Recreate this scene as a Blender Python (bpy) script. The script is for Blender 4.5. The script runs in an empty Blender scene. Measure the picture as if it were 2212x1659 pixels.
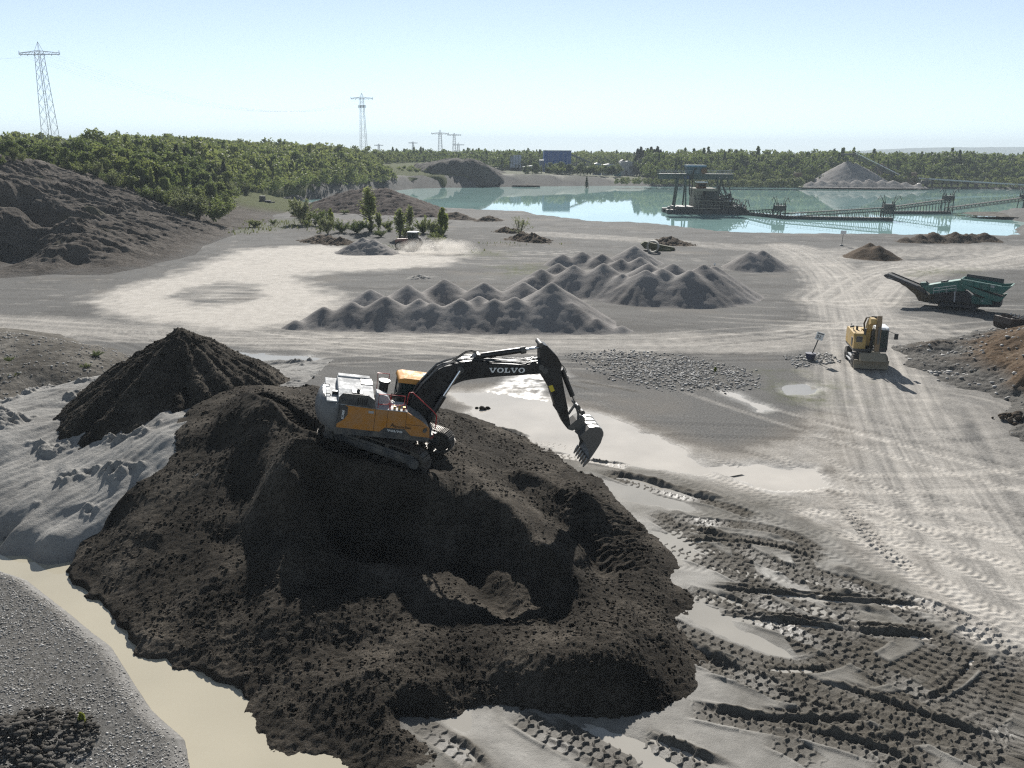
import bpy, math, random
import numpy as np
from mathutils import Vector, Matrix

random.seed(7)
rng = np.random.default_rng(11)
scene = bpy.context.scene
COL = scene.collection
R = math.radians

# ------------------------------------------------------------------ camera
CAM_H, FPX, CXP, CYP = 16.0, 1790.0, 1106.0, 829.5      # measured on the 2212 px wide photograph
PITCH, ROLL = R(15.71), 0.008
cam_d = bpy.data.cameras.new("camera")
cam = bpy.data.objects.new("camera", cam_d)
COL.objects.link(cam)
cam_d.sensor_fit = 'HORIZONTAL'
cam_d.angle_x = 2 * math.atan(CXP / FPX)
cam_d.clip_start, cam_d.clip_end = 0.5, 20000
CAM_R = Matrix.Rotation(R(90) - PITCH, 3, 'X') @ Matrix.Rotation(ROLL, 3, 'Z')
cam.matrix_world = Matrix.Translation((0, 0, CAM_H)) @ CAM_R.to_4x4()
scene.camera = cam

# ------------------------------------------------------------------ world, sun, exposure
SUN_EL, SUN_AZ = R(31.5), R(-0.5)           # azimuth measured from +Y towards +X
world = bpy.data.worlds.new("World")
scene.world = world
world.use_nodes = True
wn = world.node_tree
bg = wn.nodes["Background"]
sky = wn.nodes.new("ShaderNodeTexSky")
sky.sky_type = 'NISHITA'
sky.sun_disc = False
sky.sun_elevation = SUN_EL
sky.sun_rotation = SUN_AZ
sky.altitude = 200
sky.air_density = 0.6
sky.dust_density = 0.0
sky.ozone_density = 4.0
hsv = wn.nodes.new("ShaderNodeHueSaturation")
hsv.inputs['Saturation'].default_value = 0.56
hsv.inputs['Hue'].default_value = 0.484
hsv.inputs['Value'].default_value = 1.08
wn.links.new(sky.outputs[0], hsv.inputs['Color'])
wn.links.new(hsv.outputs[0], bg.inputs[0])
bg.inputs[1].default_value = 0.063
sun_d = bpy.data.lights.new("sun", 'SUN')
sun_d.energy = 4.8
sun_d.angle = R(0.53)
sun_d.color = (1.0, 0.965, 0.905)
sun = bpy.data.objects.new("sun", sun_d)
COL.objects.link(sun)
sdir = Vector((math.sin(SUN_AZ) * math.cos(SUN_EL), math.cos(SUN_AZ) * math.cos(SUN_EL), math.sin(SUN_EL)))
sun.rotation_euler = sdir.to_track_quat('Z', 'Y').to_euler()
sun.location = (0, 60, 60)
vs = scene.view_settings
vs.view_transform = 'Standard'
vs.look = 'None'
vs.gamma = 1.0
vs.exposure = 0.92
scene.cycles.max_bounces = 6
scene.cycles.diffuse_bounces = 3
scene.cycles.glossy_bounces = 3
scene.cycles.transparent_max_bounces = 8
scene.cycles.volume_bounces = 0
scene.cycles.use_denoising = False
scene.cycles.pixel_filter_type = 'BLACKMAN_HARRIS'
scene.cycles.filter_width = 1.25
scene.cycles.sample_clamp_indirect = 4.0

# ------------------------------------------------------------------ measuring helpers
def ray(u, v):
    d = CAM_R @ Vector(((u - CXP) / FPX, -(v - CYP) / FPX, -1.0))
    return d

def G(u, v, z=0.0):
    """point of the level z seen at photo position (u, v)"""
    d = ray(u, v)
    t = (z - CAM_H) / d.z
    return Vector((d.x * t, d.y * t, z))

def PY(u, v, Y):
    """point at world distance Y seen at photo position (u, v)"""
    d = ray(u, v)
    t = Y / d.y
    return Vector((d.x * t, Y, CAM_H + d.z * t))

def cone_at(u, v, vb, slope=0.62, zb=0.0):
    """peak of a heap whose near toe is seen at row vb"""
    yb = G(u, vb, zb).y
    h = 2.0
    for _ in range(30):
        h = PY(u, v, yb + h / slope).z - zb
        h = max(h, 0.1)
    p = PY(u, v, yb + h / slope)
    return (p.x, p.y, p.z)

# ------------------------------------------------------------------ numpy noise
def _hash(ix, iy, seed):
    h = (ix.astype(np.int64) * 374761393 + iy.astype(np.int64) * 668265263 + seed * 974711) & 0xFFFFFFFF
    h = ((h ^ (h >> 13)) * 1274126177) & 0xFFFFFFFF
    h = (h ^ (h >> 16)) & 0xFFFFFFFF
    return h.astype(np.float64) / 4294967295.0

def noise2(x, y, seed=0):
    x = np.asarray(x, float); y = np.asarray(y, float)
    ix = np.floor(x); iy = np.floor(y)
    fx = x - ix; fy = y - iy
    ux = fx * fx * fx * (fx * (fx * 6 - 15) + 10); uy = fy * fy * fy * (fy * (fy * 6 - 15) + 10)
    def g(dx, dy):
        a = _hash(ix + dx, iy + dy, seed) * 2 * math.pi
        return np.cos(a) * (fx - dx) + np.sin(a) * (fy - dy)
    a = g(0, 0); b = g(1, 0); c = g(0, 1); d = g(1, 1)
    return ((a + (b - a) * ux) * (1 - uy) + (c + (d - c) * ux) * uy) * 1.5

def fbm(x, y, octv=4, seed=0, gain=0.5, lac=2.03):
    s = 0; a = 1.0; t = 0
    for i in range(octv):
        s = s + a * noise2(x, y, seed + i * 17)
        t += a
        x = x * lac + 13.7; y = y * lac - 7.1; a *= gain
    return s / t

def ridged(x, y, octv=4, seed=0):
    s = 0; a = 1.0; t = 0
    for i in range(octv):
        s = s + a * (1 - np.abs(noise2(x, y, seed + i * 31)) * 2)
        t += a
        x = x * 2.1 + 3.1; y = y * 2.1 + 9.2; a *= 0.5
    return s / t

def sstep(a, b, x):
    t = np.clip((x - a) / (b - a), 0, 1)
    return t * t * (3 - 2 * t)

def rbf(pts):
    """height field through control points (x, y, z), linear kernel"""
    P = np.array([(p[0], p[1]) for p in pts], float)
    Z = np.array([p[2] for p in pts], float)
    n = len(P)
    D = np.hypot(P[:, None, 0] - P[None, :, 0], P[:, None, 1] - P[None, :, 1])
    D = np.sqrt(D * D + 0.3)
    A = np.zeros((n + 1, n + 1)); A[:n, :n] = -D + np.eye(n) * 1e-4; A[:n, n] = 1; A[n, :n] = 1
    w = np.linalg.solve(A, np.append(Z, 0))
    def fn(x, y):
        sh = np.shape(x); x = np.ravel(x); y = np.ravel(y)
        out = np.empty(len(x))
        for s in range(0, len(x), 60000):
            d = np.hypot(x[s:s + 60000, None] - P[None, :, 0], y[s:s + 60000, None] - P[None, :, 1])
            out[s:s + 60000] = -np.sqrt(d * d + 0.3) @ w[:n] + w[n]
        return out.reshape(sh)
    return fn

def poly_sd(x, y, poly):
    """signed distance to a closed polygon, negative inside"""
    P = np.array(poly, float)
    sh = np.shape(x); x = np.ravel(x); y = np.ravel(y)
    d2 = np.full(len(x), 1e18); ins = np.zeros(len(x), bool)
    n = len(P)
    for i in range(n):
        ax, ay = P[i]; bx, by = P[(i + 1) % n]
        ex, ey = bx - ax, by - ay
        t = np.clip(((x - ax) * ex + (y - ay) * ey) / (ex * ex + ey * ey + 1e-12), 0, 1)
        dx = x - ax - t * ex; dy = y - ay - t * ey
        d2 = np.minimum(d2, dx * dx + dy * dy)
        c = ((ay > y) != (by > y))
        with np.errstate(divide='ignore', invalid='ignore'):
            xi = (bx - ax) * (y - ay) / (by - ay) + ax
        ins ^= c & (x < xi)
    d = np.sqrt(d2)
    return np.where(ins, -d, d).reshape(sh)

def smooth_path(pts, step=0.15):
    P = [Vector(p[:2]) for p in pts]
    P = [P[0] * 2 - P[1]] + P + [P[-1] * 2 - P[-2]]
    out = []
    for i in range(1, len(P) - 2):
        p0, p1, p2, p3 = P[i - 1:i + 3]
        n = max(2, int((p2 - p1).length / step))
        for k in range(n):
            t = k / n
            out.append(0.5 * ((2 * p1) + (p2 - p0) * t + (2 * p0 - 5 * p1 + 4 * p2 - p3) * t * t + (3 * p1 - p0 - 3 * p2 + p3) * t ** 3))
    out.append(P[-2])
    return np.array([(p.x, p.y) for p in out])

def path_coords(x, y, path, reach):
    """indices of points within reach of a path, their side offset and run along it"""
    mn = path.min(0) - reach; mx = path.max(0) + reach
    idx = np.nonzero((x > mn[0]) & (x < mx[0]) & (y > mn[1]) & (y < mx[1]))[0]
    if len(idx) == 0:
        return idx, np.zeros(0), np.zeros(0)
    px = x[idx]; py = y[idx]
    best = np.full(len(idx), 1e9); lat = np.zeros(len(idx)); run = np.zeros(len(idx))
    s0 = 0.0
    for i in range(len(path) - 1):
        ax, ay = path[i]; ex, ey = path[i + 1] - path[i]
        L = math.hypot(ex, ey) + 1e-9
        t = np.clip(((px - ax) * ex + (py - ay) * ey) / (L * L), 0, 1)
        dx = px - ax - t * ex; dy = py - ay - t * ey
        d = dx * dx + dy * dy
        m = d < best
        best = np.where(m, d, best)
        lat = np.where(m, np.sign(ex * dy - ey * dx) * np.sqrt(d), lat)
        run = np.where(m, s0 + t * L, run)
        s0 += L
    k = best < reach * reach
    return idx[k], lat[k], run[k]

# ------------------------------------------------------------------ object helpers
def link(o, parent=None):
    COL.objects.link(o)
    if parent is not None:
        o.parent = parent
    return o

def T(o, label=None, cat=None, group=None, kind=None):
    if label: o["label"] = label
    if cat: o["category"] = cat
    if group: o["group"] = group
    if kind: o["kind"] = kind
    return o

def empty(name, loc, rz=0.0, rot=None):
    o = bpy.data.objects.new(name, None)
    o.empty_display_size = 0.5
    COL.objects.link(o)
    if rot is not None:
        o.matrix_world = Matrix.Translation(loc) @ rot.to_4x4()
    else:
        o.location = loc
        o.rotation_euler = (0, 0, rz)
    return o

def np_obj(name, V, F, mats, attrs=None, smooth=True, parent=None, fmat=None):
    """mesh object from arrays; F is (n,3) or (n,4)"""
    me = bpy.data.meshes.new(name)
    V = np.asarray(V, np.float32); F = np.asarray(F, np.int32)
    k = F.shape[1]
    me.vertices.add(len(V)); me.vertices.foreach_set("co", V.ravel())
    me.loops.add(F.size); me.loops.foreach_set("vertex_index", F.ravel())
    me.polygons.add(len(F)); me.polygons.foreach_set("loop_start", np.arange(0, F.size, k, dtype=np.int32))
    if smooth:
        me.polygons.foreach_set("use_smooth", np.ones(len(F), bool))
    for m in (mats if isinstance(mats, (list, tuple)) else [mats]):
        me.materials.append(m)
    if fmat is not None:
        me.polygons.foreach_set("material_index", np.asarray(fmat, np.int32))
    for an, av in (attrs or {}).items():
        a = me.attributes.new(an, 'FLOAT', 'POINT')
        a.data.foreach_set("value", np.asarray(av, np.float32).ravel())
    me.update(calc_edges=True)
    me.validate()
    return link(bpy.data.objects.new(name, me), parent)

def grid_faces(nr, nc):
    i = np.arange(nr - 1)[:, None] * nc + np.arange(nc - 1)[None, :]
    return np.stack([i, i + 1, i + nc + 1, i + nc], -1).reshape(-1, 4)

class MB:
    """collects shapes and links them as one mesh object"""
    def __init__(s):
        s.v = []; s.f = []; s.sm = []
    def add(s, vs, fs, smooth=False):
        b = len(s.v)
        s.v += [tuple(v) for v in vs]
        s.f += [tuple(i + b for i in f) for f in fs]
        s.sm += [smooth] * len(fs)
        return s
    def box(s, c, d, rot=None, taper=1.0):
        hx, hy, hz = d[0] / 2, d[1] / 2, d[2] / 2
        vs = []
        for z in (-1, 1):
            k = taper if z > 0 else 1.0
            for x, y in ((-1, -1), (1, -1), (1, 1), (-1, 1)):
                p = Vector((x * hx * k, y * hy * k, z * hz))
                if rot is not None: p = rot @ p
                vs.append(p + Vector(c))
        return s.add(vs, [(3, 2, 1, 0), (4, 5, 6, 7), (0, 1, 5, 4), (1, 2, 6, 5), (2, 3, 7, 6), (3, 0, 4, 7)])
    def bb(s, x0, x1, y0, y1, z0, z1):
        return s.box(((x0 + x1) / 2, (y0 + y1) / 2, (z0 + z1) / 2), (abs(x1 - x0), abs(y1 - y0), abs(z1 - z0)))
    def cyl(s, p0, p1, r0, r1=None, n=12, cap=True):
        r1 = r0 if r1 is None else r1
        p0 = Vector(p0); p1 = Vector(p1)
        q = (p1 - p0).to_track_quat('Z', 'Y')
        vs = []
        for p, r in ((p0, r0), (p1, r1)):
            for i in range(n):
                a = 2 * math.pi * i / n
                vs.append(p + q @ Vector((r * math.cos(a), r * math.sin(a), 0)))
        fs = [(i, (i + 1) % n, n + (i + 1) % n, n + i) for i in range(n)]
        s.add(vs, fs, True)
        if cap:
            s.add(vs[:n], [tuple(range(n - 1, -1, -1))]); s.add(vs[n:], [tuple(range(n))])
        return s
    def bar(s, p0, p1, w, h=None, up=(0, 0, 1)):
        h = w if h is None else h
        p0 = Vector(p0); p1 = Vector(p1); d = p1 - p0
        L = d.length
        if L < 1e-6: return s
        x = d / L; upv = Vector(up)
        if abs(x.dot(upv)) > 0.98: upv = Vector((0, 1, 0))
        y = upv.cross(x).normalized(); z = x.cross(y)
        rot = Matrix((x, y, z)).transposed()
        return s.box((p0 + p1) / 2, (L, w, h), rot)
    def tube(s, pts, r, n=6):
        pts = [Vector(p) for p in pts]
        vs = []
        for i, p in enumerate(pts):
            d = (pts[min(i + 1, len(pts) - 1)] - pts[max(i - 1, 0)])
            q = d.to_track_quat('Z', 'Y')
            for k in range(n):
                a = 2 * math.pi * k / n
                vs.append(p + q @ Vector((r * math.cos(a), r * math.sin(a), 0)))
        fs = []
        for i in range(len(pts) - 1):
            for k in range(n):
                fs.append((i * n + k, i * n + (k + 1) % n, (i + 1) * n + (k + 1) % n, (i + 1) * n + k))
        s.add(vs, fs, True)
        m = len(pts) - 1
        return s.add(vs[:n] + vs[m * n:], [tuple(range(n - 1, -1, -1)), tuple(range(n, 2 * n))])
    def prism(s, poly, y0, y1, axis='y', smooth_side=False):
        """polygon in (x, z) swept along y (or other axis pairs)"""
        n = len(poly)
        def p(a, b, t):
            return {'y': (a, t, b), 'z': (a, b, t), 'x': (t, a, b)}[axis]
        A = sum(poly[i][0] * poly[(i + 1) % n][1] - poly[(i + 1) % n][0] * poly[i][1] for i in range(n))
        if A < 0: poly = poly[::-1]
        vs = [p(a, b, y0) for a, b in poly] + [p(a, b, y1) for a, b in poly]
        flip = (axis == 'y') != (y1 < y0)
        f0 = tuple(range(n)); f1 = tuple(range(2 * n - 1, n - 1, -1))
        side = [(i, i + n, (i + 1) % n + n, (i + 1) % n) for i in range(n)]
        if not flip:
            f0 = f0[::-1]; f1 = f1[::-1]; side = [q[::-1] for q in side]
        s.add(vs, [f0, f1])
        return s.add(vs, side, smooth_side)
    def ball(s, c, r, nu=12, nv=8, sc=(1, 1, 1)):
        vs = []
        for j in range(nv + 1):
            t = math.pi * j / nv
            for i in range(nu):
                a = 2 * math.pi * i / nu
                vs.append((c[0] + r * sc[0] * math.sin(t) * math.cos(a), c[1] + r * sc[1] * math.sin(t) * math.sin(a), c[2] + r * sc[2] * math.cos(t)))
        fs = [(j * nu + i, (j + 1) * nu + i, (j + 1) * nu + (i + 1) % nu, j * nu + (i + 1) % nu) for j in range(nv) for i in range(nu)]
        return s.add(vs, fs, True)
    def build(s, name, m, parent=None, bevel=0.0, loc=None, rot=None, label=None):
        me = bpy.data.meshes.new(name)
        me.from_pydata(s.v, [], s.f)
        me.polygons.foreach_set("use_smooth", s.sm)
        me.materials.append(m)
        me.update()
        o = link(bpy.data.objects.new(name, me), parent)
        if bevel:
            b = o.modifiers.new("bevel", 'BEVEL')
            b.width = bevel; b.segments = 2; b.limit_method = 'ANGLE'; b.angle_limit = R(40)
        if loc is not None: o.location = loc
        if rot is not None: o.rotation_euler = rot
        if label: o["label"] = label
        return o

# ------------------------------------------------------------------ materials
class NT:
    def __init__(s, name):
        s.m = bpy.data.materials.new(name); s.m.use_nodes = True
        s.t = s.m.node_tree; s.n = s.t.nodes
        s.b = s.n["Principled BSDF"]; s.out = s.n["Material Output"]
    def nd(s, typ, **kw):
        n = s.n.new(typ)
        for k, v in kw.items(): setattr(n, k, v)
        return n
    def ln(s, a, b): s.t.links.new(a, b)
    def attr(s, name):
        n = s.nd("ShaderNodeAttribute", attribute_name=name)
        return n.outputs["Fac"]
    def noise(s, scale, detail=4, rough=0.55, obj=True, vec=None, dist=0.0):
        n = s.nd("ShaderNodeTexNoise")
        n.inputs["Scale"].default_value = scale; n.inputs["Detail"].default_value = detail
        n.inputs["Roughness"].default_value = rough; n.inputs["Distortion"].default_value = dist
        if vec is None:
            if not hasattr(s, "tc"): s.tc = s.nd("ShaderNodeTexCoord")
            vec = s.tc.outputs["Object"]
        s.ln(vec, n.inputs["Vector"])
        return n.outputs["Fac"]
    def ramp(s, val, stops, mode='LINEAR'):
        r = s.nd("ShaderNodeValToRGB"); r.color_ramp.interpolation = mode
        e = r.color_ramp.elements
        e[0].position, e[0].color = stops[0][0], (*stops[0][1], 1) if len(stops[0][1]) == 3 else stops[0][1]
        e[1].position, e[1].color = stops[-1][0], (*stops[-1][1], 1)
        for p, c in stops[1:-1]:
            q = e.new(p); q.color = (*c, 1)
        s.ln(val, r.inputs[0])
        return r.outputs[0]
    def mix(s, fac, a, b, mode='MIX'):
        n = s.nd("ShaderNodeMix", data_type='RGBA', blend_type=mode)
        for i, val in ((0, fac), (6, a), (7, b)):
            if isinstance(val, (int, float)): n.inputs[i].default_value = val
            elif isinstance(val, tuple): n.inputs[i].default_value = (*val, 1)
            else: s.ln(val, n.inputs[i])
        return n.outputs[2]
    def math(s, op, a, b=None, c=None, clamp=False):
        n = s.nd("ShaderNodeMath", operation=op, use_clamp=clamp)
        for i, val in enumerate((a, b, c)):
            if val is None: continue
            if isinstance(val, (int, float)): n.inputs[i].default_value = val
            else: s.ln(val, n.inputs[i])
        return n.outputs[0]
    def mapr(s, v, a, b, c=0.0, d=1.0):
        n = s.nd("ShaderNodeMapRange"); n.clamp = True
        for i, val in enumerate((a, b, c, d)): n.inputs[i + 1].default_value = val
        s.ln(v, n.inputs[0])
        return n.outputs[0]
    def bump(s, h, dist, strength=1.0, normal=None):
        n = s.nd("ShaderNodeBump"); n.inputs["Strength"].default_value = strength; n.inputs["Distance"].default_value = dist
        s.ln(h, n.inputs["Height"])
        if normal is not None: s.ln(normal, n.inputs["Normal"])
        s.ln(n.outputs[0], s.b.inputs["Normal"])
        return n.outputs[0]
    def col(s, c):
        if isinstance(c, tuple): s.b.inputs["Base Color"].default_value = (*c, 1)
        else: s.ln(c, s.b.inputs["Base Color"])
        return s
    def rough(s, r):
        if isinstance(r, (int, float)): s.b.inputs["Roughness"].default_value = r
        else: s.ln(r, s.b.inputs["Roughness"])
        return s
    def spec(s, v):
        s.b.inputs["Specular IOR Level"].default_value = v
        return s

_pc = {}
def paint(name, c, rough=0.45, metal=0.0, dirt=0.35, dirtc=(0.22, 0.19, 0.15), scale=1.6, spec=0.5):
    """painted or bare metal with dust and grime in uneven patches"""
    if name in _pc: return _pc[name]
    t = NT(name)
    n1 = t.noise(scale, 6, 0.65); n2 = t.noise(scale * 9, 4, 0.6)
    f = t.mapr(t.math('ADD', n1, t.math('MULTIPLY', n2, 0.45)), 0.62, 0.95, 0.0, dirt)
    c2 = t.mix(t.mapr(n2, 0.3, 0.7), tuple(x * 0.86 for x in c), c)
    t.col(t.mix(f, c2, dirtc))
    t.rough(t.mapr(f, 0, max(dirt, 0.01), rough, min(1.0, rough + 0.35)))
    t.b.inputs["Metallic"].default_value = metal
    t.spec(spec)
    _pc[name] = t.m
    return t.m
def soil(name, cols, grain=18.0, gb=0.03, big=0.35, wetv=0.0, clod=6.0):
    """loose earth, sand or gravel: patches, clods and grain"""
    t = NT(name)
    a = t.noise(big, 5, 0.6); b = t.noise(clod, 5, 0.65); c = t.noise(grain, 3, 0.7)
    v = t.math('ADD', t.math('MULTIPLY', a, 0.5), t.math('ADD', t.math('MULTIPLY', b, 0.25), t.math('MULTIPLY', c, 0.25)))  # tone follows the bump: sunlit clods and dark gaps are put into the colour
    t.col(t.ramp(v, [(0.36, cols[0]), (0.5, cols[1]), (0.66, cols[2])]))
    h = t.math('ADD', b, t.math('MULTIPLY', c, 0.6))
    t.bump(h, gb)
    t.rough(1.0).spec(0.06)
    return t.m
# ------------------------------------------------------------------ the lie of the land
WATER_Z = -2.0
def gp(pts, z=0.0):
    return [tuple(G(u, v, z)[:2]) for u, v in pts]
LAKE = gp([(585, 441), (640, 433), (690, 428.5), (760, 424), (800, 415), (862, 411), (900, 407), (980, 405), (1085, 403.5), (1200, 402), (1330, 401), (1430, 402),
           (1560, 402), (1740, 403.5), (1900, 405), (2000, 406.5), (2212, 409), (2500, 413), (2500, 455), (2260, 452), (2170, 459), (2140, 462), (2160, 471),
           (2215, 480), (2225, 487), (2190, 494), (2202, 506), (2240, 511), (2212, 517), (2160, 521), (2120, 522), (1960, 521), (1820, 521), (1700, 520), (1580, 515), (1520, 508),
           (1462, 500), (1380, 493), (1300, 490), (1240, 484), (1178, 477.5), (1162, 470), (1080, 465), (930, 459), (840, 456), (760, 452), (680, 448), (610, 446.5)], WATER_Z)
PALE_LOOP = gp([(1015, 553), (975, 572), (870, 582), (760, 588), (690, 592), (650, 600), (700, 622), (752, 640), (748, 655), (715, 680), (650, 700), (560, 716),
                (460, 716), (330, 702), (250, 684), (195, 658), (205, 637), (290, 612), (380, 590), (440, 565), (520, 537), (700, 528), (860, 541), (1000, 541)])
ISLAND = gp([(375, 640), (410, 622), (470, 608), (540, 612), (572, 632), (540, 655), (450, 663), (390, 655)])
MUD = gp([(1010, 895), (1100, 950), (1280, 1012), (1420, 1005), (1560, 1062), (1700, 1085), (1820, 1170), (1950, 1270), (2080, 1365), (2230, 1420), (2420, 1750),
          (840, 1750), (880, 1500), (1200, 1400), (1300, 1200), (1200, 1020), (1080, 960)])
SLUDGE = gp([(975, 842), (1060, 838), (1180, 862), (1290, 888), (1400, 930), (1500, 965), (1600, 985), (1720, 940), (1790, 900), (1820, 930), (1800, 1010), (1790, 1060), (1850, 1120),
             (1960, 1230), (2060, 1320), (1960, 1290), (1820, 1180), (1700, 1095), (1560, 1075), (1420, 1020), (1300, 1020), (1180, 985), (1060, 930)])
RIGHT_ROAD = [(2330, 1620), (2140, 1310), (2010, 1080), (1915, 890), (1868, 740), (1830, 640), (1800, 590), (1745, 550), (1700, 532)]
SWIRL = [(1830, 650), (1900, 600), (1990, 575), (2120, 570), (2250, 545)]
LOWER_ROAD = [(-200, 690), (0, 700), (200, 712), (420, 722), (700, 737), (1100, 742), (1450, 742), (1700, 735), (1840, 700)]
POND = gp([(-200, 1115), (-40, 1125), (8, 1168), (40, 1190), (100, 1200), (150, 1215), (170, 1240), (182, 1262), (235, 1290), (250, 1305), (300, 1380), (350, 1415), (440, 1428), (500, 1470),
           (560, 1500), (600, 1560), (640, 1590), (700, 1603), (745, 1600), (800, 1650), (840, 1720), (420, 1720), (400, 1605), (330, 1540), (290, 1480), (240, 1400), (150, 1330), (60, 1260), (-10, 1235), (-200, 1215)], -0.3)
PUDDLES = [("milky mud puddle spread behind the bucket of the large excavator", [(985, 850), (1060, 846), (1180, 870), (1290, 895), (1350, 918), (1430, 948), (1490, 985), (1570, 1020), (1500, 1028), (1380, 1003), (1240, 985), (1150, 955), (1080, 930), (1040, 900)], -0.035),
           ("grey wet mud pool between tyre tracks", [(1285, 1035), (1370, 1045), (1480, 1085), (1500, 1100), (1410, 1092), (1330, 1072)], -0.05),
           ("grey wet mud pool", [(1400, 1140), (1470, 1150), (1520, 1190), (1560, 1225), (1480, 1215), (1420, 1175)], -0.05),
           ("grey wet mud pool", [(1440, 1285), (1520, 1290), (1600, 1330), (1700, 1400), (1730, 1425), (1620, 1405), (1500, 1350)], -0.05),
           ("grey wet mud pool", [(1640, 1215), (1700, 1235), (1750, 1275), (1690, 1280), (1640, 1250)], -0.05),
           ("grey wet mud pool", [(1720, 1290), (1790, 1300), (1820, 1335), (1760, 1335)], -0.05),
           ("grey wet mud pool", [(960, 1545), (1060, 1530), (1160, 1590), (1260, 1659), (1300, 1700), (1120, 1700), (1030, 1620)], -0.05),
           ("grey wet mud pool", [(1180, 1560), (1260, 1550), (1400, 1600), (1500, 1665), (1380, 1660), (1270, 1610)], -0.05),
           ("small tan puddle", [(1955, 1310), (1985, 1312), (1998, 1338), (1965, 1338)], -0.04),
           ("small tan puddle", [(2020, 1390), (2060, 1395), (2085, 1420), (2040, 1418)], -0.04),
           ("pale blue puddle at the foot of the dark cone heap", [(485, 752), (560, 762), (640, 768), (690, 774), (620, 784), (560, 782), (500, 768)], -0.04),
           ("pale shallow puddle beside the cobbles", [(1695, 832), (1740, 826), (1775, 838), (1750, 852), (1705, 848)], -0.04),
           ("milky runnel of water below the cobbles", [(1560, 842), (1590, 846), (1640, 868), (1672, 882), (1640, 884), (1590, 862)], -0.04),
           ("thin milky puddles by the haul road", [(1530, 1010), (1640, 1000), (1760, 1010), (1790, 1050), (1700, 1060), (1600, 1040)], -0.045)]
PUD = [(l, gp(p), z - .004 * i) for i, (l, p, z) in enumerate(PUDDLES)]

def z4(*p): return [(1382.5 + x * .375, 1106 + y * .375) for x, y in p]
def z3(*p): return [(645.2 + x * .3889, 1013.8 + y * .3889) for x, y in p]
def z5(*p): return [(921.7 + x * .375, 783.4 + y * .375) for x, y in p]
TREADS = [z4((575, 150), (600, 300), (650, 420), (760, 560), (860, 680), (930, 760), (1000, 860)), z4((690, 230), (800, 310), (920, 380), (1020, 440)),
          z4((900, 180), (960, 320), (1040, 440), (1150, 540), (1300, 630)), z4((60, 165), (300, 250), (480, 330), (640, 410)), z4((230, 440), (400, 490), (600, 550), (740, 600)),
          z4((90, 612), (300, 700), (500, 780), (700, 850), (900, 885), (1050, 870), (1250, 790), (1420, 690)), z4((360, 850), (600, 905), (900, 965), (1200, 1080), (1500, 1180), (1800, 1275), (2260, 1420)),
          z4((520, 945), (800, 1010), (1000, 1090), (1280, 1160)), z4((240, 1125), (500, 1180), (800, 1235), (1100, 1300), (1400, 1400), (1640, 1490)),
          z4((650, 1165), (900, 1190), (1150, 1185), (1380, 1130)), z4((1230, 975), (1450, 930), (1650, 830), (1760, 750)), z4((1280, 1095), (1550, 1080), (1750, 990), (1900, 850), (1940, 760)),
          z4((1730, 1160), (1950, 1050), (2100, 900), (2160, 820)), z4((700, 1280), (900, 1370), (1080, 1490)), z4((-20, 1270), (150, 1350), (300, 1420), (460, 1495)),
          z4((1230, 1315), (1500, 1295), (1750, 1255), (2000, 1180), (2260, 1030)), z4((120, 30), (400, 60), (700, 90), (900, 150), (1060, 250)), z4((210, 165), (500, 150), (750, 180), (950, 230), (1110, 295)),
          z4((1000, 660), (1150, 700), (1330, 740)), z4((1850, 1380), (2050, 1310), (2260, 1240)), z4((1600, 1190), (1800, 1130), (2000, 1020), (2230, 880)),
          z3((640, 1400), (800, 1500), (950, 1600), (1060, 1690)), z3((1180, 1340), (1400, 1470), (1600, 1570), (1900, 1690)), z3((1340, 1395), (1550, 1480), (1750, 1590), (1950, 1690)),
          z5((480, 420), (700, 465), (900, 500)), z5((560, 520), (850, 545), (1200, 610)), z5((1000, 620), (1200, 690), (1450, 760), (1700, 820), (1920, 900)), z5((1270, 850), (1500, 940), (1720, 1010)),
          [(1960, 1470), (2060, 1400), (2130, 1330)], [(2130, 1560), (2180, 1480), (2215, 1400)], [(1820, 1090), (1900, 1180), (1990, 1240)]]
_rt = random.Random(23)
for _q in range(15):
    _u = _rt.uniform(1380, 1900); _v = _rt.uniform(1060, 1150) + (_u - 1380) * .25 + _rt.uniform(0, 420)
    _du = _rt.uniform(300, 620); _dv = _du * _rt.uniform(.18, .62); _bd = _rt.uniform(-90, 60)
    TREADS.append([(_u, _v), (_u + _du * .33, _v + _dv * .3 + _bd * .5), (_u + _du * .67, _v + _dv * .66 + _bd * .6), (_u + _du, _v + _dv)])
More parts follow.
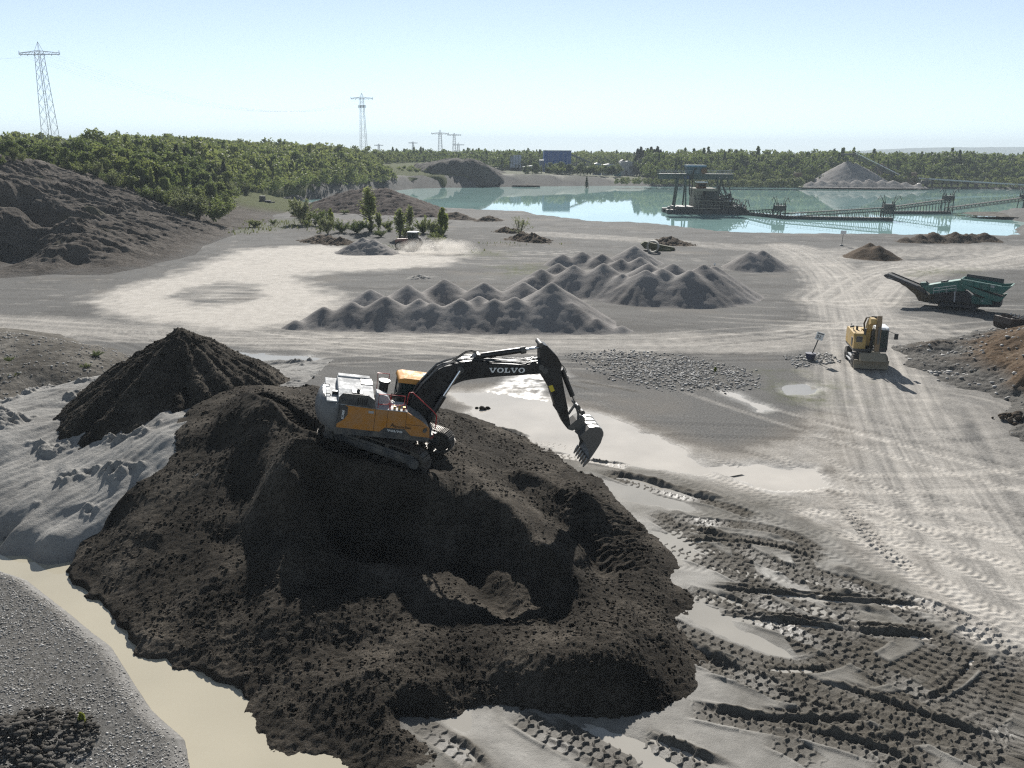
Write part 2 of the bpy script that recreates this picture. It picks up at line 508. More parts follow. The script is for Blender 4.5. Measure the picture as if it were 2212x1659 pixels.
BERMS = [(z4((400, 575), (750, 605), (1100, 645), (1500, 685), (1745, 695)), .24, .22), (z4((410, 560), (750, 585), (1100, 620), (1500, 655), (1680, 662)), .16, .16),
         (z4((370, 412), (700, 446), (1100, 488), (1500, 515), (1700, 520)), .22, .20), (z4((380, 398), (700, 430), (1100, 470), (1480, 498)), .14, .14),
         (z4((170, 690), (330, 760), (500, 850), (640, 880)), .30, .35), (z4((400, 430), (560, 500), (690, 575)), .2, .2), (z4((640, 880), (800, 890), (1050, 880), (1150, 840)), .16, .18),
         (z4((680, 955), (900, 1050), (1100, 1110), (1250, 1160)), .13, .16), (z4((990, 945), (1200, 1000), (1500, 1095), (1800, 1200), (2100, 1300)), .22, .18),
         (z4((300, 1085), (500, 1130), (750, 1165), (1050, 1175), (1380, 1135)), .22, .2), (z4((720, 1175), (900, 1215), (1150, 1270), (1450, 1360), (1700, 1475)), .2, .18),
         (z4((1200, 1280), (1450, 1275), (1690, 1235)), .16, .2), (z4((0, 1235), (200, 1320), (450, 1420), (600, 1490)), .24, .2), (z4((1560, 1085), (1750, 1000), (1880, 860), (1900, 780)), .14, .14),
         (z4((280, 70), (450, 115), (570, 150)), .2, .25), (z4((680, 130), (800, 140), (880, 160)), .2, .3), (z4((690, 215), (800, 280), (900, 320)), .14, .16),
         (z4((215, 162), (450, 152), (700, 172), (900, 215), (1080, 285)), .14, .14), (z4((1080, 290), (1200, 340), (1280, 390)), .3, .5), (z4((1050, 460), (1200, 460), (1330, 480)), .2, .3), (z4((1150, 520), (1330, 550), (1490, 590)), .22, .3),
         (z5((290, 345), (450, 385), (640, 430)), .35, .45), (z5((1030, 612), (1250, 665), (1500, 735), (1740, 782)), .32, .4), (z5((880, 545), (1000, 565), (1180, 580)), .18, .2), (z5((560, 440), (650, 470)), .2, .4),
         (z3((790, 1420), (950, 1530), (1120, 1690)), .22, .2), (z5((1920, 595), (2025, 625)), .12, .35),
         ([(1250, 768), (1320, 790), (1390, 800)], .04, .3), ([(1230, 820), (1300, 832), (1400, 850)], .08, .25), ([(1120, 818), (1200, 825), (1290, 845)], .06, .25),
         ]

HILL_POINTS = []
for u, v, z in [(-300, 640, 0), (-100, 622, 0), (0, 612, 0), (75, 600, 0), (160, 603, 0), (220, 600, 0), (310, 585, 0), (400, 560, 0), (450, 530, 0), (520, 500, 0), (600, 480, 0), (640, 455, 0), (665, 430, 0), (760, 415, 0.3), (860, 399, 0.3), (960, 395, 1),
                (-300, 318, 15), (-100, 326, 15), (0, 335, 14.5), (80, 345, 13.5), (180, 372, 10.8), (250, 400, 8.5), (330, 440, 5), (390, 455, 3.2), (440, 470, 1.5), (482, 463, .8),
                (-200, 430, 8.4), (0, 440, 7.9), (40, 440, 7.8), (0, 400, 9.8), (90, 385, 10.6), (190, 392, 9.2), (40, 372, 11.5), (100, 430, 8), (200, 450, 6.1), (150, 470, 6), (260, 470, 4.6), (300, 480, 3.6), (230, 500, 3.8), (350, 520, 1.6), (400, 510, 1.4),
                (165, 510, 4.0), (125, 545, 2.2), (95, 575, .9), (60, 560, .5), (25, 560, .4), (-60, 575, .4), (90, 520, 2.0), (60, 500, 3.0), (20, 500, 2.2), (-60, 500, 2.5), (-60, 450, 7.6), (200, 545, 1.9), (250, 560, 1.1), (165, 565, .9), (230, 578, .5), (300, 555, .8), (110, 590, .2),
                (330, 490, 2.6), (280, 440, 5.8), (320, 465, 4.2)]:
    HILL_POINTS.append(tuple(G(u, v, z)[:2]) + (z,))
for Yv, row in {200: [(-250, 12), (0, 10.5), (250, 7), (400, 4), (500, 1.5)], 250: [(0, 10), (250, 8), (420, 6), (540, 2), (600, 1)], 300: [(-250, 11), (0, 10.5), (250, 9), (450, 7.5), (600, 3.5), (690, 1.2)],
                370: [(0, 11), (300, 10), (500, 9), (680, 4.5), (780, 2)], 450: [(-250, 12), (0, 12), (300, 11.5), (600, 10.5), (760, 8), (860, 6.5), (960, 5)], 620: [(-250, 13), (0, 13), (400, 12), (800, 10), (960, 8)]}.items():
    for u, z in row:
        HILL_POINTS.append((( u - CXP) / FPX * (Yv * math.cos(PITCH) + (16 - z) * math.sin(PITCH)), Yv, z))
hill_base = rbf(HILL_POINTS)

def hill_h(x, y):
    z = hill_base(x, y)
    steep = sstep(.3, 4, z) * sstep(215, 165, y)
    wx = x + fbm(x / 14, y / 14, 3, 4) * 5
    dn = wx * .94 + y * .34; ac = -wx * .34 + y * .94          # gullies run down towards the right
    gul = ridged(ac / 9, dn / 46, 3, 5) - .55
    fine = ridged(ac / 2.6, dn / 12, 3, 15) - .55
    z = z + steep * (gul * 1.3 + fine * .75 + fbm(x / 9, y / 9, 3, 3) * .6 + (ridged(x / 2.2, y / 2.2, 3, 25) - .5) * .45) + sstep(.0, 1.5, z) * fbm(x / 1.1, y / 1.1, 4, 9) * .28
    q = (z + fbm(x / 25, y / 25, 2, 6) * 1.2) / 3.6
    st = np.floor(q) + sstep(.35, .75, q - np.floor(q))
    return z + (st - q) * 3.6 * .16 * steep

def polar_grid(a0, a1, amid, na, nside, radii):
    an = np.concatenate([np.linspace(a0, -amid, nside, endpoint=False), np.linspace(-amid, amid, na), np.linspace(amid, a1, nside + 1)[1:]])
    rr, aa = np.meshgrid(radii, an, indexing='ij')
    return (rr * np.sin(aa)).ravel(), (rr * np.cos(aa)).ravel(), len(radii), len(an)

dep = np.concatenate([np.linspace(math.atan(16 / 13.5), .70, 70, endpoint=False), np.linspace(.70, .31, 600, endpoint=False), np.linspace(.31, math.atan(16 / 640.), 300)])
radii = np.concatenate([[4., 8., 11.], 16 / np.tan(dep), [760, 950, 1300, 2000, 3500, 5000, 7200]])
gx, gy, GR, GC = polar_grid(-R(78), R(78), R(35.5), 1250, 50, radii)
gr = np.hypot(gx, gy)

lake_sd = poly_sd(gx, gy, LAKE)
near = gr < 100
shore_n = fbm(gx / 14, gy / 14, 4, 41) * 3.0 + fbm(gx / 4, gy / 4, 3, 44) * 1.2
lsd = lake_sd + np.where(gr > 100, shore_n * sstep(-14, 0, lake_sd + 6), 0)
far_side = sstep(300, 345, gy + np.where(gx > 40, -20, 0)) * sstep(-140, -105, gx)
land = fbm(gx / 7, gy / 7, 4, 2) * .12 * sstep(60, 130, gr) + fbm(gx / 30, gy / 30, 3, 8) * .3 * sstep(80, 200, gr)
rise = np.where(gx > 30, 1.4, 3.6)
rise = 3.6 + (1.4 - 3.6) * sstep(15, 70, gx)
land = land + far_side * (rise + fbm(gx / 9, gy / 9, 4, 12) * .9)
bankw = 5.5 + far_side * 2
gz = np.where(lsd > 0, WATER_Z + (land - WATER_Z) * sstep(0, 1, np.clip(lsd / bankw, 0, 1)) ** .8, WATER_Z - np.minimum(3.5, -lsd * .3))
gz = np.where(lake_sd > 60, land, gz)
gz = np.where((gr > 640), np.where(gz > -1.9, 2.0, gz), gz)

pale = np.zeros_like(gx); wet = np.zeros_like(gx); mud = np.zeros_like(gx); green = np.zeros_like(gx); brown = np.zeros_like(gx); stone = np.zeros_like(gx)
nA = fbm(gx / 3.0, gy / 3.0, 4, 21); nB = fbm(gx / .7, gy / .7, 3, 23); nC = fbm(gx / 11, gy / 11, 4, 27)
# dusty haul loop
sd = poly_sd(gx, gy, PALE_LOOP); isd = poly_sd(gx, gy, ISLAND)
loop = sstep(2.2, -3.5, sd + nA * 3.0) * (1 - .92 * sstep(1.5, -1.5, isd + nA * 3 + 1.2 * noise2(gx / 4, gy / 1.4, 35)) * (.75 + .5 * noise2(gx / 6, gy / 1.2, 36)))
edge = np.where(sd < 0, -sd, 0)
loop *= 1.0 + .12 * noise2(edge * 1.6 + nC * 2, np.arctan2(gy - 92, gx + 45) * 5, 33)
pale = np.maximum(pale, loop)
for pts, w, amt, sc in ((RIGHT_ROAD, 5.2, .78, 2.2), (SWIRL, 7, .8, 1.6), (LOWER_ROAD, 4.6, .62, 2.0), ([(1700, 560), (1900, 545), (2212, 540), (2400, 560)], 9, .5, 1.3), ([(1180, 505), (1400, 520), (1700, 540)], 6, .45, 1.5), ([(1900, 700), (2050, 760), (2300, 740)], 8, .55, 1.2)):
    P = smooth_path(gp(pts), .8)
    k, lat, run = path_coords(gx, gy, P, w * 2)
    wob = nA[k] * 1.6
    s = sstep(w * 1.15, w * .45, np.abs(lat) + wob) * (.72 + .5 * noise2(lat * sc, run * .045, 51) + .25 * noise2(lat * sc * 3, run * .12, 52))
    pale[k] = np.maximum(pale[k], np.clip(s, 0, 1) * amt)
    gz[k] += np.where(gr[k] < 140, sstep(w, w * .6, np.abs(lat)) * noise2(lat * sc * .8, run * .05, 55) * .018, 0)
# wide pale apron of the right-hand haul road in the foreground
P = smooth_path(gp([(2480, 1500), (2250, 1200), (2120, 1000), (2060, 880)]), .8)
k, lat, run = path_coords(gx, gy, P, 12)
pale[k] = np.maximum(pale[k], np.clip(sstep(9.5, 3, np.abs(lat) + nA[k] * 2) * (.6 + .55 * noise2(lat * 1.5, run * .06, 57)), 0, 1) * .55)
streak = noise2(gx * .22 + nC, gy * .9 + gx * .08, 61)
pale = np.clip(pale + sstep(.2, .8, streak) * .2 * sstep(45, 60, gr) * (1 - sstep(260, 330, gr)), 0, 1)
# wet churned ground by the heap
msd = poly_sd(gx, gy, MUD); ssd = poly_sd(gx, gy, SLUDGE)
mud = sstep(1.2, -1.2, msd + nA * 1.6) * sstep(75, 60, gr)
slu = sstep(.8, -1.0, ssd + nA * 1.4 + nB * .5) * sstep(90, 75, gr)
wet = np.maximum(wet, slu * np.clip(.10 + nA * .35 + nB * .2, 0, .4))
glit = poly_sd(gx, gy, gp([(985, 850), (1060, 838), (1085, 800), (1125, 785), (1165, 795), (1200, 790), (1245, 815), (1180, 830), (1210, 868), (1120, 880), (1060, 905), (1010, 890)]))
glit = sstep(.8, -1.2, glit + nA * 1.8 + nB * .6)
wet = np.maximum(wet, glit * np.clip(.62 + nB * .7 + nA * .4, 0, .95))
pale = np.maximum(pale * (1 - mud * .9), slu * .5)
wet = np.maximum(wet, mud * np.clip(.3 + .6 * nC + .3 * nA, 0, .5))
track_amp = np.zeros_like(gx)
gz += np.where(gr < 110, (nA * .012 + nB * .008) * (1 + .8 * mud), 0) + slu * nB * .02
# puddle beds
for l, poly, lev in PUD:
    mn = np.min(poly, 0) - 3; mx = np.max(poly, 0) + 3
    k = np.nonzero((gx > mn[0]) & (gx < mx[0]) & (gy > mn[1]) & (gy < mx[1]))[0]
    s = poly_sd(gx[k], gy[k], poly)
    m = sstep(.7, -.7, s + nA[k] * .9)
    gz[k] = gz[k] * (1 - .75 * m) + m * (lev - .06 + nA[k] * .02 + nB[k] * .012)
    gz[k] = np.where(s > .35, gz[k] + (np.maximum(gz[k], lev + .02 + .02 * np.abs(nB[k]) + .012 * np.minimum(s, 2)) - gz[k]) * sstep(2.9, 1.6, s), gz[k])
    wet[k] = np.maximum(wet[k], sstep(1.3, -.5, s + nA[k]) * .55)
for i, pts in enumerate(TREADS):
    P = smooth_path(gp(pts), .18)
    k, lat, run = path_coords(gx, gy, P, 1.0)
    if len(k) == 0: continue
    al = np.abs(lat)
    end = sstep(0, .8, run) * sstep(run.max(), run.max() - .8, run)
    inside = sstep(.43, .38, al)
    side = np.where(lat > 0, .5, 0.)
    ph = run / .36 + side + al * 1.15 + .18 * np.sin(al * 14)
    lug = sstep(.06, .13, np.abs((ph % 1) - .5))
    shoulder = np.exp(-((al - .5) / .09) ** 2)
    dz = inside * (-.04 + .075 * (1 - lug) * (.75 + .3 * nB[k])) + shoulder * (.02 + .02 * nB[k] + .03 * (noise2(run * .6, run * 0 + i, 77) > 0) * (lat < 0))
    gz[k] = gz[k] * (1 - .7 * inside * end) + dz * end
    track_amp[k] = np.maximum(track_amp[k], inside * end)
    wet[k] = np.maximum(wet[k] * (1 - .25 * inside * end), inside * end * np.clip(.12 + .9 * noise2(run * .25, run * 0 + i * 3.1, 79), 0, .75))
for i, (pts, h, w) in enumerate(BERMS):
    P = smooth_path(gp(pts), .18)
    k, lat, run = path_coords(gx, gy, P, w * 4)
    if len(k) == 0: continue
    end = sstep(0, 1.2, run) * sstep(run.max(), run.max() - 1.2, run)
    w = w * .55; lat = lat + .12 * nB[k]
    hh = h * .8 * (.55 + .75 * noise2(run * .55, run * 0 + i, 83) + .35 * noise2(run * 2.7, lat * 2, 84)) + .03 * nB[k]
    prof = np.exp(-(lat / w) ** 2)
    dz = prof * hh * end - np.exp(-((lat + w * 1.9) / (w * .9)) ** 2) * h * .35 * end
    gz[k] += dz
    mud[k] = np.maximum(mud[k], prof * end * sstep(75, 60, gr[k])); track_amp[k] = np.maximum(track_amp[k], prof * end)
    wet[k] *= 1 - .6 * prof * end
hsd = poly_sd(gx, gy, gp([(330, 1200), (400, 1330), (520, 1420), (640, 1520), (800, 1560), (860, 1430), (1000, 1440), (1200, 1520), (1420, 1490), (1440, 1380), (1380, 1260), (1250, 1130), (1100, 1020), (960, 930), (700, 900), (520, 900), (400, 1000)]))
gz -= 1.0 * sstep(.0, -1.2, hsd)
# gravel bank this side of the pond
psd = poly_sd(gx, gy, POND)
south = (gr < 36) & (gx < -4.0)
bank = south & (gx * .62 + gy < 15.5 + 2)
pn = psd + nA * .45
gz = np.where((psd < 3), gz * sstep(0, 3, psd) + np.minimum(-.3 + (psd + nA * .2 + .18) * .6, .15) * (1 - sstep(0, 3, psd)) + np.where(psd < 0, -.12, 0), gz)
_c1 = G(100, 1245, -.3); _c2 = G(420, 1540, -.3)
north = ((_c2.x - _c1.x) * (gy - _c1.y) - (_c2.y - _c1.y) * (gx - _c1.x)) > 0
gz = np.where(north & (psd > -.3) & (psd < 5) & (gx < -3.5) & (gy < 40), np.minimum(gz, -.55 + .55 * sstep(2.5, 5, psd)), gz)
gz = np.maximum(gz, -3.9)
wet = np.maximum(wet, sstep(.8, .1, psd + nA * .3) * (psd > -1) * .5 * south); dark_m = sstep(.9, .1, psd + nA * .5) * south
stone = np.maximum(stone, (south & (psd > -.2)) * np.clip(.6 + nA, 0, 1))
# cobble field and rough grey gravel
CF = gp([(1250, 770), (1330, 762), (1480, 772), (1600, 800), (1620, 838), (1560, 842), (1440, 838), (1320, 812)])
csd = poly_sd(gx, gy, CF)
cob = sstep(1.5, -1.5, csd + nA * 2)
stone = np.maximum(stone, cob)
gz += cob * (nB * .06)
# weeds and damp, darker stretches
for poly in ([(430, 495), (560, 478), (660, 470), (680, 490), (560, 500), (450, 510)], [(700, 520), (860, 532), (870, 538), (720, 530)], [(1080, 575), (1170, 570), (1180, 590), (1100, 598)], [(1020, 540), (1090, 545), (1080, 556), (1010, 552)], [(1690, 820), (1800, 830), (1800, 870), (1690, 860)], [(1960, 585), (2090, 582), (2090, 592), (1970, 594)]):
    s = poly_sd(gx, gy, gp(poly))
    green = np.maximum(green, sstep(3, -3, s + nA * 5) * np.clip(.55 + nB, 0, 1))
green = np.maximum(green, sstep(520, 640, gr))
brown = np.clip(sstep(.1, .7, nC) * .6 + sstep(.25, .7, nB) * .25, 0, 1) * (1 - pale)
brown = np.maximum(brown, sstep(2.5, 0, np.abs(poly_sd(gx, gy, SLUDGE)) + nA) * .6 * sstep(70, 60, gr))
land_y = fbm(gx / 16, gy / 3.6, 6, 91, gain=.62) + .12
dark = np.clip(sstep(.02, .5, land_y) * .9 * sstep(50, 62, gr), 0, 1) * (1 - pale * .7)
dark = np.maximum(dark, sstep(5, -4, poly_sd(gx, gy, gp([(600, 468), (690, 474), (900, 500), (1050, 492), (1190, 505), (1250, 528), (1000, 538), (860, 528), (700, 518), (620, 500)])) + nA * 6) * .85)
dark = np.maximum(dark, dark_m)
dark = np.maximum(dark, far_side * .9); brown = brown * (1 - far_side); green = np.maximum(green, far_side * sstep(6, 26, lake_sd) * .8)  # far land darkened in colour to carry the shade of its facing bank
pale = np.maximum(pale, far_side * sstep(2.5, .5, np.abs(lake_sd - 17 + nA * 2)) * .5 * (gx < 60))
# wheel tracks criss-crossing the dry floor
rt = random.Random(91)
for q in range(46):
    u0_, v0_ = rt.choice([(rt.uniform(150, 1100), rt.uniform(715, 790)), (rt.uniform(1200, 1800), rt.uniform(700, 960)), (rt.uniform(1700, 2250), rt.uniform(540, 720)), (rt.uniform(1650, 2250), rt.uniform(900, 1350)), (rt.uniform(900, 1300), rt.uniform(545, 600))])
    p0_ = G(u0_, v0_); a_ = rt.uniform(-.5, .5) if v0_ < 800 else rt.uniform(-1.2, .6); ln_ = rt.uniform(12, 45); bend = rt.uniform(-.4, .4)
    pth = [(p0_.x + ln_ * (t_ - .5) * math.cos(a_ + bend * t_), p0_.y + ln_ * (t_ - .5) * math.sin(a_ + bend * t_)) for t_ in np.linspace(0, 1, 7)]
    for off in (-1.1, 1.1):
        P = smooth_path([(x_ - math.sin(a_) * off, y_ + math.cos(a_) * off) for x_, y_ in pth], .5)
        k, lat, run = path_coords(gx, gy, P, 1.2)
        if len(k) == 0: continue
        f_ = np.exp(-(lat / .32) ** 2) * sstep(0, 4, run) * sstep(run.max(), run.max() - 4, run)
        gz[k] += np.where(gr[k] < 62, .3, 1.0) * (-.035 * f_ + .05 * f_ * (gr[k] < 62) * np.sin((run + .5 * np.abs(lat)) * 6.28 / .32) + .03 * np.exp(-((np.abs(lat) - .5) / .15) ** 2) * sstep(0, 4, run) * sstep(run.max(), run.max() - 4, run)) * (lake_sd[k] > 12)
        pale[k] = np.clip(pale[k] + f_ * (.3 if q % 3 else -.12), 0, 1)
        dark[k] = np.maximum(dark[k], f_ * (.3 if q % 3 == 0 else 0))

g = NT("pit_ground")
fpale, fwet, fmud, fgr, fbr, fst, fdk = [g.attr(a) for a in ("pale", "wet", "mud", "green", "brown", "stone", "dark")]
ftrk = g.attr("trk")
n1 = g.noise(.9, 6, .65); n2 = g.noise(7, 5, .7); n3 = g.noise(38, 2, .7)
grain = g.math('ADD', g.math('MULTIPLY', n2, .6), g.math('MULTIPLY', n3, .4))
c0 = g.ramp(grain, [(.3, (.058, .056, .054)), (.5, (.118, .115, .11)), (.7, (.21, .205, .197))])
c0 = g.mix(g.math('MULTIPLY', fdk, .75), c0, g.ramp(grain, [(.3, (.035, .034, .032)), (.7, (.115, .11, .104))]))
c0 = g.mix(g.math('MULTIPLY', fbr, .45), c0, (.245, .205, .16))
cs = g.ramp(grain, [(.32, (.042, .04, .036)), (.5, (.105, .1, .092)), (.66, (.25, .242, .23))])
c0 = g.mix(fst, c0, cs)
cp = g.ramp(g.math('ADD', g.math('MULTIPLY', n1, .5), g.math('MULTIPLY', grain, .5)), [(.32, (.32, .297, .265)), (.5, (.42, .392, .354)), (.68, (.51, .48, .437))])
fp2 = g.math('ADD', fpale, g.math('MULTIPLY', g.math('SUBTRACT', g.math('ADD', g.math('MULTIPLY', n2, .6), g.math('MULTIPLY', n1, .4)), .5), 1.1), clamp=True)
c0 = g.mix(g.math('MULTIPLY', fp2, g.mapr(fpale, .0, .15)), c0, cp)
cm = g.mix(ftrk, g.ramp(n1, [(.3, (.105, .098, .085)), (.5, (.15, .141, .125)), (.7, (.19, .18, .161))]), g.ramp(n2, [(.3, (.06, .054, .045)), (.6, (.10, .091, .077)), (.8, (.14, .129, .11))]))
c0 = g.mix(fmud, c0, cm)
c0 = g.mix(g.math('MULTIPLY', fgr, .8), c0, g.ramp(n2, [(.3, (.035, .045, .015)), (.7, (.105, .115, .045))]))
g.col(c0)
g.rough(g.math('SUBTRACT', g.mapr(fwet, .15, .95, .95, .42), g.math('MULTIPLY', n2, .06)))
g.ln(g.mapr(fwet, .12, .6, .05, .42), g.b.inputs["Specular IOR Level"])
bh = g.math('ADD', g.math('MULTIPLY', n2, .5), g.math('MULTIPLY', n3, .5))
bs = g.math('MULTIPLY', bh, g.mapr(fwet, .2, .8, 1.0, .22))
g.bump(bs, .05)

ground = np_obj("ground", np.stack([gx, gy, gz], 1), grid_faces(GR, GC), g.m,
                dict(trk=track_amp, pale=pale, wet=wet, mud=mud, green=green, brown=brown, stone=stone, dark=dark))
T(ground, "grey and dusty gravel pit floor rutted by tyre tracks", "ground", kind="structure")

# height lookup for things that stand on the pit floor
_gi = gz.reshape(GR, GC)
_ga = np.arctan2(gx, gy).reshape(GR, GC)[0]
def ground_z(x, y):
    r = math.hypot(x, y); a = math.atan2(x, y)
    i = int(np.clip(np.searchsorted(radii, r) - 1, 0, GR - 2)); j = int(np.clip(np.searchsorted(_ga, a) - 1, 0, GC - 2))
    fr = (r - radii[i]) / (radii[i + 1] - radii[i]); fa = (a - _ga[j]) / (_ga[j + 1] - _ga[j])
    return float((_gi[i, j] * (1 - fa) + _gi[i, j + 1] * fa) * (1 - fr) + (_gi[i + 1, j] * (1 - fa) + _gi[i + 1, j + 1] * fa) * fr)

# ------------------------------------------------------------------ quarry hillside with the forest floor behind it
hr = np.concatenate([np.linspace(78, 200, 560), np.linspace(201, 330, 70), np.linspace(336, 700, 50)])
ha = np.linspace(-R(46), R(-3.0), 560)
hrr, haa = np.meshgrid(hr, ha, indexing='ij')
hx = (hrr * np.sin(haa)).ravel(); hy = (hrr * np.cos(haa)).ravel()
hz = hill_h(hx, hy)
hlake = poly_sd(hx, hy, LAKE)
hz = np.where(hlake < 6, hz * sstep(0, 6, hlake) - 4 * (1 - sstep(0, 6, hlake)), hz)
hz = np.where(hy < 175, hz - .25, hz - .1)
hF = grid_faces(len(hr), len(ha))
keep = (hz[hF].max(1) > -.12)
hgreen = np.clip(sstep(205, 225, hy + hx * .1) + sstep(.25, .6, fbm(hx / 6, hy / 6, 4, 71)) * .4 * sstep(1, 3, hz), 0, 1)
h = NT("quarry_hillside")
a1 = h.noise(.35, 6, .65); a2 = h.noise(3.0, 6, .7); a3 = h.noise(14, 3, .7)
hv = h.math('ADD', h.math('MULTIPLY', a1, .4), h.math('ADD', h.math('MULTIPLY', a2, .35), h.math('MULTIPLY', a3, .25)))
hc = h.ramp(hv, [(.38, (.04, .034, .029)), (.5, (.085, .074, .064)), (.62, (.165, .147, .13))])
hc = h.mix(h.math('MULTIPLY', h.attr("green"), .85), hc, h.ramp(a2, [(.3, (.03, .04, .012)), (.7, (.11, .125, .04))]))
hc = h.mix(h.attr('low'), hc, h.ramp(a3, [(.3, (.06, .056, .052)), (.7, (.15, .143, .136))]))
h.col(hc).rough(1.0).spec(.06)
h.bump(h.math('ADD', a2, h.math('MULTIPLY', a3, .5)), .22)
hill = np_obj("hill", np.stack([hx, hy, hz], 1), hF[keep], h.m, dict(green=hgreen, low=sstep(.9, .0, hz + .25 + fbm(hx / 3, hy / 3, 3, 73) * .5) * sstep(230, 200, hy)))
T(hill, "dark eroded quarry slope rising at the left under the wood", "hill", kind="structure")

# ------------------------------------------------------------------ lake, pond and puddles
def water(name, poly, z, col_, rough_, bumpd, bscale, label, spec=.5, cat="water"):
    key = "water_" + name + str(col_)
    if key in _pc: m = _pc[key]
    else:
        t = NT(name + "_water")
        n = t.noise(bscale, 3, .5); nb = t.noise(bscale * .09, 3, .55)
        t.col(t.mix(t.mapr(nb, .3, .7), tuple(c * .78 for c in col_), col_))
        t.rough(rough_); t.b.inputs["IOR"].default_value = 1.333
        t.spec(spec)
        t.bump(t.math('ADD', n, t.math('MULTIPLY', nb, 1.5)), bumpd)
        m = _pc[key] = t.m
    b = MB()
    if sum(poly[i][0] * poly[(i + 1) % len(poly)][1] - poly[(i + 1) % len(poly)][0] * poly[i][1] for i in range(len(poly))) < 0: poly = poly[::-1]
    b.add([(x, y, z) for x, y in poly], [tuple(range(len(poly)))])
    o = b.build(name, m)
    T(o, label, cat, kind="structure")
    return o
def grow(poly, d):
    c = np.mean(poly, 0)
    out = []
    n = len(poly)
    P = np.array(poly)
    A = 0.5 * sum(P[i][0] * P[(i + 1) % n][1] - P[(i + 1) % n][0] * P[i][1] for i in range(n))
    s = 1 if A > 0 else -1
    for i in range(n):
        a = P[i - 1]; b = P[(i + 1) % n]
        t = (b - a) / (np.hypot(*(b - a)) + 1e-9)
        out.append((P[i][0] + t[1] * d * s, P[i][1] - t[0] * d * s))
    return out
lake_sheet = [(-190, 200), (-110, 190), (420, 90), (470, 480), (60, 470), (-60, 470), (-190, 470)]
water("lake", lake_sheet, WATER_Z, (.29, .47, .45), .02, .005, .35, "calm turquoise quarry lake reflecting the pale sky")
water("pond", grow(POND, 1.2), -.3, (.40, .365, .285), .05, .004, 1.4, "shallow beige muddy channel along the foot of the dark heap", spec=.35)
for l, poly, lev in PUD:
    blue = "blue" in l
    water("puddle", grow(poly, .9), lev, (.50, .46, .405) if "milky" in l or "tan" in l else (.34, .32, .285), .05, .0012, 3.0, l, spec=.4)
# ------------------------------------------------------------------ heaps of sand, gravel and earth
M_dark = soil("dark_damp_sand", [(.016, .0138, .0113), (.041, .0355, .029), (.125, .109, .09)], grain=22, gb=.10, clod=6, big=.35)
M_dark2 = soil("dark_brown_earth", [(.05, .04, .031), (.085, .068, .053), (.13, .106, .083)], grain=9, gb=.12, clod=2.4)
M_grey = soil("grey_fine_gravel", [(.15, .14, .132), (.225, .211, .2), (.30, .284, .27)], grain=22, gb=.035, clod=5, big=.12)
M_pale = soil("pale_washed_sand", [(.18, .172, .161), (.255, .247, .233), (.315, .307, .292)], grain=26, gb=.07, clod=5.0, big=.25)
M_brown = soil("red_brown_stony_earth", [(.045, .031, .02), (.09, .062, .04), (.19, .15, .11)], grain=7, gb=.12, clod=2.2, big=.25)
def _lowgrey(m):
    nt = m.node_tree; b = nt.nodes["Principled BSDF"]; src = b.inputs["Base Color"].links[0].from_socket
    a = nt.nodes.new("ShaderNodeAttribute"); a.attribute_name = "rise"
    mr = nt.nodes.new("ShaderNodeMapRange"); mr.inputs[1].default_value = .35; mr.inputs[2].default_value = 1.0
    mx = nt.nodes.new("ShaderNodeMix"); mx.data_type = 'RGBA'; mx.inputs[6].default_value = (.105, .10, .092, 1)
    nt.links.new(a.outputs["Fac"], mr.inputs[0]); nt.links.new(mr.outputs[0], mx.inputs[0]); nt.links.new(src, mx.inputs[7]); nt.links.new(mx.outputs[2], b.inputs["Base Color"])
M_brown2 = soil("red_brown_earth_with_grey_foot", [(.045, .031, .02), (.09, .062, .04), (.19, .15, .11)], grain=7, gb=.15, clod=2.2, big=.25); _lowgrey(M_brown2)
M_loam = soil("brown_gravel_bank", [(.05, .045, .038), (.1, .092, .08), (.21, .195, .172)], grain=9, gb=.09, clod=2.5)
M_purple = soil("purplish_brown_earth", [(.042, .034, .03), (.072, .058, .051), (.12, .098, .086)], grain=5, gb=.15, clod=1.2)
M_umber = soil("umber_soil", [(.055, .041, .029), (.09, .067, .048), (.14, .108, .08)], grain=10, gb=.08, clod=2.5)

def sheet(name, fn, x0, x1, y0, y1, step, m, label, cat, group=None, cut=-.12, kind=None):
    nx = int((x1 - x0) / step) + 1; ny = int((y1 - y0) / step) + 1
    xs, ys = np.meshgrid(np.linspace(x0, x1, nx), np.linspace(y0, y1, ny))
    z = fn(xs, ys)
    F = grid_faces(ny, nx)
    zr = z.ravel()
    F = F[zr[F].max(1) > cut]
    used = np.unique(F)
    remap = np.full(len(zr), -1); remap[used] = np.arange(len(used))
    V = np.stack([xs.ravel(), ys.ravel(), np.maximum(zr, -1.2)], 1)[used]
    o = np_obj(name, V, remap[F], m, dict(rise=V[:, 2]))
    T(o, label, cat, group, kind)
    return o

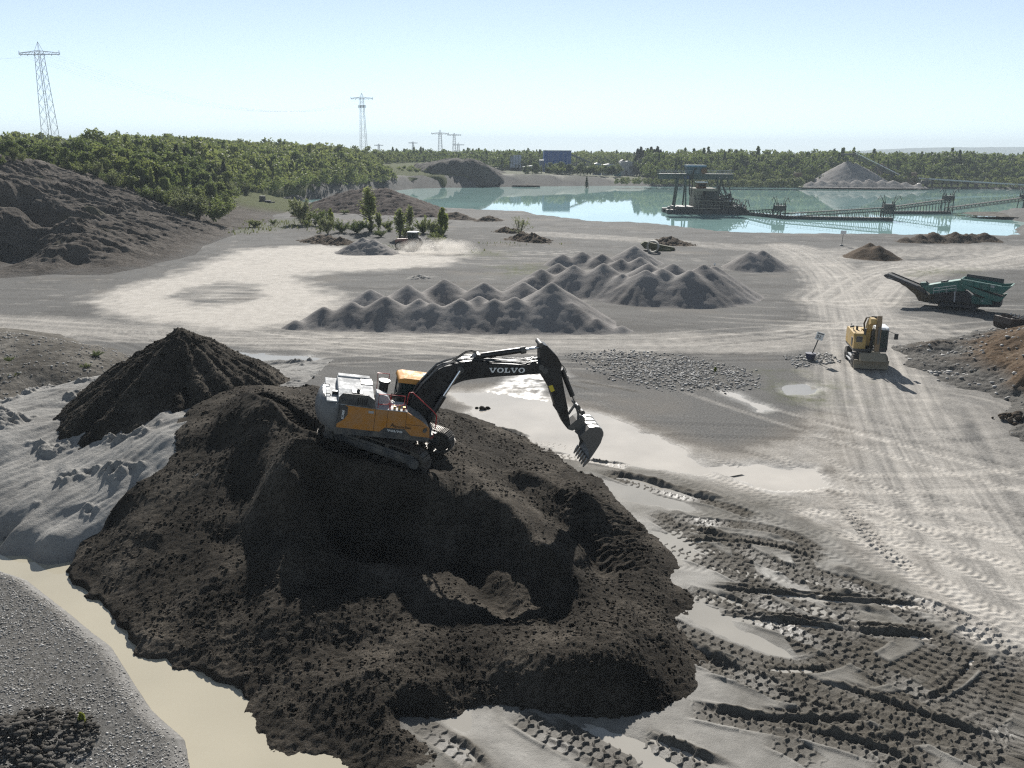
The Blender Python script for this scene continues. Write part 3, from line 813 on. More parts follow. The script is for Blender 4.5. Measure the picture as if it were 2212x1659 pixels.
HEAPS = []
def gravel_heap(name, peaks, label, m, step, slope=.62, rough=.10, lump=.0, base=0., seed=0, sharp=5.0, cat="gravel heap", group=None, foot=.35):
    P = np.array(peaks, float)
    rad = (P[:, 2] - base) / slope + 3
    x0, x1 = (P[:, 0] - rad).min(), (P[:, 0] + rad).max(); y0, y1 = (P[:, 1] - rad).min(), (P[:, 1] + rad).max()
    def fn(x, y):
        wx = fbm(x / 3.5, y / 3.5, 3, seed + 5) * .2; wy = fbm(x / 3.5 + 9, y / 3.5, 3, seed + 6) * .2
        acc = np.full(x.shape, -1e9)
        for i, (px, py, pz) in enumerate(P):
            d = np.hypot(x + wx - px, y + wy - py)
            ang = np.arctan2(y - py, x - px)
            rill = noise2(ang * 7 + i, d * .12, seed + i) * .018 * np.clip(d, 0, 3)
            d = np.sqrt(d * d + .012) - .1
            hgt = pz - slope * d + rill
            # a shallow skirt of rolled stones at the foot
            hgt = np.where(hgt < base + foot * .35, base + (hgt - base - foot * .35) * .55 + foot * .35, hgt)
            m_ = np.maximum(acc, hgt)
            acc = m_ + np.where(acc > -1e8, np.log1p(np.exp(-np.abs(acc - hgt) * sharp)) / sharp * .8, 0)
        return acc + fbm(x / 1.1, y / 1.1, 4, seed + 8) * rough + (ridged(x / .9, y / .9, 3, seed + 3) - .5) * lump - .12
    o = sheet(name, fn, x0, x1, y0, y1, step, m, label, cat, group, cut=base - .2)
    HEAPS.append(fn)
    return fn

def pk(u, v, vb, s=.62): return cone_at(u, v, vb, s)
gravel_heap("gravel_heap", [pk(700, 660, 712), pk(760, 648, 716), pk(832, 636, 718), pk(905, 642, 718), pk(935, 650, 720), pk(995, 641, 721), pk(1035, 636, 716), pk(1070, 642, 722), pk(1112, 638, 722), pk(1192, 607, 722),
                            pk(1235, 652, 722), pk(1290, 684, 722), pk(1345, 700, 721), pk(640, 688, 714), pk(880, 612, 690), pk(960, 600, 682), pk(1045, 606, 686), pk(800, 622, 696), pk(1130, 606, 690)],
            "long grey gravel heap of many merged cones beside the lower haul track", M_grey, .20, seed=100)
gravel_heap("gravel_heap", [pk(1170, 578, 640), pk(1206, 566, 630), pk(1240, 570, 645), pk(1305, 566, 650), pk(1345, 588, 655), pk(1395, 580, 664), pk(1432, 576, 662), pk(1490, 580, 668), pk(1522, 568, 662), pk(1545, 572, 655), pk(1455, 566, 640), pk(1150, 596, 640), pk(1400, 566, 628)],
            "second long grey gravel heap, behind the first and reaching further right", M_grey, .22, seed=140)
gravel_heap("gravel_heap", [pk(1215, 546, 578), pk(1258, 541, 578), pk(1300, 545, 582), pk(1384, 552, 590), pk(1340, 556, 588)],
            "low flat-topped grey gravel heap behind the second long heap", M_grey, .25, seed=160)
gravel_heap("gravel_heap", [pk(1370, 528, 576)], "pointed grey gravel cone beside the two concrete pipes", M_grey, .22, seed=170)
gravel_heap("gravel_heap", [pk(1622, 541, 588), pk(1648, 538, 588)], "single broad grey gravel cone standing alone near the lake", M_grey, .22, seed=180)
gravel_heap("earth_heap", [pk(1880, 523, 560, .66), pk(1900, 528, 563, .66), pk(1868, 535, 560, .66)], "single dark brown earth heap right of the small lakeside sign", M_umber, .2, slope=.6, rough=.12, seed=190, cat="earth heap")
gravel_heap("earth_heap", [pk(1958, 510, 524), pk(1990, 504, 525), pk(2018, 499, 525), pk(2066, 499, 526), pk(2100, 502, 523), pk(2088, 503, 526), pk(2128, 500, 524), pk(2160, 520, 525)], "row of low dark mounds at the lake edge behind the brown heap", M_dark2, .35, slope=.55, rough=.25, lump=.3, seed=200, cat="earth heap")
gravel_heap("rubble_heap", [pk(1432, 512, 530, .4), pk(1450, 510, 531, .4), pk(1478, 522, 532, .4), pk(1418, 520, 529, .4)], "low heap of dark stones near the lake shore beyond the gravel cones", M_dark2, .22, slope=.4, rough=.3, lump=.5, seed=210, cat="rubble heap")
gravel_heap("gravel_heap", [pk(785, 511, 551, .6), pk(805, 514, 552, .6), pk(765, 522, 551, .6), pk(835, 535, 552, .6)], "grey gravel heap in front of the dusty tractor", M_grey, .24, slope=.58, rough=.2, lump=.15, seed=220)
gravel_heap("earth_heap", [pk(795, 402, 462, .36), pk(760, 408, 462, .36), pk(830, 404, 464, .36), pk(725, 420, 460, .36), pk(700, 436, 460, .36), pk(860, 422, 466, .36), pk(895, 443, 468, .36), pk(925, 456, 470, .36)], "large purplish brown earth mound by the lake, behind the young trees", M_purple, .55, slope=.36, rough=.5, lump=.4, seed=230, cat="earth heap")
gravel_heap("earth_heap", [pk(1058, 464, 479, .5), pk(1046, 468, 479, .5), pk(1070, 470, 479, .5)], "small dark double mound on the beach left of the lake bend", M_dark2, .3, slope=.45, rough=.3, lump=.4, seed=240, cat="earth heap")
gravel_heap("earth_heap", [pk(985, 456, 474, .45), pk(1003, 464, 476, .45), pk(970, 458, 472, .45)], "low dark mound behind the bright yellow green sapling", M_dark2, .35, slope=.42, rough=.3, lump=.3, seed=250, cat="earth heap")
gravel_heap("earth_heap", [pk(1092, 488, 503, .5), pk(1112, 492, 505, .5), pk(1150, 501, 524, .5), pk(1165, 510, 526, .5), pk(1128, 500, 520, .5)], "rough dark earth mound beneath the lone willow bush", M_dark2, .24, slope=.5, rough=.4, lump=.6, seed=260, cat="earth heap")
gravel_heap("earth_heap", [pk(690, 506, 522, .5), pk(712, 508, 527, .5), pk(735, 512, 530, .5), pk(678, 512, 524, .5)], "low dark mound of earth and roots in front of the saplings", M_dark2, .26, slope=.4, rough=.4, lump=.6, seed=270, cat="earth heap")
gravel_heap("earth_heap", [pk(650, 455, 470, .5), pk(662, 460, 471, .5)], "tiny dark cone beside the small inlet of the lake", M_dark2, .3, slope=.5, rough=.25, seed=275, cat="earth heap")
gravel_heap("earth_heap", [pk(780, 473, 492, .5), pk(770, 480, 492, .5)], "small pale gravel mound among the saplings", M_pale, .25, slope=.5, rough=.25, seed=277, cat="gravel heap")
gravel_heap("sand_heap", [pk(905, 591, 602, .5), pk(890, 598, 603, .5), pk(920, 597, 603, .5)], "small pale sand heap behind the left end of the long grey heap", M_pale, .16, slope=.45, rough=.2, lump=.3, seed=280, cat="sand heap")

# right hand brown heap with the berm in front of it
bx = [tuple(G(u, v, z)[:2]) + (z,) for u, v, z in [(2400, 640, 3.6), (2300, 690, 3.4), (2240, 705, 2.6), (2212, 720, 2.3), (2160, 742, 1.5), (2100, 765, .75), (2060, 775, .45), (2212, 800, 1.7), (2300, 800, 2.4), (2212, 850, .5), (2150, 815, .35), (2080, 800, .25), (2050, 805, .05), (1960, 770, .0),
                                                   (1985, 752, .5), (2020, 742, .62), (2080, 735, .6), (2130, 730, .7), (1975, 775, .25), (2010, 790, .3), (2060, 812, .3), (2110, 825, .25), (2160, 832, .2), (2212, 895, .35), (2300, 900, 1.5), (2170, 870, -.1), (2190, 920, .0), (2230, 950, .6), (2270, 1010, .3), (2330, 1000, 1.4), (2250, 1060, -.15), (2120, 860, -.2), (2000, 810, -.2), (1940, 775, -.25), (1960, 745, -.25), (2060, 722, -.25), (2160, 712, -.3), (2200, 690, -.3), (2280, 655, -.4), (2400, 600, -.5), (2500, 700, 3), (2030, 765, .05), (2050, 760, .1), (2160, 960, -.2), (2200, 1000, -.2)]]
_b = rbf(bx)
def brown_fn(x, y): return _b(x, y) * 1.0 - 3.5 * sstep(47, 40, y) - 3.5 * sstep(74, 82, x) + fbm(x / 1.6, y / 1.6, 4, 301) * .3 + (ridged(x / .8, y / .8, 4, 305) - .5) * .2 * sstep(-.1, .4, _b(x, y))
sheet("earth_heap", brown_fn, 26, 80, 38, 84, .14, M_brown2, "reddish brown stony earth heap at the right edge, with a slotted bucket on top", "earth heap", cut=-.05)

# brown gravel mound at the left
lx = [tuple(G(u, v, z)[:2]) + (z,) for u, v, z in [(-200, 700, 2.6), (0, 722, 2.6), (80, 728, 2.5), (150, 745, 2.1), (220, 766, 1.6), (280, 792, .9), (330, 800, .2), (0, 790, 1.9), (100, 800, 1.7), (200, 812, 1.2), (0, 860, 1.0), (-100, 830, 1.4), (100, 855, .6), (-300, 790, 2.2), (0, 700, .0), (100, 712, -.2), (-200, 680, 0), (200, 745, -.2), (300, 770, -.3), (350, 830, -.3), (0, 940, .0), (-250, 900, .4)]]
_l = rbf(lx)
def mound_fn(x, y): return _l(x, y) + fbm(x / 2, y / 2, 4, 311) * .16 + fbm(x / .5, y / .5, 3, 315) * .06
sheet("gravel_mound", mound_fn, -58, -20, 34, 72, .12, M_loam, "brown gravel mound with a few weeds at the left edge behind the pale sand", "gravel mound", cut=-.05)

# pale washed-out sand bank
sx = [tuple(G(u, v, z)[:2]) + (z,) for u, v, z in [(245, 812, 2.7), (200, 816, 2.6), (120, 842, 2.5), (60, 872, 2.4), (0, 905, 2.35), (-120, 960, 2.2), (180, 880, 2.1), (120, 960, 1.7), (60, 1000, 1.35), (0, 1050, 1.0), (200, 960, 2.0), (280, 940, 2.4), (370, 936, 3.0), (300, 1000, 2.2), (240, 1050, 1.6), (180, 1100, 1.0), (120, 1130, .55), (60, 1125, .62), (20, 1155, .25), (100, 1165, .45), (150, 1185, .1), (0, 1135, .2), (60, 1190, -.15), (10, 1175, -.3), (160, 1212, -.3), (-100, 1130, 0), (-200, 1100, .2), (330, 900, 2.8), (420, 900, 3.2), (260, 850, 2.4), (330, 800, 1.5), (400, 1050, 1.8), (300, 1150, .6), (230, 780, .0), (100, 820, .6), (0, 870, .8), (-100, 1160, -.45), (60, 1230, -.6), (200, 1260, -.5)]]
_s = rbf(sx)
def pale_fn(x, y):
    z = _s(x, y)
    rd = (x * .8 - y * .6); cr = (x * .6 + y * .8)
    z = z + (ridged(rd / 3.4 + fbm(x / 5, y / 5, 2, 322), cr / 7, 3, 321) - .55) * .3 * sstep(.2, 1.4, z) + noise2(rd / .4, cr / 6, 323) * .05 + fbm(x / .5, y / .5, 3, 325) * .035
    lump = sstep(.18, .42, fbm(rd / 2.6, cr / 2.0, 3, 329)) * sstep(.3, 1.2, z)
    return z + lump * (.12 + (ridged(x / .8, y / .8, 4, 331) - .45) * .5)
sheet("sand_bank", pale_fn, -40, -12, 26, 54, .075, M_pale, "pale grey washed sand bank with slumped crests left of the dark heap", "sand bank", cut=-.34)

# dark cone behind the big heap
cx_, cy_, cz_ = PY(391, 709, 45.5)
def cone_fn(x, y):
    dx = x - cx_; dy = y - cy_
    an = np.arctan2(dy, dx)
    d = np.hypot(dx, dy * .98) + fbm(x / 2.2, y / 2.2, 3, 341) * .35
    z = cz_ - .655 * (np.sqrt(d * d + .12) - .3) + noise2(an * 6, d * .15, 343) * .08 * np.clip(d, 0, 4) + .10 * sstep(.9, 0, d)
    z = z + fbm(x / .6, y / .6, 4, 345) * .16 + (ridged(x / .33, y / .33, 2, 347) - .5) * .06
    return z - .05
sheet("sand_cone", cone_fn, cx_ - 12, cx_ + 12.5, cy_ - 12.5, cy_ + 12, .075, M_dark, "tall pointed cone of dark sand behind the heap at the left", "sand heap", cut=-.2)

# the big dark heap under the excavator
HP = [(510, 853, 4.5), (470, 885, 3.8), (430, 930, 3.25), (395, 962, 2.85), (330, 1030, 2.1), (250, 1090, 1.3), (190, 1160, .4), (165, 1212, .1), (180, 1255, .05), (235, 1288, .02), (300, 1380, .02), (350, 1415, .02), (440, 1428, .02), (500, 1470, .02), (560, 1500, .02), (600, 1560, .02), (640, 1590, .02), (700, 1603, .02), (750, 1600, .02), (800, 1650, .02), (830, 1700, .02),
      # left flank
      (480, 960, 3.0), (420, 1050, 2.05), (360, 1150, 1.25), (300, 1250, .4), (560, 930, 3.9), (560, 1030, 2.7), (520, 1130, 1.7), (460, 1250, .8), (400, 1350, .15), (600, 1130, 2.0), (600, 1250, 1.2), (560, 1370, .5), (520, 1440, .05), (640, 1350, .8), (640, 1450, .4), (660, 1540, .15), (250, 1200, .8),
      # bench the machine stands on, falling to the right
      (560, 880, 4.55), (610, 905, 4.2), (640, 930, 3.9), (690, 945, 3.75), (700, 985, 3.5), (640, 1000, 3.85), (610, 960, 4.1), (740, 960, 3.42), (770, 985, 3.15), (800, 1000, 3.0), (840, 1010, 2.8), (880, 1022, 2.62), (930, 1025, 2.45), (870, 975, 2.8), (930, 975, 2.5), (985, 985, 2.15), (820, 930, 3.05), (900, 930, 2.6), (760, 900, 3.2), (700, 880, 3.45), (640, 860, 3.5), (840, 890, 2.6),
      (560, 835, 3.6), (600, 828, 2.6), (640, 815, 1.6), (690, 800, .5), (600, 800, 1.3), (540, 800, 1.6), (500, 790, 1.6), (760, 820, .3), (700, 770, -.3), (560, 765, -.3), (860, 830, .0), (920, 850, .3),
      # scarp dug out below the machine
      (690, 1022, 3.1), (720, 1030, 2.85), (790, 1040, 2.7), (860, 1050, 2.5), (920, 1062, 2.35), (705, 1120, 1.15), (750, 1130, .9), (820, 1140, .8), (900, 1150, .8), (970, 1150, .95), (700, 1250, .7), (760, 1260, .7), (820, 1215, .75), (860, 1270, .65), (950, 1280, .45), (730, 1400, .4), (800, 1400, .5), (900, 1380, .7), (1000, 1380, .6), (655, 1040, 3.3), (650, 1100, 2.5), (650, 1200, 1.6), (672, 1300, 1.05),
      # right hand ridges
      (960, 890, 1.6), (1010, 930, 1.3), (1060, 962, .95), (1150, 988, .4), (1230, 1020, .2), (1300, 1062, .05), (1390, 1112, -.05), (1400, 1170, .1), (1420, 1220, .25), (1455, 1250, .0),
      (1040, 985, 1.85), (1090, 1010, 1.35), (1000, 1020, 2.15), (1050, 1060, 1.95), (1020, 1085, 1.75), (1090, 1100, 1.7), (1110, 1140, 1.35), (1180, 1120, 1.15), (1250, 1110, .75), (1180, 1200, 1.15), (1230, 1250, .95), (1260, 1290, .75), (1060, 1180, .6), (1100, 1260, .25), (1150, 1300, .25), (1200, 1330, .35), (1330, 1150, .35), (1300, 1200, .3), (1300, 1240, .35), (1380, 1240, .45), (1350, 1270, .6), (1410, 1260, .5),
      # front hump and apron
      (1290, 1330, 1.1), (1320, 1345, 1.2), (1250, 1360, 1.15), (1200, 1390, 1.15), (1380, 1380, .85), (1450, 1420, .35), (1535, 1440, -.1), (1500, 1400, .0), (1440, 1330, .25), (1480, 1350, -.1), (1500, 1520, -.1), (1430, 1545, -.1), (1290, 1562, -.1), (1200, 1558, -.1), (1130, 1545, -.08), (1080, 1525, 0), (1300, 1450, .9), (1200, 1450, .9), (1400, 1470, .55), (1100, 1440, .75), (1050, 1480, .35), (1000, 1490, .2), (960, 1500, .3),
      (930, 1470, .5), (880, 1500, .45), (860, 1440, .75), (800, 1480, .75), (740, 1470, .7), (700, 1520, .5), (800, 1560, .5), (870, 1545, .15), (905, 1560, -.05), (940, 1600, -.05), (900, 1590, .2), (980, 1640, -.1), (880, 1640, .25), (1010, 1700, -.1), (1480, 1290, .1), (1600, 1380, -.2), (1560, 1470, -.3), (1350, 1600, -.3), (1150, 1600, -.3), (1000, 1560, -.2), (1500, 1200, -.3), (1450, 1150, -.3), (1420, 1060, -.3), (1200, 970, -.2), (1080, 920, -.1), (1000, 870, .2)]
PHP = [tuple(G(u, v, z)[:2]) + (z,) for u, v, z in HP]
_h = rbf(PHP)
EXC_XY = tuple(G(834, 968, 3.0)[:2])
RUT1 = smooth_path([tuple(G(u, v, z)[:2]) for u, v, z in [(545, 850, 4.3), (610, 890, 4.1), (680, 930, 3.8), (760, 965, 3.3)]], .1)
GOUGE = [smooth_path([tuple(G(u, v, z)[:2]) for u, v, z in L], .1) for L in ([(1080, 1010, 1.4), (1200, 1060, 1.1), (1320, 1130, .4)], [(1010, 1040, 2.1), (1140, 1160, 1.3), (1240, 1280, .9)], [(860, 1450, .7), (900, 1490, .5), (960, 1540, .1)], [(920, 1440, .6), (960, 1490, .4), (990, 1520, .2)])]
VALLEY = [smooth_path([tuple(G(u, v, z)[:2]) for u, v, z in L], .1) for L in ([(1010, 1070, 1.9), (1080, 1130, 1.5), (1150, 1220, 1.1), (1200, 1300, .8)], [(1060, 1020, 1.6), (1160, 1080, 1.2), (1270, 1170, .6), (1310, 1250, .4)], [(980, 1130, 1.3), (1060, 1240, .9), (1110, 1330, .7)], [(560, 960, 4.0), (520, 1060, 2.7), (470, 1180, 1.6)])]
RUNGS = [tuple(G(u, v, .5)[:2]) for u, v in [(1220, 1040), (1300, 1062), (1400, 1125), (1425, 1215), (1340, 1245), (1270, 1180), (1200, 1100)]]
HOUT = [tuple(G(u, v, z)[:2]) for u, v, z in [(165, 1212, -.1), (190, 1160, .4), (250, 1090, 1.3), (330, 1030, 2.1), (395, 962, 2.85), (372, 938, 3.0), (400, 890, 3.4), (440, 850, 3.3), (480, 800, 2.3), (560, 765, -.3), (700, 765, -.3), (860, 825, -.2), (1000, 865, 0), (1200, 960, -.2), (1450, 1140, -.3), (1620, 1380, -.3), (1580, 1480, -.3), (1350, 1620, -.3), (1020, 1720, -.2), (830, 1720, -.4), (700, 1615, -.4), (560, 1510, -.4), (440, 1440, -.4), (340, 1425, -.4), (230, 1300, -.4), (170, 1262, -.4)]]
def big_raw(x, y):
    z = _h(x, y)
    z = z - 2.2 * sstep(.0, 1.1, poly_sd(x, y, HOUT) + fbm(x / 1.2, y / 1.2, 3, 386) * .5) * (x < -8)
    pdist = poly_sd(x, y, POND)
    cap = .0 + np.where(pdist < 2, .42 * pdist, .84 + .75 * (pdist - 2)) + .12 * fbm(x / 1.5, y / 1.5, 3, 381)
    z = np.where((x < -3.5) & (y < 33), np.minimum(z, np.maximum(cap, -.5)), z)
    z = z + .45 * np.exp(-(((x - EXC_XY[0]) / 3.0) ** 2 + ((y - EXC_XY[1]) / 2.2) ** 2))
    m = sstep(-.1, .5, z)
    n1_ = fbm(x / 2.6, y / 2.6, 4, 361) * .22 * m
    z = z + n1_
    xr = x.ravel().copy(); yr = y.ravel().copy(); zz = z.ravel().copy()
    for P, w, dep_ in ((RUT1, .45, .32),):
        k, lat, run = path_coords(xr, yr, P, 1.3)
        ins = sstep(w, w * .7, np.abs(lat))
        tread = .09 * (sstep(.2, .35, np.abs((run / .22) % 1 - .5)))
        zz[k] += -dep_ * ins + ins * tread + .12 * np.exp(-((np.abs(lat) - .62) / .16) ** 2)
    for P in GOUGE:
        k, lat, run = path_coords(xr, yr, P, 1.9)
        zz[k] += .5 * np.exp(-((lat + .25 * noise2(run * .5, run * 0, 366)) / .5) ** 2) * sstep(0, 1.5, run) * sstep(run.max(), run.max() - 1.5, run)
    for P in VALLEY:
        k, lat, run = path_coords(xr, yr, P, 2.2)
        zz[k] -= .42 * np.exp(-((lat + .25 * noise2(run * .5, run * 0, 367)) / .6) ** 2) * sstep(0, 1.5, run) * sstep(run.max(), run.max() - 1.5, run)
    rg = sstep(.4, -.6, poly_sd(xr, yr, RUNGS))
    ph = (xr * .35 - yr + .25 * fbm(xr / .8, yr / .8, 2, 383)) / .42
    zz += rg * (.13 * (1 - np.abs((ph % 1) * 2 - 1)) + .05 * np.sign(noise2(xr / 1.2, yr / 1.2, 384)))
    return zz.reshape(z.shape)
def big_fn(x, y):
    z = big_raw(x, y)
    lum = sstep(-.35, .35, fbm(x / 3.2, y / 3.2, 3, 371))
    front = sstep(30, 26, y)
    r1 = (ridged(x / .9, y / 1.3, 2, 373) - .5) * (.01 + .02 * lum + .035 * front)
    r2 = fbm(x / .26, y / .26, 3, 375) * (.02 + .016 * lum + .035 * front) + (ridged(x / .17, y / .2, 2, 378) - .5) * (.016 + .016 * front)
    fall = noise2(x / .3 + y * .1, y / 2.2, 377) * .045 + noise2(x / 1.1 + y * .15, y / 6, 379) * .1
    return z + r1 + r2 + fall - .02
bxs = [p[0] for p in PHP]; bys = [p[1] for p in PHP]
sheet("sand_heap", big_fn, -23, 9, 18.5, 48, .052, M_dark, "huge dark sand heap in the foreground carrying the large excavator", "sand heap", cut=-.42)
def heap_z(x, y): return float(big_raw(np.array([[x]]), np.array([[y]]))[0, 0])

# far heap across the lake, under the stacker, with its apron of dumped gravel
fy_ = 452.
def far_pk(u, v, Y): p = PY(u, v, Y); return (p.x, p.y, p.z)
gravel_heap("gravel_stockpile", [far_pk(1832, 346, 470), far_pk(1850, 352, 470), far_pk(1870, 362, 470), far_pk(1800, 366, 470), far_pk(1890, 372, 474)], "tall conical gravel stockpile across the lake under the conveyor", M_grey, .9, slope=.58, rough=.5, seed=400, base=1.5, cat="gravel heap")
gravel_heap("gravel_stockpile", [far_pk(u, v, 452) for u, v in ((1752, 391), (1775, 388), (1800, 387), (1822, 389), (1850, 387), (1878, 386), (1905, 388), (1930, 388), (1955, 392), (1985, 395))], "long low gravel apron at the far waterline below the stockpile", M_grey, .8, slope=.5, rough=.5, seed=420, base=-1, cat="gravel heap")
gravel_heap("gravel_stockpile", [far_pk(1905, 352, 482), far_pk(1925, 364, 482), far_pk(1945, 374, 482)], "dark gravel heap right behind the far stockpile", M_dark2, .9, slope=.6, rough=.6, seed=430, base=1.5, cat="gravel heap")

# cut bank on the far left shore of the lake
cb = [PY(u, v, Y) for u, v, Y in [(860, 399, 440), (900, 396, 440), (935, 402, 440), (1000, 403, 441), (1060, 403, 441), (1084, 403, 442), (1150, 401, 446), (935, 361, 442.5), (1000, 360, 443.5), (1040, 362, 443.5), (1060, 372, 444.5), (1080, 386, 445), (1100, 396, 450), (900, 372, 452), (870, 385, 450), (1030, 352, 466), (1050, 357, 464), (1000, 348, 472), (950, 349, 474), (900, 354, 474), (1075, 378, 470), (1100, 385, 474), (1140, 390, 476), (950, 350, 520), (1050, 356, 520), (1100, 378, 520), (850, 372, 500), (1150, 386, 520), (820, 385, 470)]]
_c = rbf([tuple(p) for p in cb])
sheet("cliff_bank", lambda x, y: _c(x, y) + (ridged(x / 6, y / 14, 3, 441) - .5) * 1.2 + fbm(x / 2, y / 2, 3, 445) * .5, -75, 14, 436, 522, .7, soil("cliff_earth", [(.05, .046, .042), (.085, .078, .07), (.13, .12, .108)], grain=1.2, gb=.4, clod=.5), "steep cut gravel bank dropping into the far left of the lake", "bank", kind="structure", cut=-2.4)  # earth tone kept dark to paint in the shade on this face
# far tip at the right: spoil bars reaching into the water
gravel_heap("gravel_bar", [tuple(G(u, v, -1.3)) for u, v in ((2160, 464), (2185, 464), (2215, 463), (2250, 466))], "flat gravel bar at the right end of the floating conveyor", M_loam, .6, slope=.12, rough=.15, seed=450, base=-2.1, cat="gravel bar")
# ------------------------------------------------------------------ the large crawler excavator
YEL = paint("yellow_orange_paint", (.43, .18, .028), .42, dirt=.4)
ROOFY = paint("cab_roof_yellow", (.62, .30, .07), .6, dirt=.25, spec=.2)
DGREY = paint("dark_grey_paint", (.045, .047, .05), .5, dirt=.55)
MGREY = paint("mid_grey_paint", (.16, .165, .17), .4, dirt=.25)
SILVER = paint("light_grey_paint", (.38, .39, .40), .6, dirt=.25, spec=.2)
BLACK = paint("black_boom_paint", (.012, .012, .013), .33, dirt=.16, dirtc=(.10, .09, .075))
STEEL = paint("worn_steel", (.30, .29, .28), .38, 1.0, dirt=.4, dirtc=(.16, .13, .1))
CHROME = paint("chrome_rod", (.75, .76, .78), .12, 1.0, dirt=.05)
RUBBER = paint("rubber", (.018, .018, .018), .7, dirt=.5)
TRACKM = paint("track_steel", (.10, .09, .08), .5, .6, dirt=.7, dirtc=(.11, .095, .075))
REDRAIL = paint("red_handrail", (.42, .03, .03), .4, dirt=.2)
WHITE = paint("white_lettering", (.78, .78, .76), .5, dirt=.08)
SEATM = paint("cab_interior", (.03, .03, .032), .8, dirt=.1)
LAMPG = paint("lamp_lens", (.75, .75, .72), .15, dirt=.05)
DECAL = paint("yellow_decal", (.65, .5, .02), .5, dirt=.25)
_g = NT("cab_glass"); _g.col((.05, .075, .07)).rough(.04); _g.b.inputs["Transmission Weight"].default_value = .55; _g.b.inputs["IOR"].default_value = 1.2
GLASS = _g.m

def serif_letters(text, h, parent, name, m, loc, rot, stretch=1.45):
    """heavy slab-serif capitals built as thin raised plates in the local x-z plane"""
    b = MB(); x = 0.0
    w = {'V': 1.05, 'O': 1.0, 'L': .85}
    def poly(pts): b.prism([(x + px * stretch * h, pz * h) for px, pz in pts], 0, -.006)
    for ch in text:
        if ch == 'V':
            poly([(.0, 1), (0, .86), (.08, .86), (.40, 0), (.60, 0), (.50, .26), (.30, .86), (.40, .86), (.40, 1)])
            poly([(.50, .26), (.60, 0), (.62, 0), (.92, .86), (1.0, .86), (1.0, 1), (.64, 1), (.64, .86), (.74, .86), (.56, .3)])
        elif ch == 'O':
            n = 20
            for i in range(n):
                a0 = 2 * math.pi * i / n; a1 = 2 * math.pi * (i + 1) / n
                poly([(.48 + .46 * math.cos(a0), .5 + .52 * math.sin(a0)), (.48 + .46 * math.cos(a1), .5 + .52 * math.sin(a1)), (.48 + .24 * math.cos(a1), .5 + .36 * math.sin(a1)), (.48 + .24 * math.cos(a0), .5 + .36 * math.sin(a0))])
        else:
            poly([(.02, 1), (.02, .86), (.12, .86), (.12, .14), (.02, .14), (.02, 0), (.80, 0), (.80, .42), (.70, .42), (.62, .15), (.36, .15), (.36, .86), (.48, .86), (.48, 1)])
        x += w[ch] * stretch * h * 1.02
    return b.build(name, m, parent, loc=loc, rot=rot)

def text_plate(text, size, parent, name, m, loc, rot, sx=1.0, bold=.012):
    cu = bpy.data.curves.new(name, 'FONT'); cu.body = text; cu.size = size; cu.extrude = .003; cu.offset = bold * size
    tmp = bpy.data.objects.new(name + "_tmp", cu); COL.objects.link(tmp)
    dg = bpy.context.evaluated_depsgraph_get()
    me = bpy.data.meshes.new_from_object(tmp.evaluated_get(dg))
    bpy.data.objects.remove(tmp); bpy.data.curves.remove(cu)
    me.materials.clear(); me.materials.append(m)
    o = link(bpy.data.objects.new(name, me), parent)
    o.location = loc; o.rotation_euler = rot; o.scale = (sx, 1, 1)
    return o

EX_Z = 3.0
EX_P = G(834, 968, EX_Z)
hd = R(-18); dvec = Vector((math.cos(hd), math.sin(hd), 0)); ax = Vector((-dvec.y, dvec.x, 0))
EX_R = Matrix.Rotation(R(11.5), 3, ax) @ Matrix.Rotation(R(14), 3, 'Z')
exc = empty("crawler_excavator", EX_P, rot=EX_R)
T(exc, "large yellow and black crawler excavator standing on the dark sand heap, boom raised", "excavator")
EXI = EX_R.inverted()

def XZ(u, v, y):
    """where the sight line through photo position (u, v) meets the machine's own plane y"""
    o = EXI @ (Vector((0, 0, CAM_H)) - EX_P); d = EXI @ ray(u, v)
    t = (y - o.y) / d.y
    p = o + d * t
    return (p.x, p.z)
def A(y, *pts): return [XZ(599.1 + x * .3542, 691.2 + z * .3542, y) for x, z in pts]

# undercarriage, swung against the upper works
und_rot = (0, 0, R(-32))
def uc(name, mb, m, bevel=0.0, parent=None):
    return mb.build(name, m, exc if parent is None else parent, bevel, rot=und_rot if parent is None else None)
b = MB(); b.bb(-1.1, 1.1, -.75, .75, .45, .95); b.cyl((0, 0, .95), (0, 0, 1.26), .72, n=28)
for sx in (-1, 1):
    for sy in (-1, 1): b.bar((sx * .6, sy * .5, .72), (sx * 1.35, sy * 1.2, .55), .34, .36)
uc("carbody", b, DGREY, .03)
def stadium(L, r, zc, n=14):
    pts = []
    for i in range(n + 1):
        a = -math.pi / 2 + math.pi * i / n; pts.append((L / 2 + r * math.cos(a), zc + r * math.sin(a)))
    for i in range(n + 1):
        a = math.pi / 2 + math.pi * i / n; pts.append((-L / 2 + r * math.cos(a), zc + r * math.sin(a)))
    return pts
def belt(L, r, zc, yc, w, pitch, th=.05, lug=.035):
    mb = MB(); pts = stadium(L, r, zc)
    P = [Vector((p[0], 0, p[1])) for p in pts]; P.append(P[0])
    seg = [(P[i + 1] - P[i]).length for i in range(len(P) - 1)]; tot = sum(seg); n = int(tot / pitch)
    for k in range(n):
        s = k * tot / n; i = 0
        while s > seg[i]: s -= seg[i]; i += 1
        p = P[i].lerp(P[i + 1], s / seg[i]); d = (P[i + 1] - P[i]).normalized()
        nrm = Vector((-d.z, 0, d.x)) * -1
        rot = Matrix((d, Vector((0, 1, 0)), nrm)).transposed()
        mb.box((p.x, yc, p.z), (pitch * .9, w, th), rot)
        for off in (-.32, 0, .32):
            q = p + nrm * (th * .5 + lug * .5) + d * off * pitch
            mb.box((q.x, yc, q.z), (.025, w, lug), rot)
    return mb
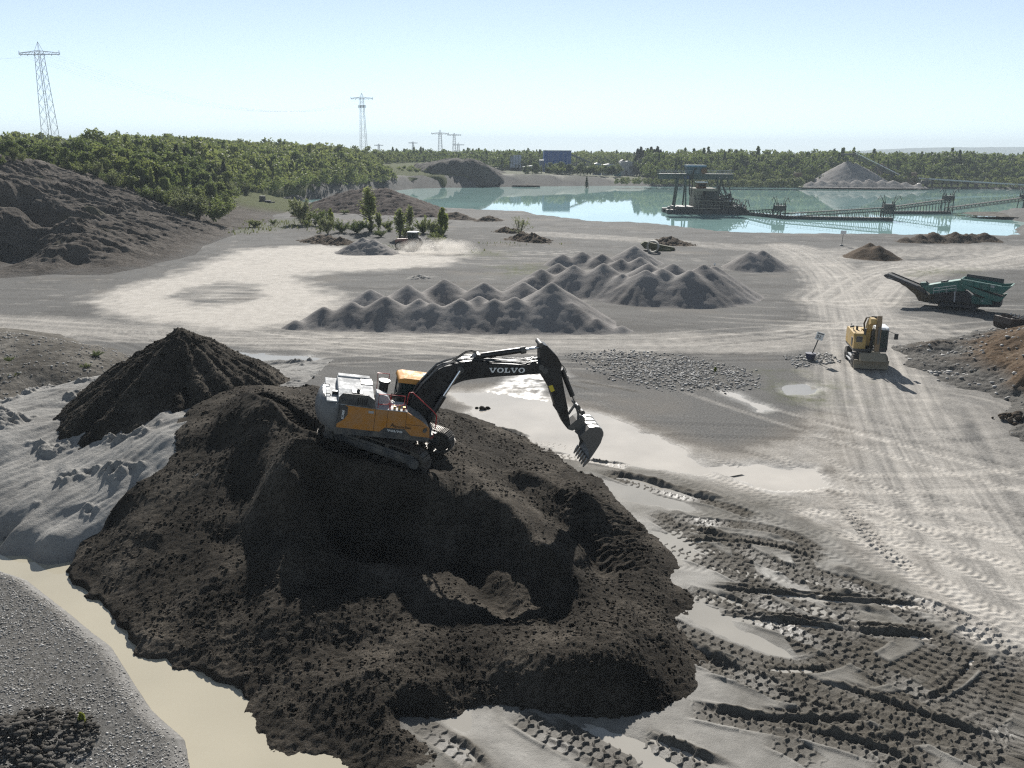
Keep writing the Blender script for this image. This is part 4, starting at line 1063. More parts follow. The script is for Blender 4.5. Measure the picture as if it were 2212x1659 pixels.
for sy in (-1, 1):
    tr = uc("track", belt(4.15, .50, .55, sy * 1.4, .62, .215), TRACKM)
    b = MB(); b.bb(-2.0, 2.0, sy * 1.4 - .2, sy * 1.4 + .2, .38, .82); b.bb(-1.6, 1.6, sy * 1.4 - .26, sy * 1.4 + .26, .5, .7)
    uc("track_frame", b, DGREY, .03)
    for xw, nm, r_ in ((-2.07, "sprocket", .44), (2.07, "idler", .44)):
        w_ = uc(nm, MB().cyl((xw, sy * 1.4 - .16, .55), (xw, sy * 1.4 + .16, .55), r_, n=24), TRACKM)
        c = MB().cyl((xw, sy * 1.62, .55), (xw, sy * 1.72, .55), .24, n=18); c.build("hub", DGREY, w_)
    for i in range(8):
        uc("roller", MB().cyl((-1.6 + i * .457, sy * 1.4 - .2, .2), (-1.6 + i * .457, sy * 1.4 + .2, .2), .13, n=12), TRACKM)
    for i in (-.7, .7):
        uc("carrier_roller", MB().cyl((i, sy * 1.4 - .2, .92), (i, sy * 1.4 + .2, .92), .1, n=12), TRACKM)

# upper works traced plane by plane
YS = -1.5
skirt = A(YS, (345, 655), (358, 652), (620, 680), (655, 655), (775, 665), (812, 705), (925, 717), (925, 742), (800, 732), (345, 692))
MB().prism(skirt, YS, YS + .3).build("side_skirt", DGREY, exc, .012)
side = A(YS, (415, 520), (600, 545), (795, 565), (885, 622), (927, 660), (927, 718), (812, 705), (775, 665), (655, 655), (620, 680), (358, 652), (362, 630), (405, 605), (428, 575), (432, 530))
sp = MB().prism(side, YS - .015, YS + .06).build("side_panel", YEL, exc, .012)
def seam(a, b_, w=.012): return MB().prism(A(YS, (a[0] - 1, a[1]), (a[0] + 1, a[1]), (b_[0] + 1, b_[1]), (b_[0] - 1, b_[1])), YS - .019, YS - .01)
mb = MB()
for a, b_ in (((601, 546), (584, 678)), ((676, 553), (664, 656)), ((790, 566), (778, 664))):
    seam(a, b_).build("panel_seam", BLACK, sp)
h_ = MB().prism(A(YS, (783, 636), (893, 646), (893, 648), (783, 638)), YS - .019, YS - .01); mb.add(h_.v, h_.f)
mb.build("panel_seam", BLACK, sp)
mb = MB().prism(A(YS, (556, 553), (588, 556), (587, 570), (555, 568)), YS - .022, YS - .01); mb.build("label_plate", SILVER, sp)
mb = MB().prism(A(YS, (545, 648), (563, 650), (562, 663), (544, 661)), YS - .022, YS - .01); mb.build("fuel_cap", paint("dull_ochre", (.35, .17, .05), .5), sp)
mb = MB().prism(A(YS, (890, 665), (908, 655), (912, 672), (900, 686), (886, 682)), YS - .06, YS - .01); mb.build("door_latch", DGREY, sp)
corner = A(YS, (384, 518), (415, 520), (433, 530), (428, 575), (405, 605), (362, 632), (350, 655), (372, 590))
MB().prism(corner, YS - .012, YS + .1).build("corner_panel", DGREY, exc, .01)
# inner body behind the panels
core = A(YS, (350, 688), (372, 560), (390, 520), (600, 546), (795, 568), (884, 624), (925, 662), (925, 738))
MB().prism(core, YS + .06, -.42).build("tank_and_engine_bay", MGREY, exc, .02)
x0d, z0d = A(YS, (350, 690))[0]; x1d, z1d = A(YS, (925, 738))[0]
MB().bb(-2.9, 1.75, -1.38, 1.45, z1d - .02 if z1d < z0d else z0d, z1d + .24).build("deck", DGREY, exc, .03)
# counterweight, round tail
zt = A(-1.4, (375, 503))[0][1]; zb_ = A(YS, (330, 680))[0][1]
cw = MB()
ring = []
for i in range(25):
    t_ = -1 + 2 * i / 24
    y = t_ * 1.49
    xb = -3.36 + .55 * abs(t_) ** 2.6
    ring.append((xb, y))
lv = [(zb_ - .02, .30), (zb_ + .12, .10), (zb_ + .45, .0), (zt - .6, .0), (zt - .25, .07), (zt - .08, .14), (zt - .02, .24)]
vs = []
for z, ins in lv:
    for (xb, y) in ring: vs.append((xb + ins, y * (1 - ins * .06), z))
    for (xb, y) in ring[::-1]: vs.append((-2.42, y * (1 - ins * .06), z))
nr = 50
fs = [(j * nr + i, j * nr + (i + 1) % nr, (j + 1) * nr + (i + 1) % nr, (j + 1) * nr + i) for j in range(len(lv) - 1) for i in range(nr)]
cw.add(vs, fs, True); cw.add(vs[:nr], [tuple(range(nr - 1, -1, -1))]); cw.add(vs[-nr:], [tuple(range(nr))])
cwo = cw.build("counterweight", paint("counterweight_grey", (.115, .118, .122), .4, dirt=.25), exc)
MB().bb(-3.0, -2.45, -1.36, 1.36, zt - .03, zt + .03).build("counterweight_lid", SILVER, cwo, .02)
mb = MB()
for yy in (-.75, .35): MB().tube([(-3.05, yy, zt), (-3.1, yy, zt + .1), (-2.85, yy, zt + .1), (-2.8, yy, zt)], .02).build("lifting_eye", DGREY, cwo)
MB().bb(-2.75, -2.5, -.62, -.48, zt + .0, zt + .18).build("tail_camera", BLACK, exc, .01)
# engine hood
HX0, HX1 = A(YS, (383, 440))[0][0], A(YS, (600, 470))[0][0]
hz1 = A(-1.0, (385, 415))[0][1]; hz0 = A(YS, (400, 515))[0][1]
HT = A(.9, (380, 338))[0][1] - hz0
print('hood height', HT)
sec = [(-1.47, hz0), (-1.47, hz0 + min(.5, HT * .6)), (-1.12, hz0 + HT - .12), (-.55, hz0 + HT - .03), (.9, hz0 + HT), (1.15, hz0 + HT - .12), (1.15, hz0 - .5), (-1.47, hz0 - .3)]
hd_ = MB(); hd_.prism(sec, HX0, HX1, axis='x')
hood = hd_.build("engine_hood", SILVER, exc, .035)
MB().prism([(HX0 - .012, hz0 + .02), (HX1 + .012, hz0 - .06), (HX1 + .012, hz0 + .3), (HX1 - .3, hz0 + .5), (HX0 + .14, hz0 + .5), (HX0 - .012, hz0 + .3)], -1.49, -1.44).build("hood_side", DGREY, hood, .01)
mb = MB()
for i in range(5): mb.bb(HX1 - .72 + i * .09, HX1 - .675 + i * .09, -1.5, -1.47, hz0 + .05, hz0 + .36)
mb.build("side_grille", BLACK, hood)
mb = MB()
sl = Vector((0, .35, .34)).normalized()
for r_ in range(2):
    for i in range(4 + 6 * r_):
        c = Vector((HX1 - .25 - i * .085 if r_ == 0 else HX1 - .22 - i * .095, -1.3 + (1 - r_) * .13, hz0 + HT * .64 + (1 - r_) * .1)) + Vector((0, -.02, .02))
        MB().box(c, (.035, .09, .02), Matrix.Rotation(R(44), 3, 'X')).build("vent_slot", BLACK, hood)
MB().prism([(HX0 + .55, hz0 + HT), (HX0 + .98, hz0 + HT - .02), (HX0 + 1.05, hz0 + .30), (HX0 + .75, hz0 + .3)], -.98, -.55).build("exhaust_cowl", BLACK, hood, .03)
MB().cyl((HX0 + .8, -.8, hz0 + .3), (HX0 + .85, -.8, hz0 + HT + .12), .075, n=14).build("exhaust_pipe", DGREY, exc)
MB().bb(HX0 + .02, HX1 - .05, .75, 1.12, hz0 + HT - .04, hz0 + HT + .05).build("rear_hood_ridge", SILVER, exc, .03)
MB().bb(HX1 - .5, HX1 + .02, .1, .8, hz0 + .25, hz0 + HT + .015).build("cooler_screen", BLACK, hood, .01)
# tank top platform and rails
px0, pz0 = A(YS, (600, 545))[0]; px1, pz1 = A(YS, (795, 565))[0]
MB().prism([(px0, pz0 - .02), (px1, pz1 - .02), (px1, pz1 + .03), (px0, pz0 + .03)], -1.49, -.45).build("tank_top", SILVER, exc, .012)
mb = MB(); mb.prism([(px0 + .02, pz0), (px0 + .75, pz0), (px0 + .5, pz0 + .42), (px0 + .02, pz0 + .55)], -.95, -.5); mb.build("step_box", SILVER, exc, .03)
for i in range(3): MB().cyl((px1 - .55 + i * .2, -1.3, pz1), (px1 - .55 + i * .2, -1.3, pz1 + .16 + .05 * (i % 2)), .055, n=10).build("filler_cap", paint("brass_cap", (.45, .27, .06), .35, .6), exc)
def rail(paths, y, name="handrail", r=.022):
    mb = MB()
    for p in paths: mb.tube([(x, y, z) for x, z in A(y, *p)], r)
    return mb.build(name, REDRAIL, exc)
rail([[(612, 548), (622, 452), (693, 458), (690, 470), (683, 552)], [(614, 512), (630, 515), (672, 516), (686, 508)]], -1.4)
rail([[(690, 552), (697, 456), (781, 466), (770, 558)], [(694, 515), (720, 522), (760, 522), (775, 514)]], -1.4)
rail([[(782, 566), (797, 470), (806, 444), (826, 442), (950, 556), (972, 582), (965, 650), (948, 716), (930, 722)]], -1.45, r=.025)
rail([[(605, 430), (614, 322), (685, 330), (680, 368)]], .5)
rail([[(645, 440), (655, 390)]], .2)
MB().cyl((px0 + .42, .15, pz0), (px0 + .42, .15, pz0 + .62), .2, n=18).cyl((px0 + .42, .15, pz0 + .62), (px0 + .42, .15, pz0 + .74), .25, n=18).build("air_precleaner", BLACK, exc)
mb = MB()
for i in range(5): mb.tube([(px0 + .5 + i * .1, -.4 + .1 * i, pz0), (px0 + .75 + .12 * i, -.3 + .06 * i, pz0 + .32), (px0 + 1.15, -.2 + .05 * i, pz0 + .1), (1.0, -.1 + .04 * i, pz0 - .25)], .032)
mb.build("hydraulic_hoses", RUBBER, exc)
MB().bb(px0, px1 + .3, -.44, .4, z1d + .2, pz0 - .25).build("valve_bay", DGREY, exc, .02)
# cab on the far side
cz0 = z1d + .2; ctop = A(1.0, (820, 345))[0][1]
cx0 = A(1.4, (735, 380))[0][0] - .1; cx1 = cx0 + 1.85
cab = MB()
for x in (cx0 + .05, cx0 + .75, cx1 - .18):
    for y in (.42, 1.42): cab.bar((x + (.1 if x > cx1 - .3 else 0), y, cz0), (x - (.12 if x > cx1 - .3 else 0), y, ctop), .09, .09)
cab.bb(cx0, cx1, .38, 1.46, cz0 - .1, cz0 + .45); cab.bb(cx0, cx0 + .12, .4, 1.44, cz0, cz0 + 1.0)
cabo = cab.build("cab", DGREY, exc, .02)
rf = MB(); rf.prism([(cx0 - .06, ctop - .12), (cx0 - .02, ctop + .06), (cx0 + .2, ctop + .12), (cx1 - .5, ctop + .1), (cx1 - .12, ctop + .0), (cx1 - .04, ctop - .14)], .36, 1.48)
rf.build("cab_roof", ROOFY, exc, .05)
MB().bb(cx1 - .72, cx1 - .22, .55, 1.3, ctop + .05, ctop + .115).build("roof_window", paint("sky_glass", (.35, .5, .52), .08, dirt=.05), cabo)
gl = MB()
for y in (.40, 1.44): gl.bb(cx0 + .1, cx1 - .2, y - .008, y + .008, cz0 + .45, ctop - .1)
gl.prism([(cx1 - .08, cz0 + .3), (cx1 - .3, ctop - .12), (cx1 - .31, ctop - .12), (cx1 - .09, cz0 + .3)], .45, 1.4); gl.bb(cx0 + .04, cx0 + .05, .48, 1.38, cz0 + 1.0, ctop - .1)
gl.build("window", GLASS, cabo)
st = MB(); st.bb(cx0 + .35, cx0 + .9, .65, 1.2, cz0 + .45, cz0 + .65); st.bb(cx0 + .3, cx0 + .45, .68, 1.17, cz0 + .6, cz0 + 1.25); st.bb(cx0 + .3, cx0 + .4, .78, 1.07, cz0 + 1.25, cz0 + 1.45)
st.build("seat", SEATM, cabo, .04)
mb = MB(); mb.tube([(cx1 - .1, .42, ctop - .05), (cx1 + .15, .1, ctop - .2), (cx1 + .15, .1, ctop - .3)], .016); mb.bb(cx1 + .1, cx1 + .2, .0, .2, ctop - .62, ctop - .3)
mb.build("mirror", BLACK, exc, .01)

# boom
BY = .36
boom_poly = A(-BY, (800, 540), (832, 470), (880, 410), (919, 371), (983, 307), (1020, 290), (1054, 281), (1095, 268), (1137, 258), (1190, 253), (1235, 254), (1310, 266), (1521, 277), (1590, 262), (1612, 256), (1636, 268), (1646, 292), (1640, 318), (1612, 326), (1555, 333), (1348, 345), (1235, 356), (1180, 363), (1137, 371), (1100, 384), (1069, 400), (1020, 450), (960, 530), (900, 625), (865, 650), (830, 640), (802, 600))
boom = MB().prism(boom_poly, -BY, BY).build("boom", BLACK, exc, .03)
def pin(x, z, y0, y1, r, parent, name="pivot_pin"):
    (X, Z), = A(y0, (x, z)); return MB().cyl((X, y0, Z), (X, y1, Z), r, n=16).build(name, DGREY, parent)
pin(1612, 292, -.46, .46, .13, boom); pin(1118, 308, -.52, .52, .15, boom)
(vx, vz), (vx2, vz2) = A(-BY, (1290, 321), (1512, 321))
ang = math.atan2(vz2 - vz, vx2 - vx)
L_ = math.hypot(vx2 - vx, vz2 - vz)
serif_letters("VOLVO", L_ / (1.02 * 1.45 * 4.95), boom, "boom_lettering", WHITE, (vx, -BY - .004, vz), (0, -ang, 0))
(qx, qz), (qx2, qz2) = A(YS, (668, 678), (762, 690))
ang2 = math.atan2(qz2 - qz, qx2 - qx)
serif_letters("VOLVO", math.hypot(qx2 - qx, qz2 - qz) / (1.02 * 1.45 * 4.95), exc, "side_lettering", WHITE, (qx, YS - .006, qz), (0, -ang2, 0))
(tx, tz), (tx2, tz2) = A(YS, (402, 603), (412, 540))
a3 = math.atan2(tz2 - tz, tx2 - tx)
tl = math.hypot(tx2 - tx, tz2 - tz)
text_plate("EC380E", tl / 3.75, exc, "type_lettering", WHITE, (tx, YS - .02, tz), Matrix.Rotation(-a3, 3, 'Y').to_4x4().to_euler() if False else (Matrix.Rotation(-a3, 3, 'Y') @ Matrix.Rotation(R(90), 3, 'X')).to_euler(), bold=.02)
(sx_, sz_), (sx2_, sz2_) = A(YS, (688, 650), (758, 657))
a4 = math.atan2(sz2_ - sz_, sx2_ - sx_)
rotm = (Matrix.Rotation(-a4, 3, 'Y') @ Matrix.Rotation(R(90), 3, 'X')).to_euler()
text_plate("A", .26, exc, "owner_lettering", BLACK, (sx_, YS - .02, sz_), rotm)
text_plate("lbrecht Bau", .155, exc, "owner_lettering", BLACK, (sx_ + .17, YS - .02, sz_ - .02), rotm)
def cyl2(a, b_, y, r, name, m, parent):
    (X0, Z0), (X1, Z1) = A(y, a, b_); return MB().cyl((X0, y, Z0), (X1, y, Z1), r, n=16).build(name, m, parent)
for y in (-.55, .55):
    c = cyl2((893, 655) if y < 0 else (893, 640), (1015, 463), y, .135, "boom_cylinder", BLACK, exc)
    cyl2((1013, 466), (1116, 310), y, .065, "cylinder_rod", CHROME, c)
ac = cyl2((1215, 222), (1510, 181), 0, .135, "arm_cylinder", BLACK, exc)
cyl2((1500, 182), (1606, 166), 0, .065, "cylinder_rod", CHROME, ac)
cyl2((1484, 186), (1514, 181), 0, .17, "cylinder_head", DGREY, ac)
br = A(-.22, (1175, 258), (1190, 240), (1220, 212), (1240, 214), (1262, 260))
MB().prism(br, -.22, .22).build("cylinder_bracket", BLACK, boom, .01)
# pipes and hoses along the boom's back
mb = MB()
for y in (-.28, -.18, .18, .28):
    mb.tube([(x, y, z + .05) for x, z in A(-BY, (812, 520), (842, 455), (890, 398), (985, 302), (1054, 276), (1137, 252), (1235, 249), (1310, 261), (1521, 272), (1585, 262))], .028)
mb.build("boom_pipes", paint("pipe_black", (.03, .03, .03), .22, dirt=.1), boom)
mb = MB()
for y, dz in ((-.1, 0), (0, 8), (.1, 4)):
    mb.tube([(x, y, z) for x, z in A(y, (1020, 290 - dz), (1060, 262 - dz), (1110, 225 - dz), (1150, 198 - dz), (1185, 193 - dz), (1215, 203 - dz))], .026)
    mb.tube([(x, y, z) for x, z in A(y, (1240, 240), (1300, 245 - dz), (1420, 258 - dz), (1530, 255 - dz), (1590, 240 - dz))], .024)
mb.build("boom_hoses", RUBBER, boom)
# arm
AYW = .26
def B(y, *pts): return A(y, *[(1483.1 + .4864 * x, 104.1 + .4864 * z) for x, z in pts])
arm_poly = B(-AYW, (245, 110), (265, 90), (285, 92), (335, 112), (460, 240), (520, 350), (505, 425), (530, 570), (590, 900), (604, 970), (622, 1080), (640, 1150), (592, 1155), (540, 1090), (480, 960), (440, 910), (440, 880), (372, 660), (262, 480), (258, 450), (246, 300))
arm = MB().prism(arm_poly, -AYW, AYW).build("arm", BLACK, exc, .025)
MB().prism(B(-AYW, (350, 615), (400, 600), (428, 672), (382, 692)), -AYW - .006, -AYW + .01).build("warning_decal", DECAL, arm)
(p0x, p0z), = B(-.3, (258, 100)); MB().cyl((p0x, -.32, p0z), (p0x, .32, p0z), .11, n=14).build("pivot_pin", DGREY, arm)
(p0x, p0z), = B(-.3, (300, 410)); MB().cyl((p0x, -.42, p0z), (p0x, .42, p0z), .15, n=14).build("pivot_pin", DGREY, arm)
(ax0, az0), (ax1, az1), (ax2, az2) = B(0, (515, 400), (650, 735), (690, 830))
bc = MB().cyl((ax0, 0, az0), (ax1, 0, az1), .12, n=16).build("bucket_cylinder", BLACK, exc)
MB().cyl((ax1, 0, az1), (ax2, 0, az2), .055, n=14).build("cylinder_rod", CHROME, bc)
mb = MB()
for y in (-.2, -.12, .14):
    mb.tube([(x, y, z) for x, z in B(y, (500, 430), (525, 560), (545, 680), (575, 830), (590, 900))], .022)
for y in (.0, .08): mb.tube([(x, y, z) for x, z in B(y, (520, 350), (560, 395), (575, 440), (560, 470))], .02); mb.tube([(x, y, z) for x, z in B(y, (575, 490), (605, 500), (600, 530), (585, 540))], .02)
mb.build("arm_hoses", RUBBER, arm)
mb = MB()
for y in (-.3, .3):
    q = B(y, (600, 965), (690, 835)); mb.bar((q[0][0], y, q[0][1]), (q[1][0], y, q[1][1]), .07, .15, up=(0, 1, 0))
    q = B(y, (690, 835), (735, 1000), (760, 1040)); mb.bar((q[0][0], y * .8, q[0][1]), (q[1][0], y * .8, q[1][1]), .07, .16, up=(0, 1, 0))
(lx_, lz_), = B(0, (690, 835)); mb.cyl((lx_, -.38, lz_), (lx_, .38, lz_), .09, n=14)
mb.build("bucket_linkage", DGREY, exc, .012)
# quick coupler between arm and bucket
mb = MB(); mb.prism(B(-.3, (600, 1120), (640, 1090), (700, 1040), (760, 1010), (815, 1020), (800, 1070), (720, 1140), (650, 1175), (600, 1160)), -.3, .3)
for z_, x_ in ((880, 715), (940, 770)):
    (cx9, cz9), = B(0, (x_, z_)); mb.cyl((cx9, -.12, cz9), (cx9, .12, cz9), .12, n=14)
mb.build("quick_coupler", DGREY, exc, .02)
# bucket: shell of steel plate, open towards the machine
BW = .8
out = B(-BW, (742, 1245), (800, 1195), (868, 1142), (930, 1134), (988, 1137), (1020, 1160), (1036, 1200), (1034, 1245), (1005, 1330), (955, 1410), (905, 1485), (850, 1560))
cen = Vector((sum(p[0] for p in out) / len(out), sum(p[1] for p in out) / len(out)))
inn = [tuple(cen + (Vector(p) - cen) * .93) for p in out]
bk = MB()
for y0_, y1_ in ((-BW, -BW + .05), (BW - .05, BW)):
    bk.prism(out + B(-BW, (868, 1480), (840, 1390), (800, 1320)), y0_, y1_)
for i in range(len(out) - 1):
    bk.prism([out[i], out[i + 1], inn[i + 1], inn[i]], -BW + .05, BW - .05)
bucket = bk.build("bucket", paint("bucket_grey", (.13, .125, .12), .45, .3, dirt=.4, dirtc=(.12, .1, .08)), exc)
bp = MB()
q = B(-BW, (868, 1140), (985, 1134))
for k in range(4):
    yk = -BW + .02 + k * .42
    for i in range(2, 7):
        o0 = Vector(out[i]); o1 = Vector(out[i + 1]); n_ = (o0 - cen).normalized() * .03; n1_ = (o1 - cen).normalized() * .03
        bp.prism([tuple(o0), tuple(o1), tuple(o1 + n1_), tuple(o0 + n_)], yk, yk + .2)
bp.build("wear_strips", paint("bright_worn_steel", (.6, .59, .57), .3, .7, dirt=.15), bucket)
mb = MB(); mb.prism(B(-.3, (680, 1190), (745, 1245), (860, 1145), (800, 1070), (720, 1130)), -.33, -.25); mb.prism(B(-.3, (680, 1190), (745, 1245), (860, 1145), (800, 1070), (720, 1130)), .25, .33)
mb.build("bucket_ears", DGREY, bucket, .01)
t0 = Vector(B(-BW, (852, 1545))[0]); t1 = Vector(B(-BW, (785, 1637))[0])
for k in range(6):
    y = -BW + .07 + k * (2 * BW - .14) / 5
    mb = MB(); d = (t1 - t0)
    nn = Vector((-d.y, d.x)).normalized()
    a_, b_2, c_ = t0 + nn * .09 - d * .1, t0 - nn * .09 - d * .1, t1
    m0 = t0 + d * .45
    mb.prism([tuple(a_), tuple(b_2), tuple(m0 - nn * .065), tuple(c_), tuple(m0 + nn * .05)], y - .06, y + .06)
    mb.build("bucket_tooth", STEEL, bucket, .008)
mb = MB()
for i, (y, xx) in enumerate(((-1.2, px1 + .12),)): mb.bb(xx - .05, xx + .05, y - .08, y + .08, pz1 - .3, pz1 - .2)
mb.build("work_lamp", LAMPG, exc, .01)
# ------------------------------------------------------------------ the wheeled excavator on the haul road
OLDY = paint("dusty_yellow_paint", (.50, .33, .10), .5, dirt=.55, dirtc=(.36, .31, .24))
BLADE = paint("dusty_blade", (.26, .23, .17), .6, .3, dirt=.6, dirtc=(.36, .31, .24))
DUSTG = paint("dusty_dark_grey", (.07, .07, .07), .6, dirt=.5, dirtc=(.25, .22, .18))
wx_, wy_ = G(1880, 792)[:2]
we = empty("wheeled_excavator", (wx_, wy_ + 1.1, ground_z(wx_, wy_ + 1.1) - .02), R(-101))
T(we, "smaller dusty yellow wheeled excavator driving towards us on the pale haul road", "excavator")
# +X is the front (towards the camera), +Y its left side
def wheel(parent, x, y, z, r, w, rimc, twin=False):
    s = 1 if y > 0 else -1
    t = MB(); t.cyl((x, y - w / 2, z), (x, y + w / 2, z), r, n=22)
    for i in range(16):
        a = 2 * math.pi * i / 16
        t.box((x + r * math.cos(a), y, z + r * math.sin(a)), (.09, w * .92, .05), Matrix.Rotation(-a + math.pi / 2, 3, 'Y'))
    o = t.build("wheel", RUBBER, parent, .012)
    rm = MB(); rm.cyl((x, y + s * w * .5, z), (x, y + s * (w * .5 + .02), z), r * .58, n=18).cyl((x, y + s * w * .5, z), (x, y + s * (w * .5 + .07), z), r * .22, n=12)
    rm.build("rim", rimc, o)
    return o
for x in (-1.3, 1.35):
    for y in (-1.05, 1.05): wheel(we, x, y, .52, .52, .42, DUSTG)
b = MB(); b.bb(-1.75, 1.75, -.5, .5, .5, .98); b.cyl((0, 0, .95), (0, 0, 1.22), .55, n=22); b.bar((-1.3, -.85, .52), (-1.3, .85, .52), .2); b.bar((1.35, -.85, .52), (1.35, .85, .52), .2)
b.build("chassis", DUSTG, we, .03)
b = MB(); b.bb(-.75, .75, -1.22, -.72, .62, .72); b.bb(-.75, .75, -1.3, -.95, .36, .44); b.bar((-.7, -1.1, .65), (-.7, -1.15, .4), .06); b.bar((.7, -1.1, .65), (.7, -1.15, .4), .06)
b.build("access_step", SILVER, we, .01)
bl = MB(); bl.prism([(2.05, .08), (2.2, .12), (2.08, .38), (2.12, .62), (2.2, .78), (2.12, .80), (2.03, .64), (1.98, .36)], -1.27, 1.27)
for y in (-.6, .6): bl.bar((1.7, y, .6), (2.04, y, .4), .12, .2)
bl.build("dozer_blade", BLADE, we, .01)
b = MB(); b.bb(-2.0, 1.15, -1.22, 1.22, 1.22, 1.42); b.build("deck", DUSTG, we, .03)
b = MB(); b.prism([(-2.05, 1.4), (1.15, 1.4), (1.15, 2.15), (.75, 2.55), (-1.9, 2.6), (-2.1, 2.3)], -1.23, -.36); bd = b.build("right_body", OLDY, we, .06)
MB().bb(1.13, 1.165, -1.08, -.62, 1.95, 2.4).build("recess_panel", DUSTG, bd, .01)
MB().bb(.2, .6, -1.26, -1.22, 1.55, 2.2).build("side_grille", DUSTG, bd, .01)
b = MB(); b.prism([(-2.1, 1.3), (-1.0, 1.3), (-1.0, 2.6), (-1.95, 2.55), (-2.25, 2.2)], -.4, 1.23); b.build("engine_cover", OLDY, we, .08)
b = MB()
for p in ([(-.1, -1.1, 2.58), (-.1, -1.1, 2.95), (-1.2, -1.1, 2.98), (-1.2, -1.1, 2.6)], [(-.1, -.5, 2.58), (-.1, -.5, 2.95), (-.1, -1.1, 2.95)]): b.tube(p, .025)
b.build("handrail", DUSTG, we)
b = MB(); b.cyl((-.6, -.75, 2.58), (-.6, -.75, 2.9), .09, n=12); b.build("exhaust_stack", DUSTG, we)
MB().bar((.3, -1.05, 2.56), (.3, -1.3, 2.98), .03).box((.3, -1.32, 3.0), (.06, .3, .14), Matrix.Rotation(R(15), 3, 'X')).build("mirror", DUSTG, we)
# cab on its left
b = MB()
for x, y in ((-.55, .34), (-.55, 1.2), (1.1, .34), (1.1, 1.2)): b.bar((x + (.1 if x > 0 else 0), y, 1.4), (x - (.1 if x > 0 else 0), y, 2.98), .08)
b.bb(-.6, 1.15, .32, 1.22, 1.38, 1.62); b.bar((1.2, .34, 1.5), (1.2, 1.2, 1.5), .07); b.bar((1.14, .34, 2.0), (1.14, 1.2, 2.0), .05); b.bar((.3, 1.21, 1.5), (.3, 1.21, 2.9), .06)
wc = b.build("cab", DUSTG, we, .015)
MB().prism([(-.62, 2.96), (1.12, 2.96), (1.05, 3.1), (.9, 3.14), (-.5, 3.14), (-.62, 3.06)], .3, 1.24).build("cab_roof", paint("pale_cab_roof", (.62, .66, .70), .4, dirt=.25), we, .03)
b = MB(); b.prism([(1.2, 1.5), (1.06, 2.95), (1.05, 2.95), (1.19, 1.5)], .38, 1.16); b.bb(-.5, 1.0, 1.205, 1.215, 1.62, 2.92); b.bb(-.5, 1.0, .335, .345, 1.62, 2.92); b.bb(-.56, -.55, .38, 1.16, 1.7, 2.9)
b.build("window", GLASS, wc)
b = MB(); b.bb(-.2, .3, .55, 1.0, 1.6, 1.85); b.bb(-.25, -.1, .55, 1.0, 1.8, 2.5); b.build("seat", SEATM, wc, .03)
b = MB(); b.tube([(1.05, 1.2, 2.9), (1.25, 1.5, 2.8), (1.25, 1.75, 2.72)], .02); b.bb(1.2, 1.28, 1.62, 1.9, 2.3, 2.75); b.build("mirror", BLACK, we, .01)
for y in (.5, 1.05): MB().bb(1.08, 1.16, y - .08, y + .08, 2.98, 3.1).build("work_lamp", LAMPG, wc, .01)
# boom folded up and arm hanging to the front
bm = MB(); bm.prism([(.1, 1.5), (.5, 1.55), (.55, 2.6), (.95, 3.3), (1.5, 3.62), (1.42, 3.9), (.9, 3.85), (.35, 3.35), (-.02, 2.5)], -.3, .06)
wb = bm.build("boom", OLDY, we, .03)
MB().prism([(1.2, 3.55), (1.5, 3.4), (1.95, 3.6), (1.86, 3.92), (1.4, 4.0)], -.34, .1).build("boom_head", OLDY, we, .03)
ar = MB(); ar.prism([(1.6, 4.12), (1.95, 4.2), (2.12, 3.6), (2.2, 2.4), (2.24, 1.1), (2.05, 1.0), (1.88, 2.3), (1.66, 3.4)], .1, .42)
wa = ar.build("arm", paint("worn_brown_yellow", (.25, .17, .09), .6, dirt=.6, dirtc=(.22, .17, .12)), we, .025)
MB().cyl((1.1, -.1, 3.98), (1.75, .2, 4.08), .1, n=12).build("arm_cylinder", DUSTG, we)
MB().cyl((2.28, .25, 3.4), (2.34, .25, 2.1), .08, n=12).build("bucket_cylinder", DUSTG, we)
for y in (-.42, .18): MB().cyl((.6, y, 1.7), (.85, y, 3.0), .09, n=12).build("boom_cylinder", DUSTG, we)
b = MB()
for k in range(4): b.tube([(.2, -.35 + .04 * k, 2.3), (-.1, -.42 + .03 * k, 3.2), (.4, -.4 + .03 * k, 3.75), (.9, -.3 + .04 * k, 3.9)], .024)
b.tube([(1.2, -.2, 1.6), (1.6, -.1, 1.5), (1.9, .1, 1.7), (2.05, .2, 2.2)], .022)
b.build("hydraulic_hoses", RUBBER, we)
b = MB(); b.prism([(2.2, .72), (2.75, .80), (2.78, .84), (2.4, 1.34), (2.2, 1.38), (2.22, 1.32), (2.36, 1.28), (2.66, .86), (2.2, .80)], -.95, .95)
for y in (-.95, .9): b.prism([(2.2, .74), (2.74, .82), (2.38, 1.33), (2.2, 1.36)], y, y + .05)
wk = b.build("ditching_bucket", BLADE, we, .01)
b = MB(); b.bb(2.05, 2.3, -.12, .5, .95, 1.5); b.bar((2.26, -.1, 1.2), (2.26, -.1, 1.6), .06); b.build("coupler", BLADE, we, .03)

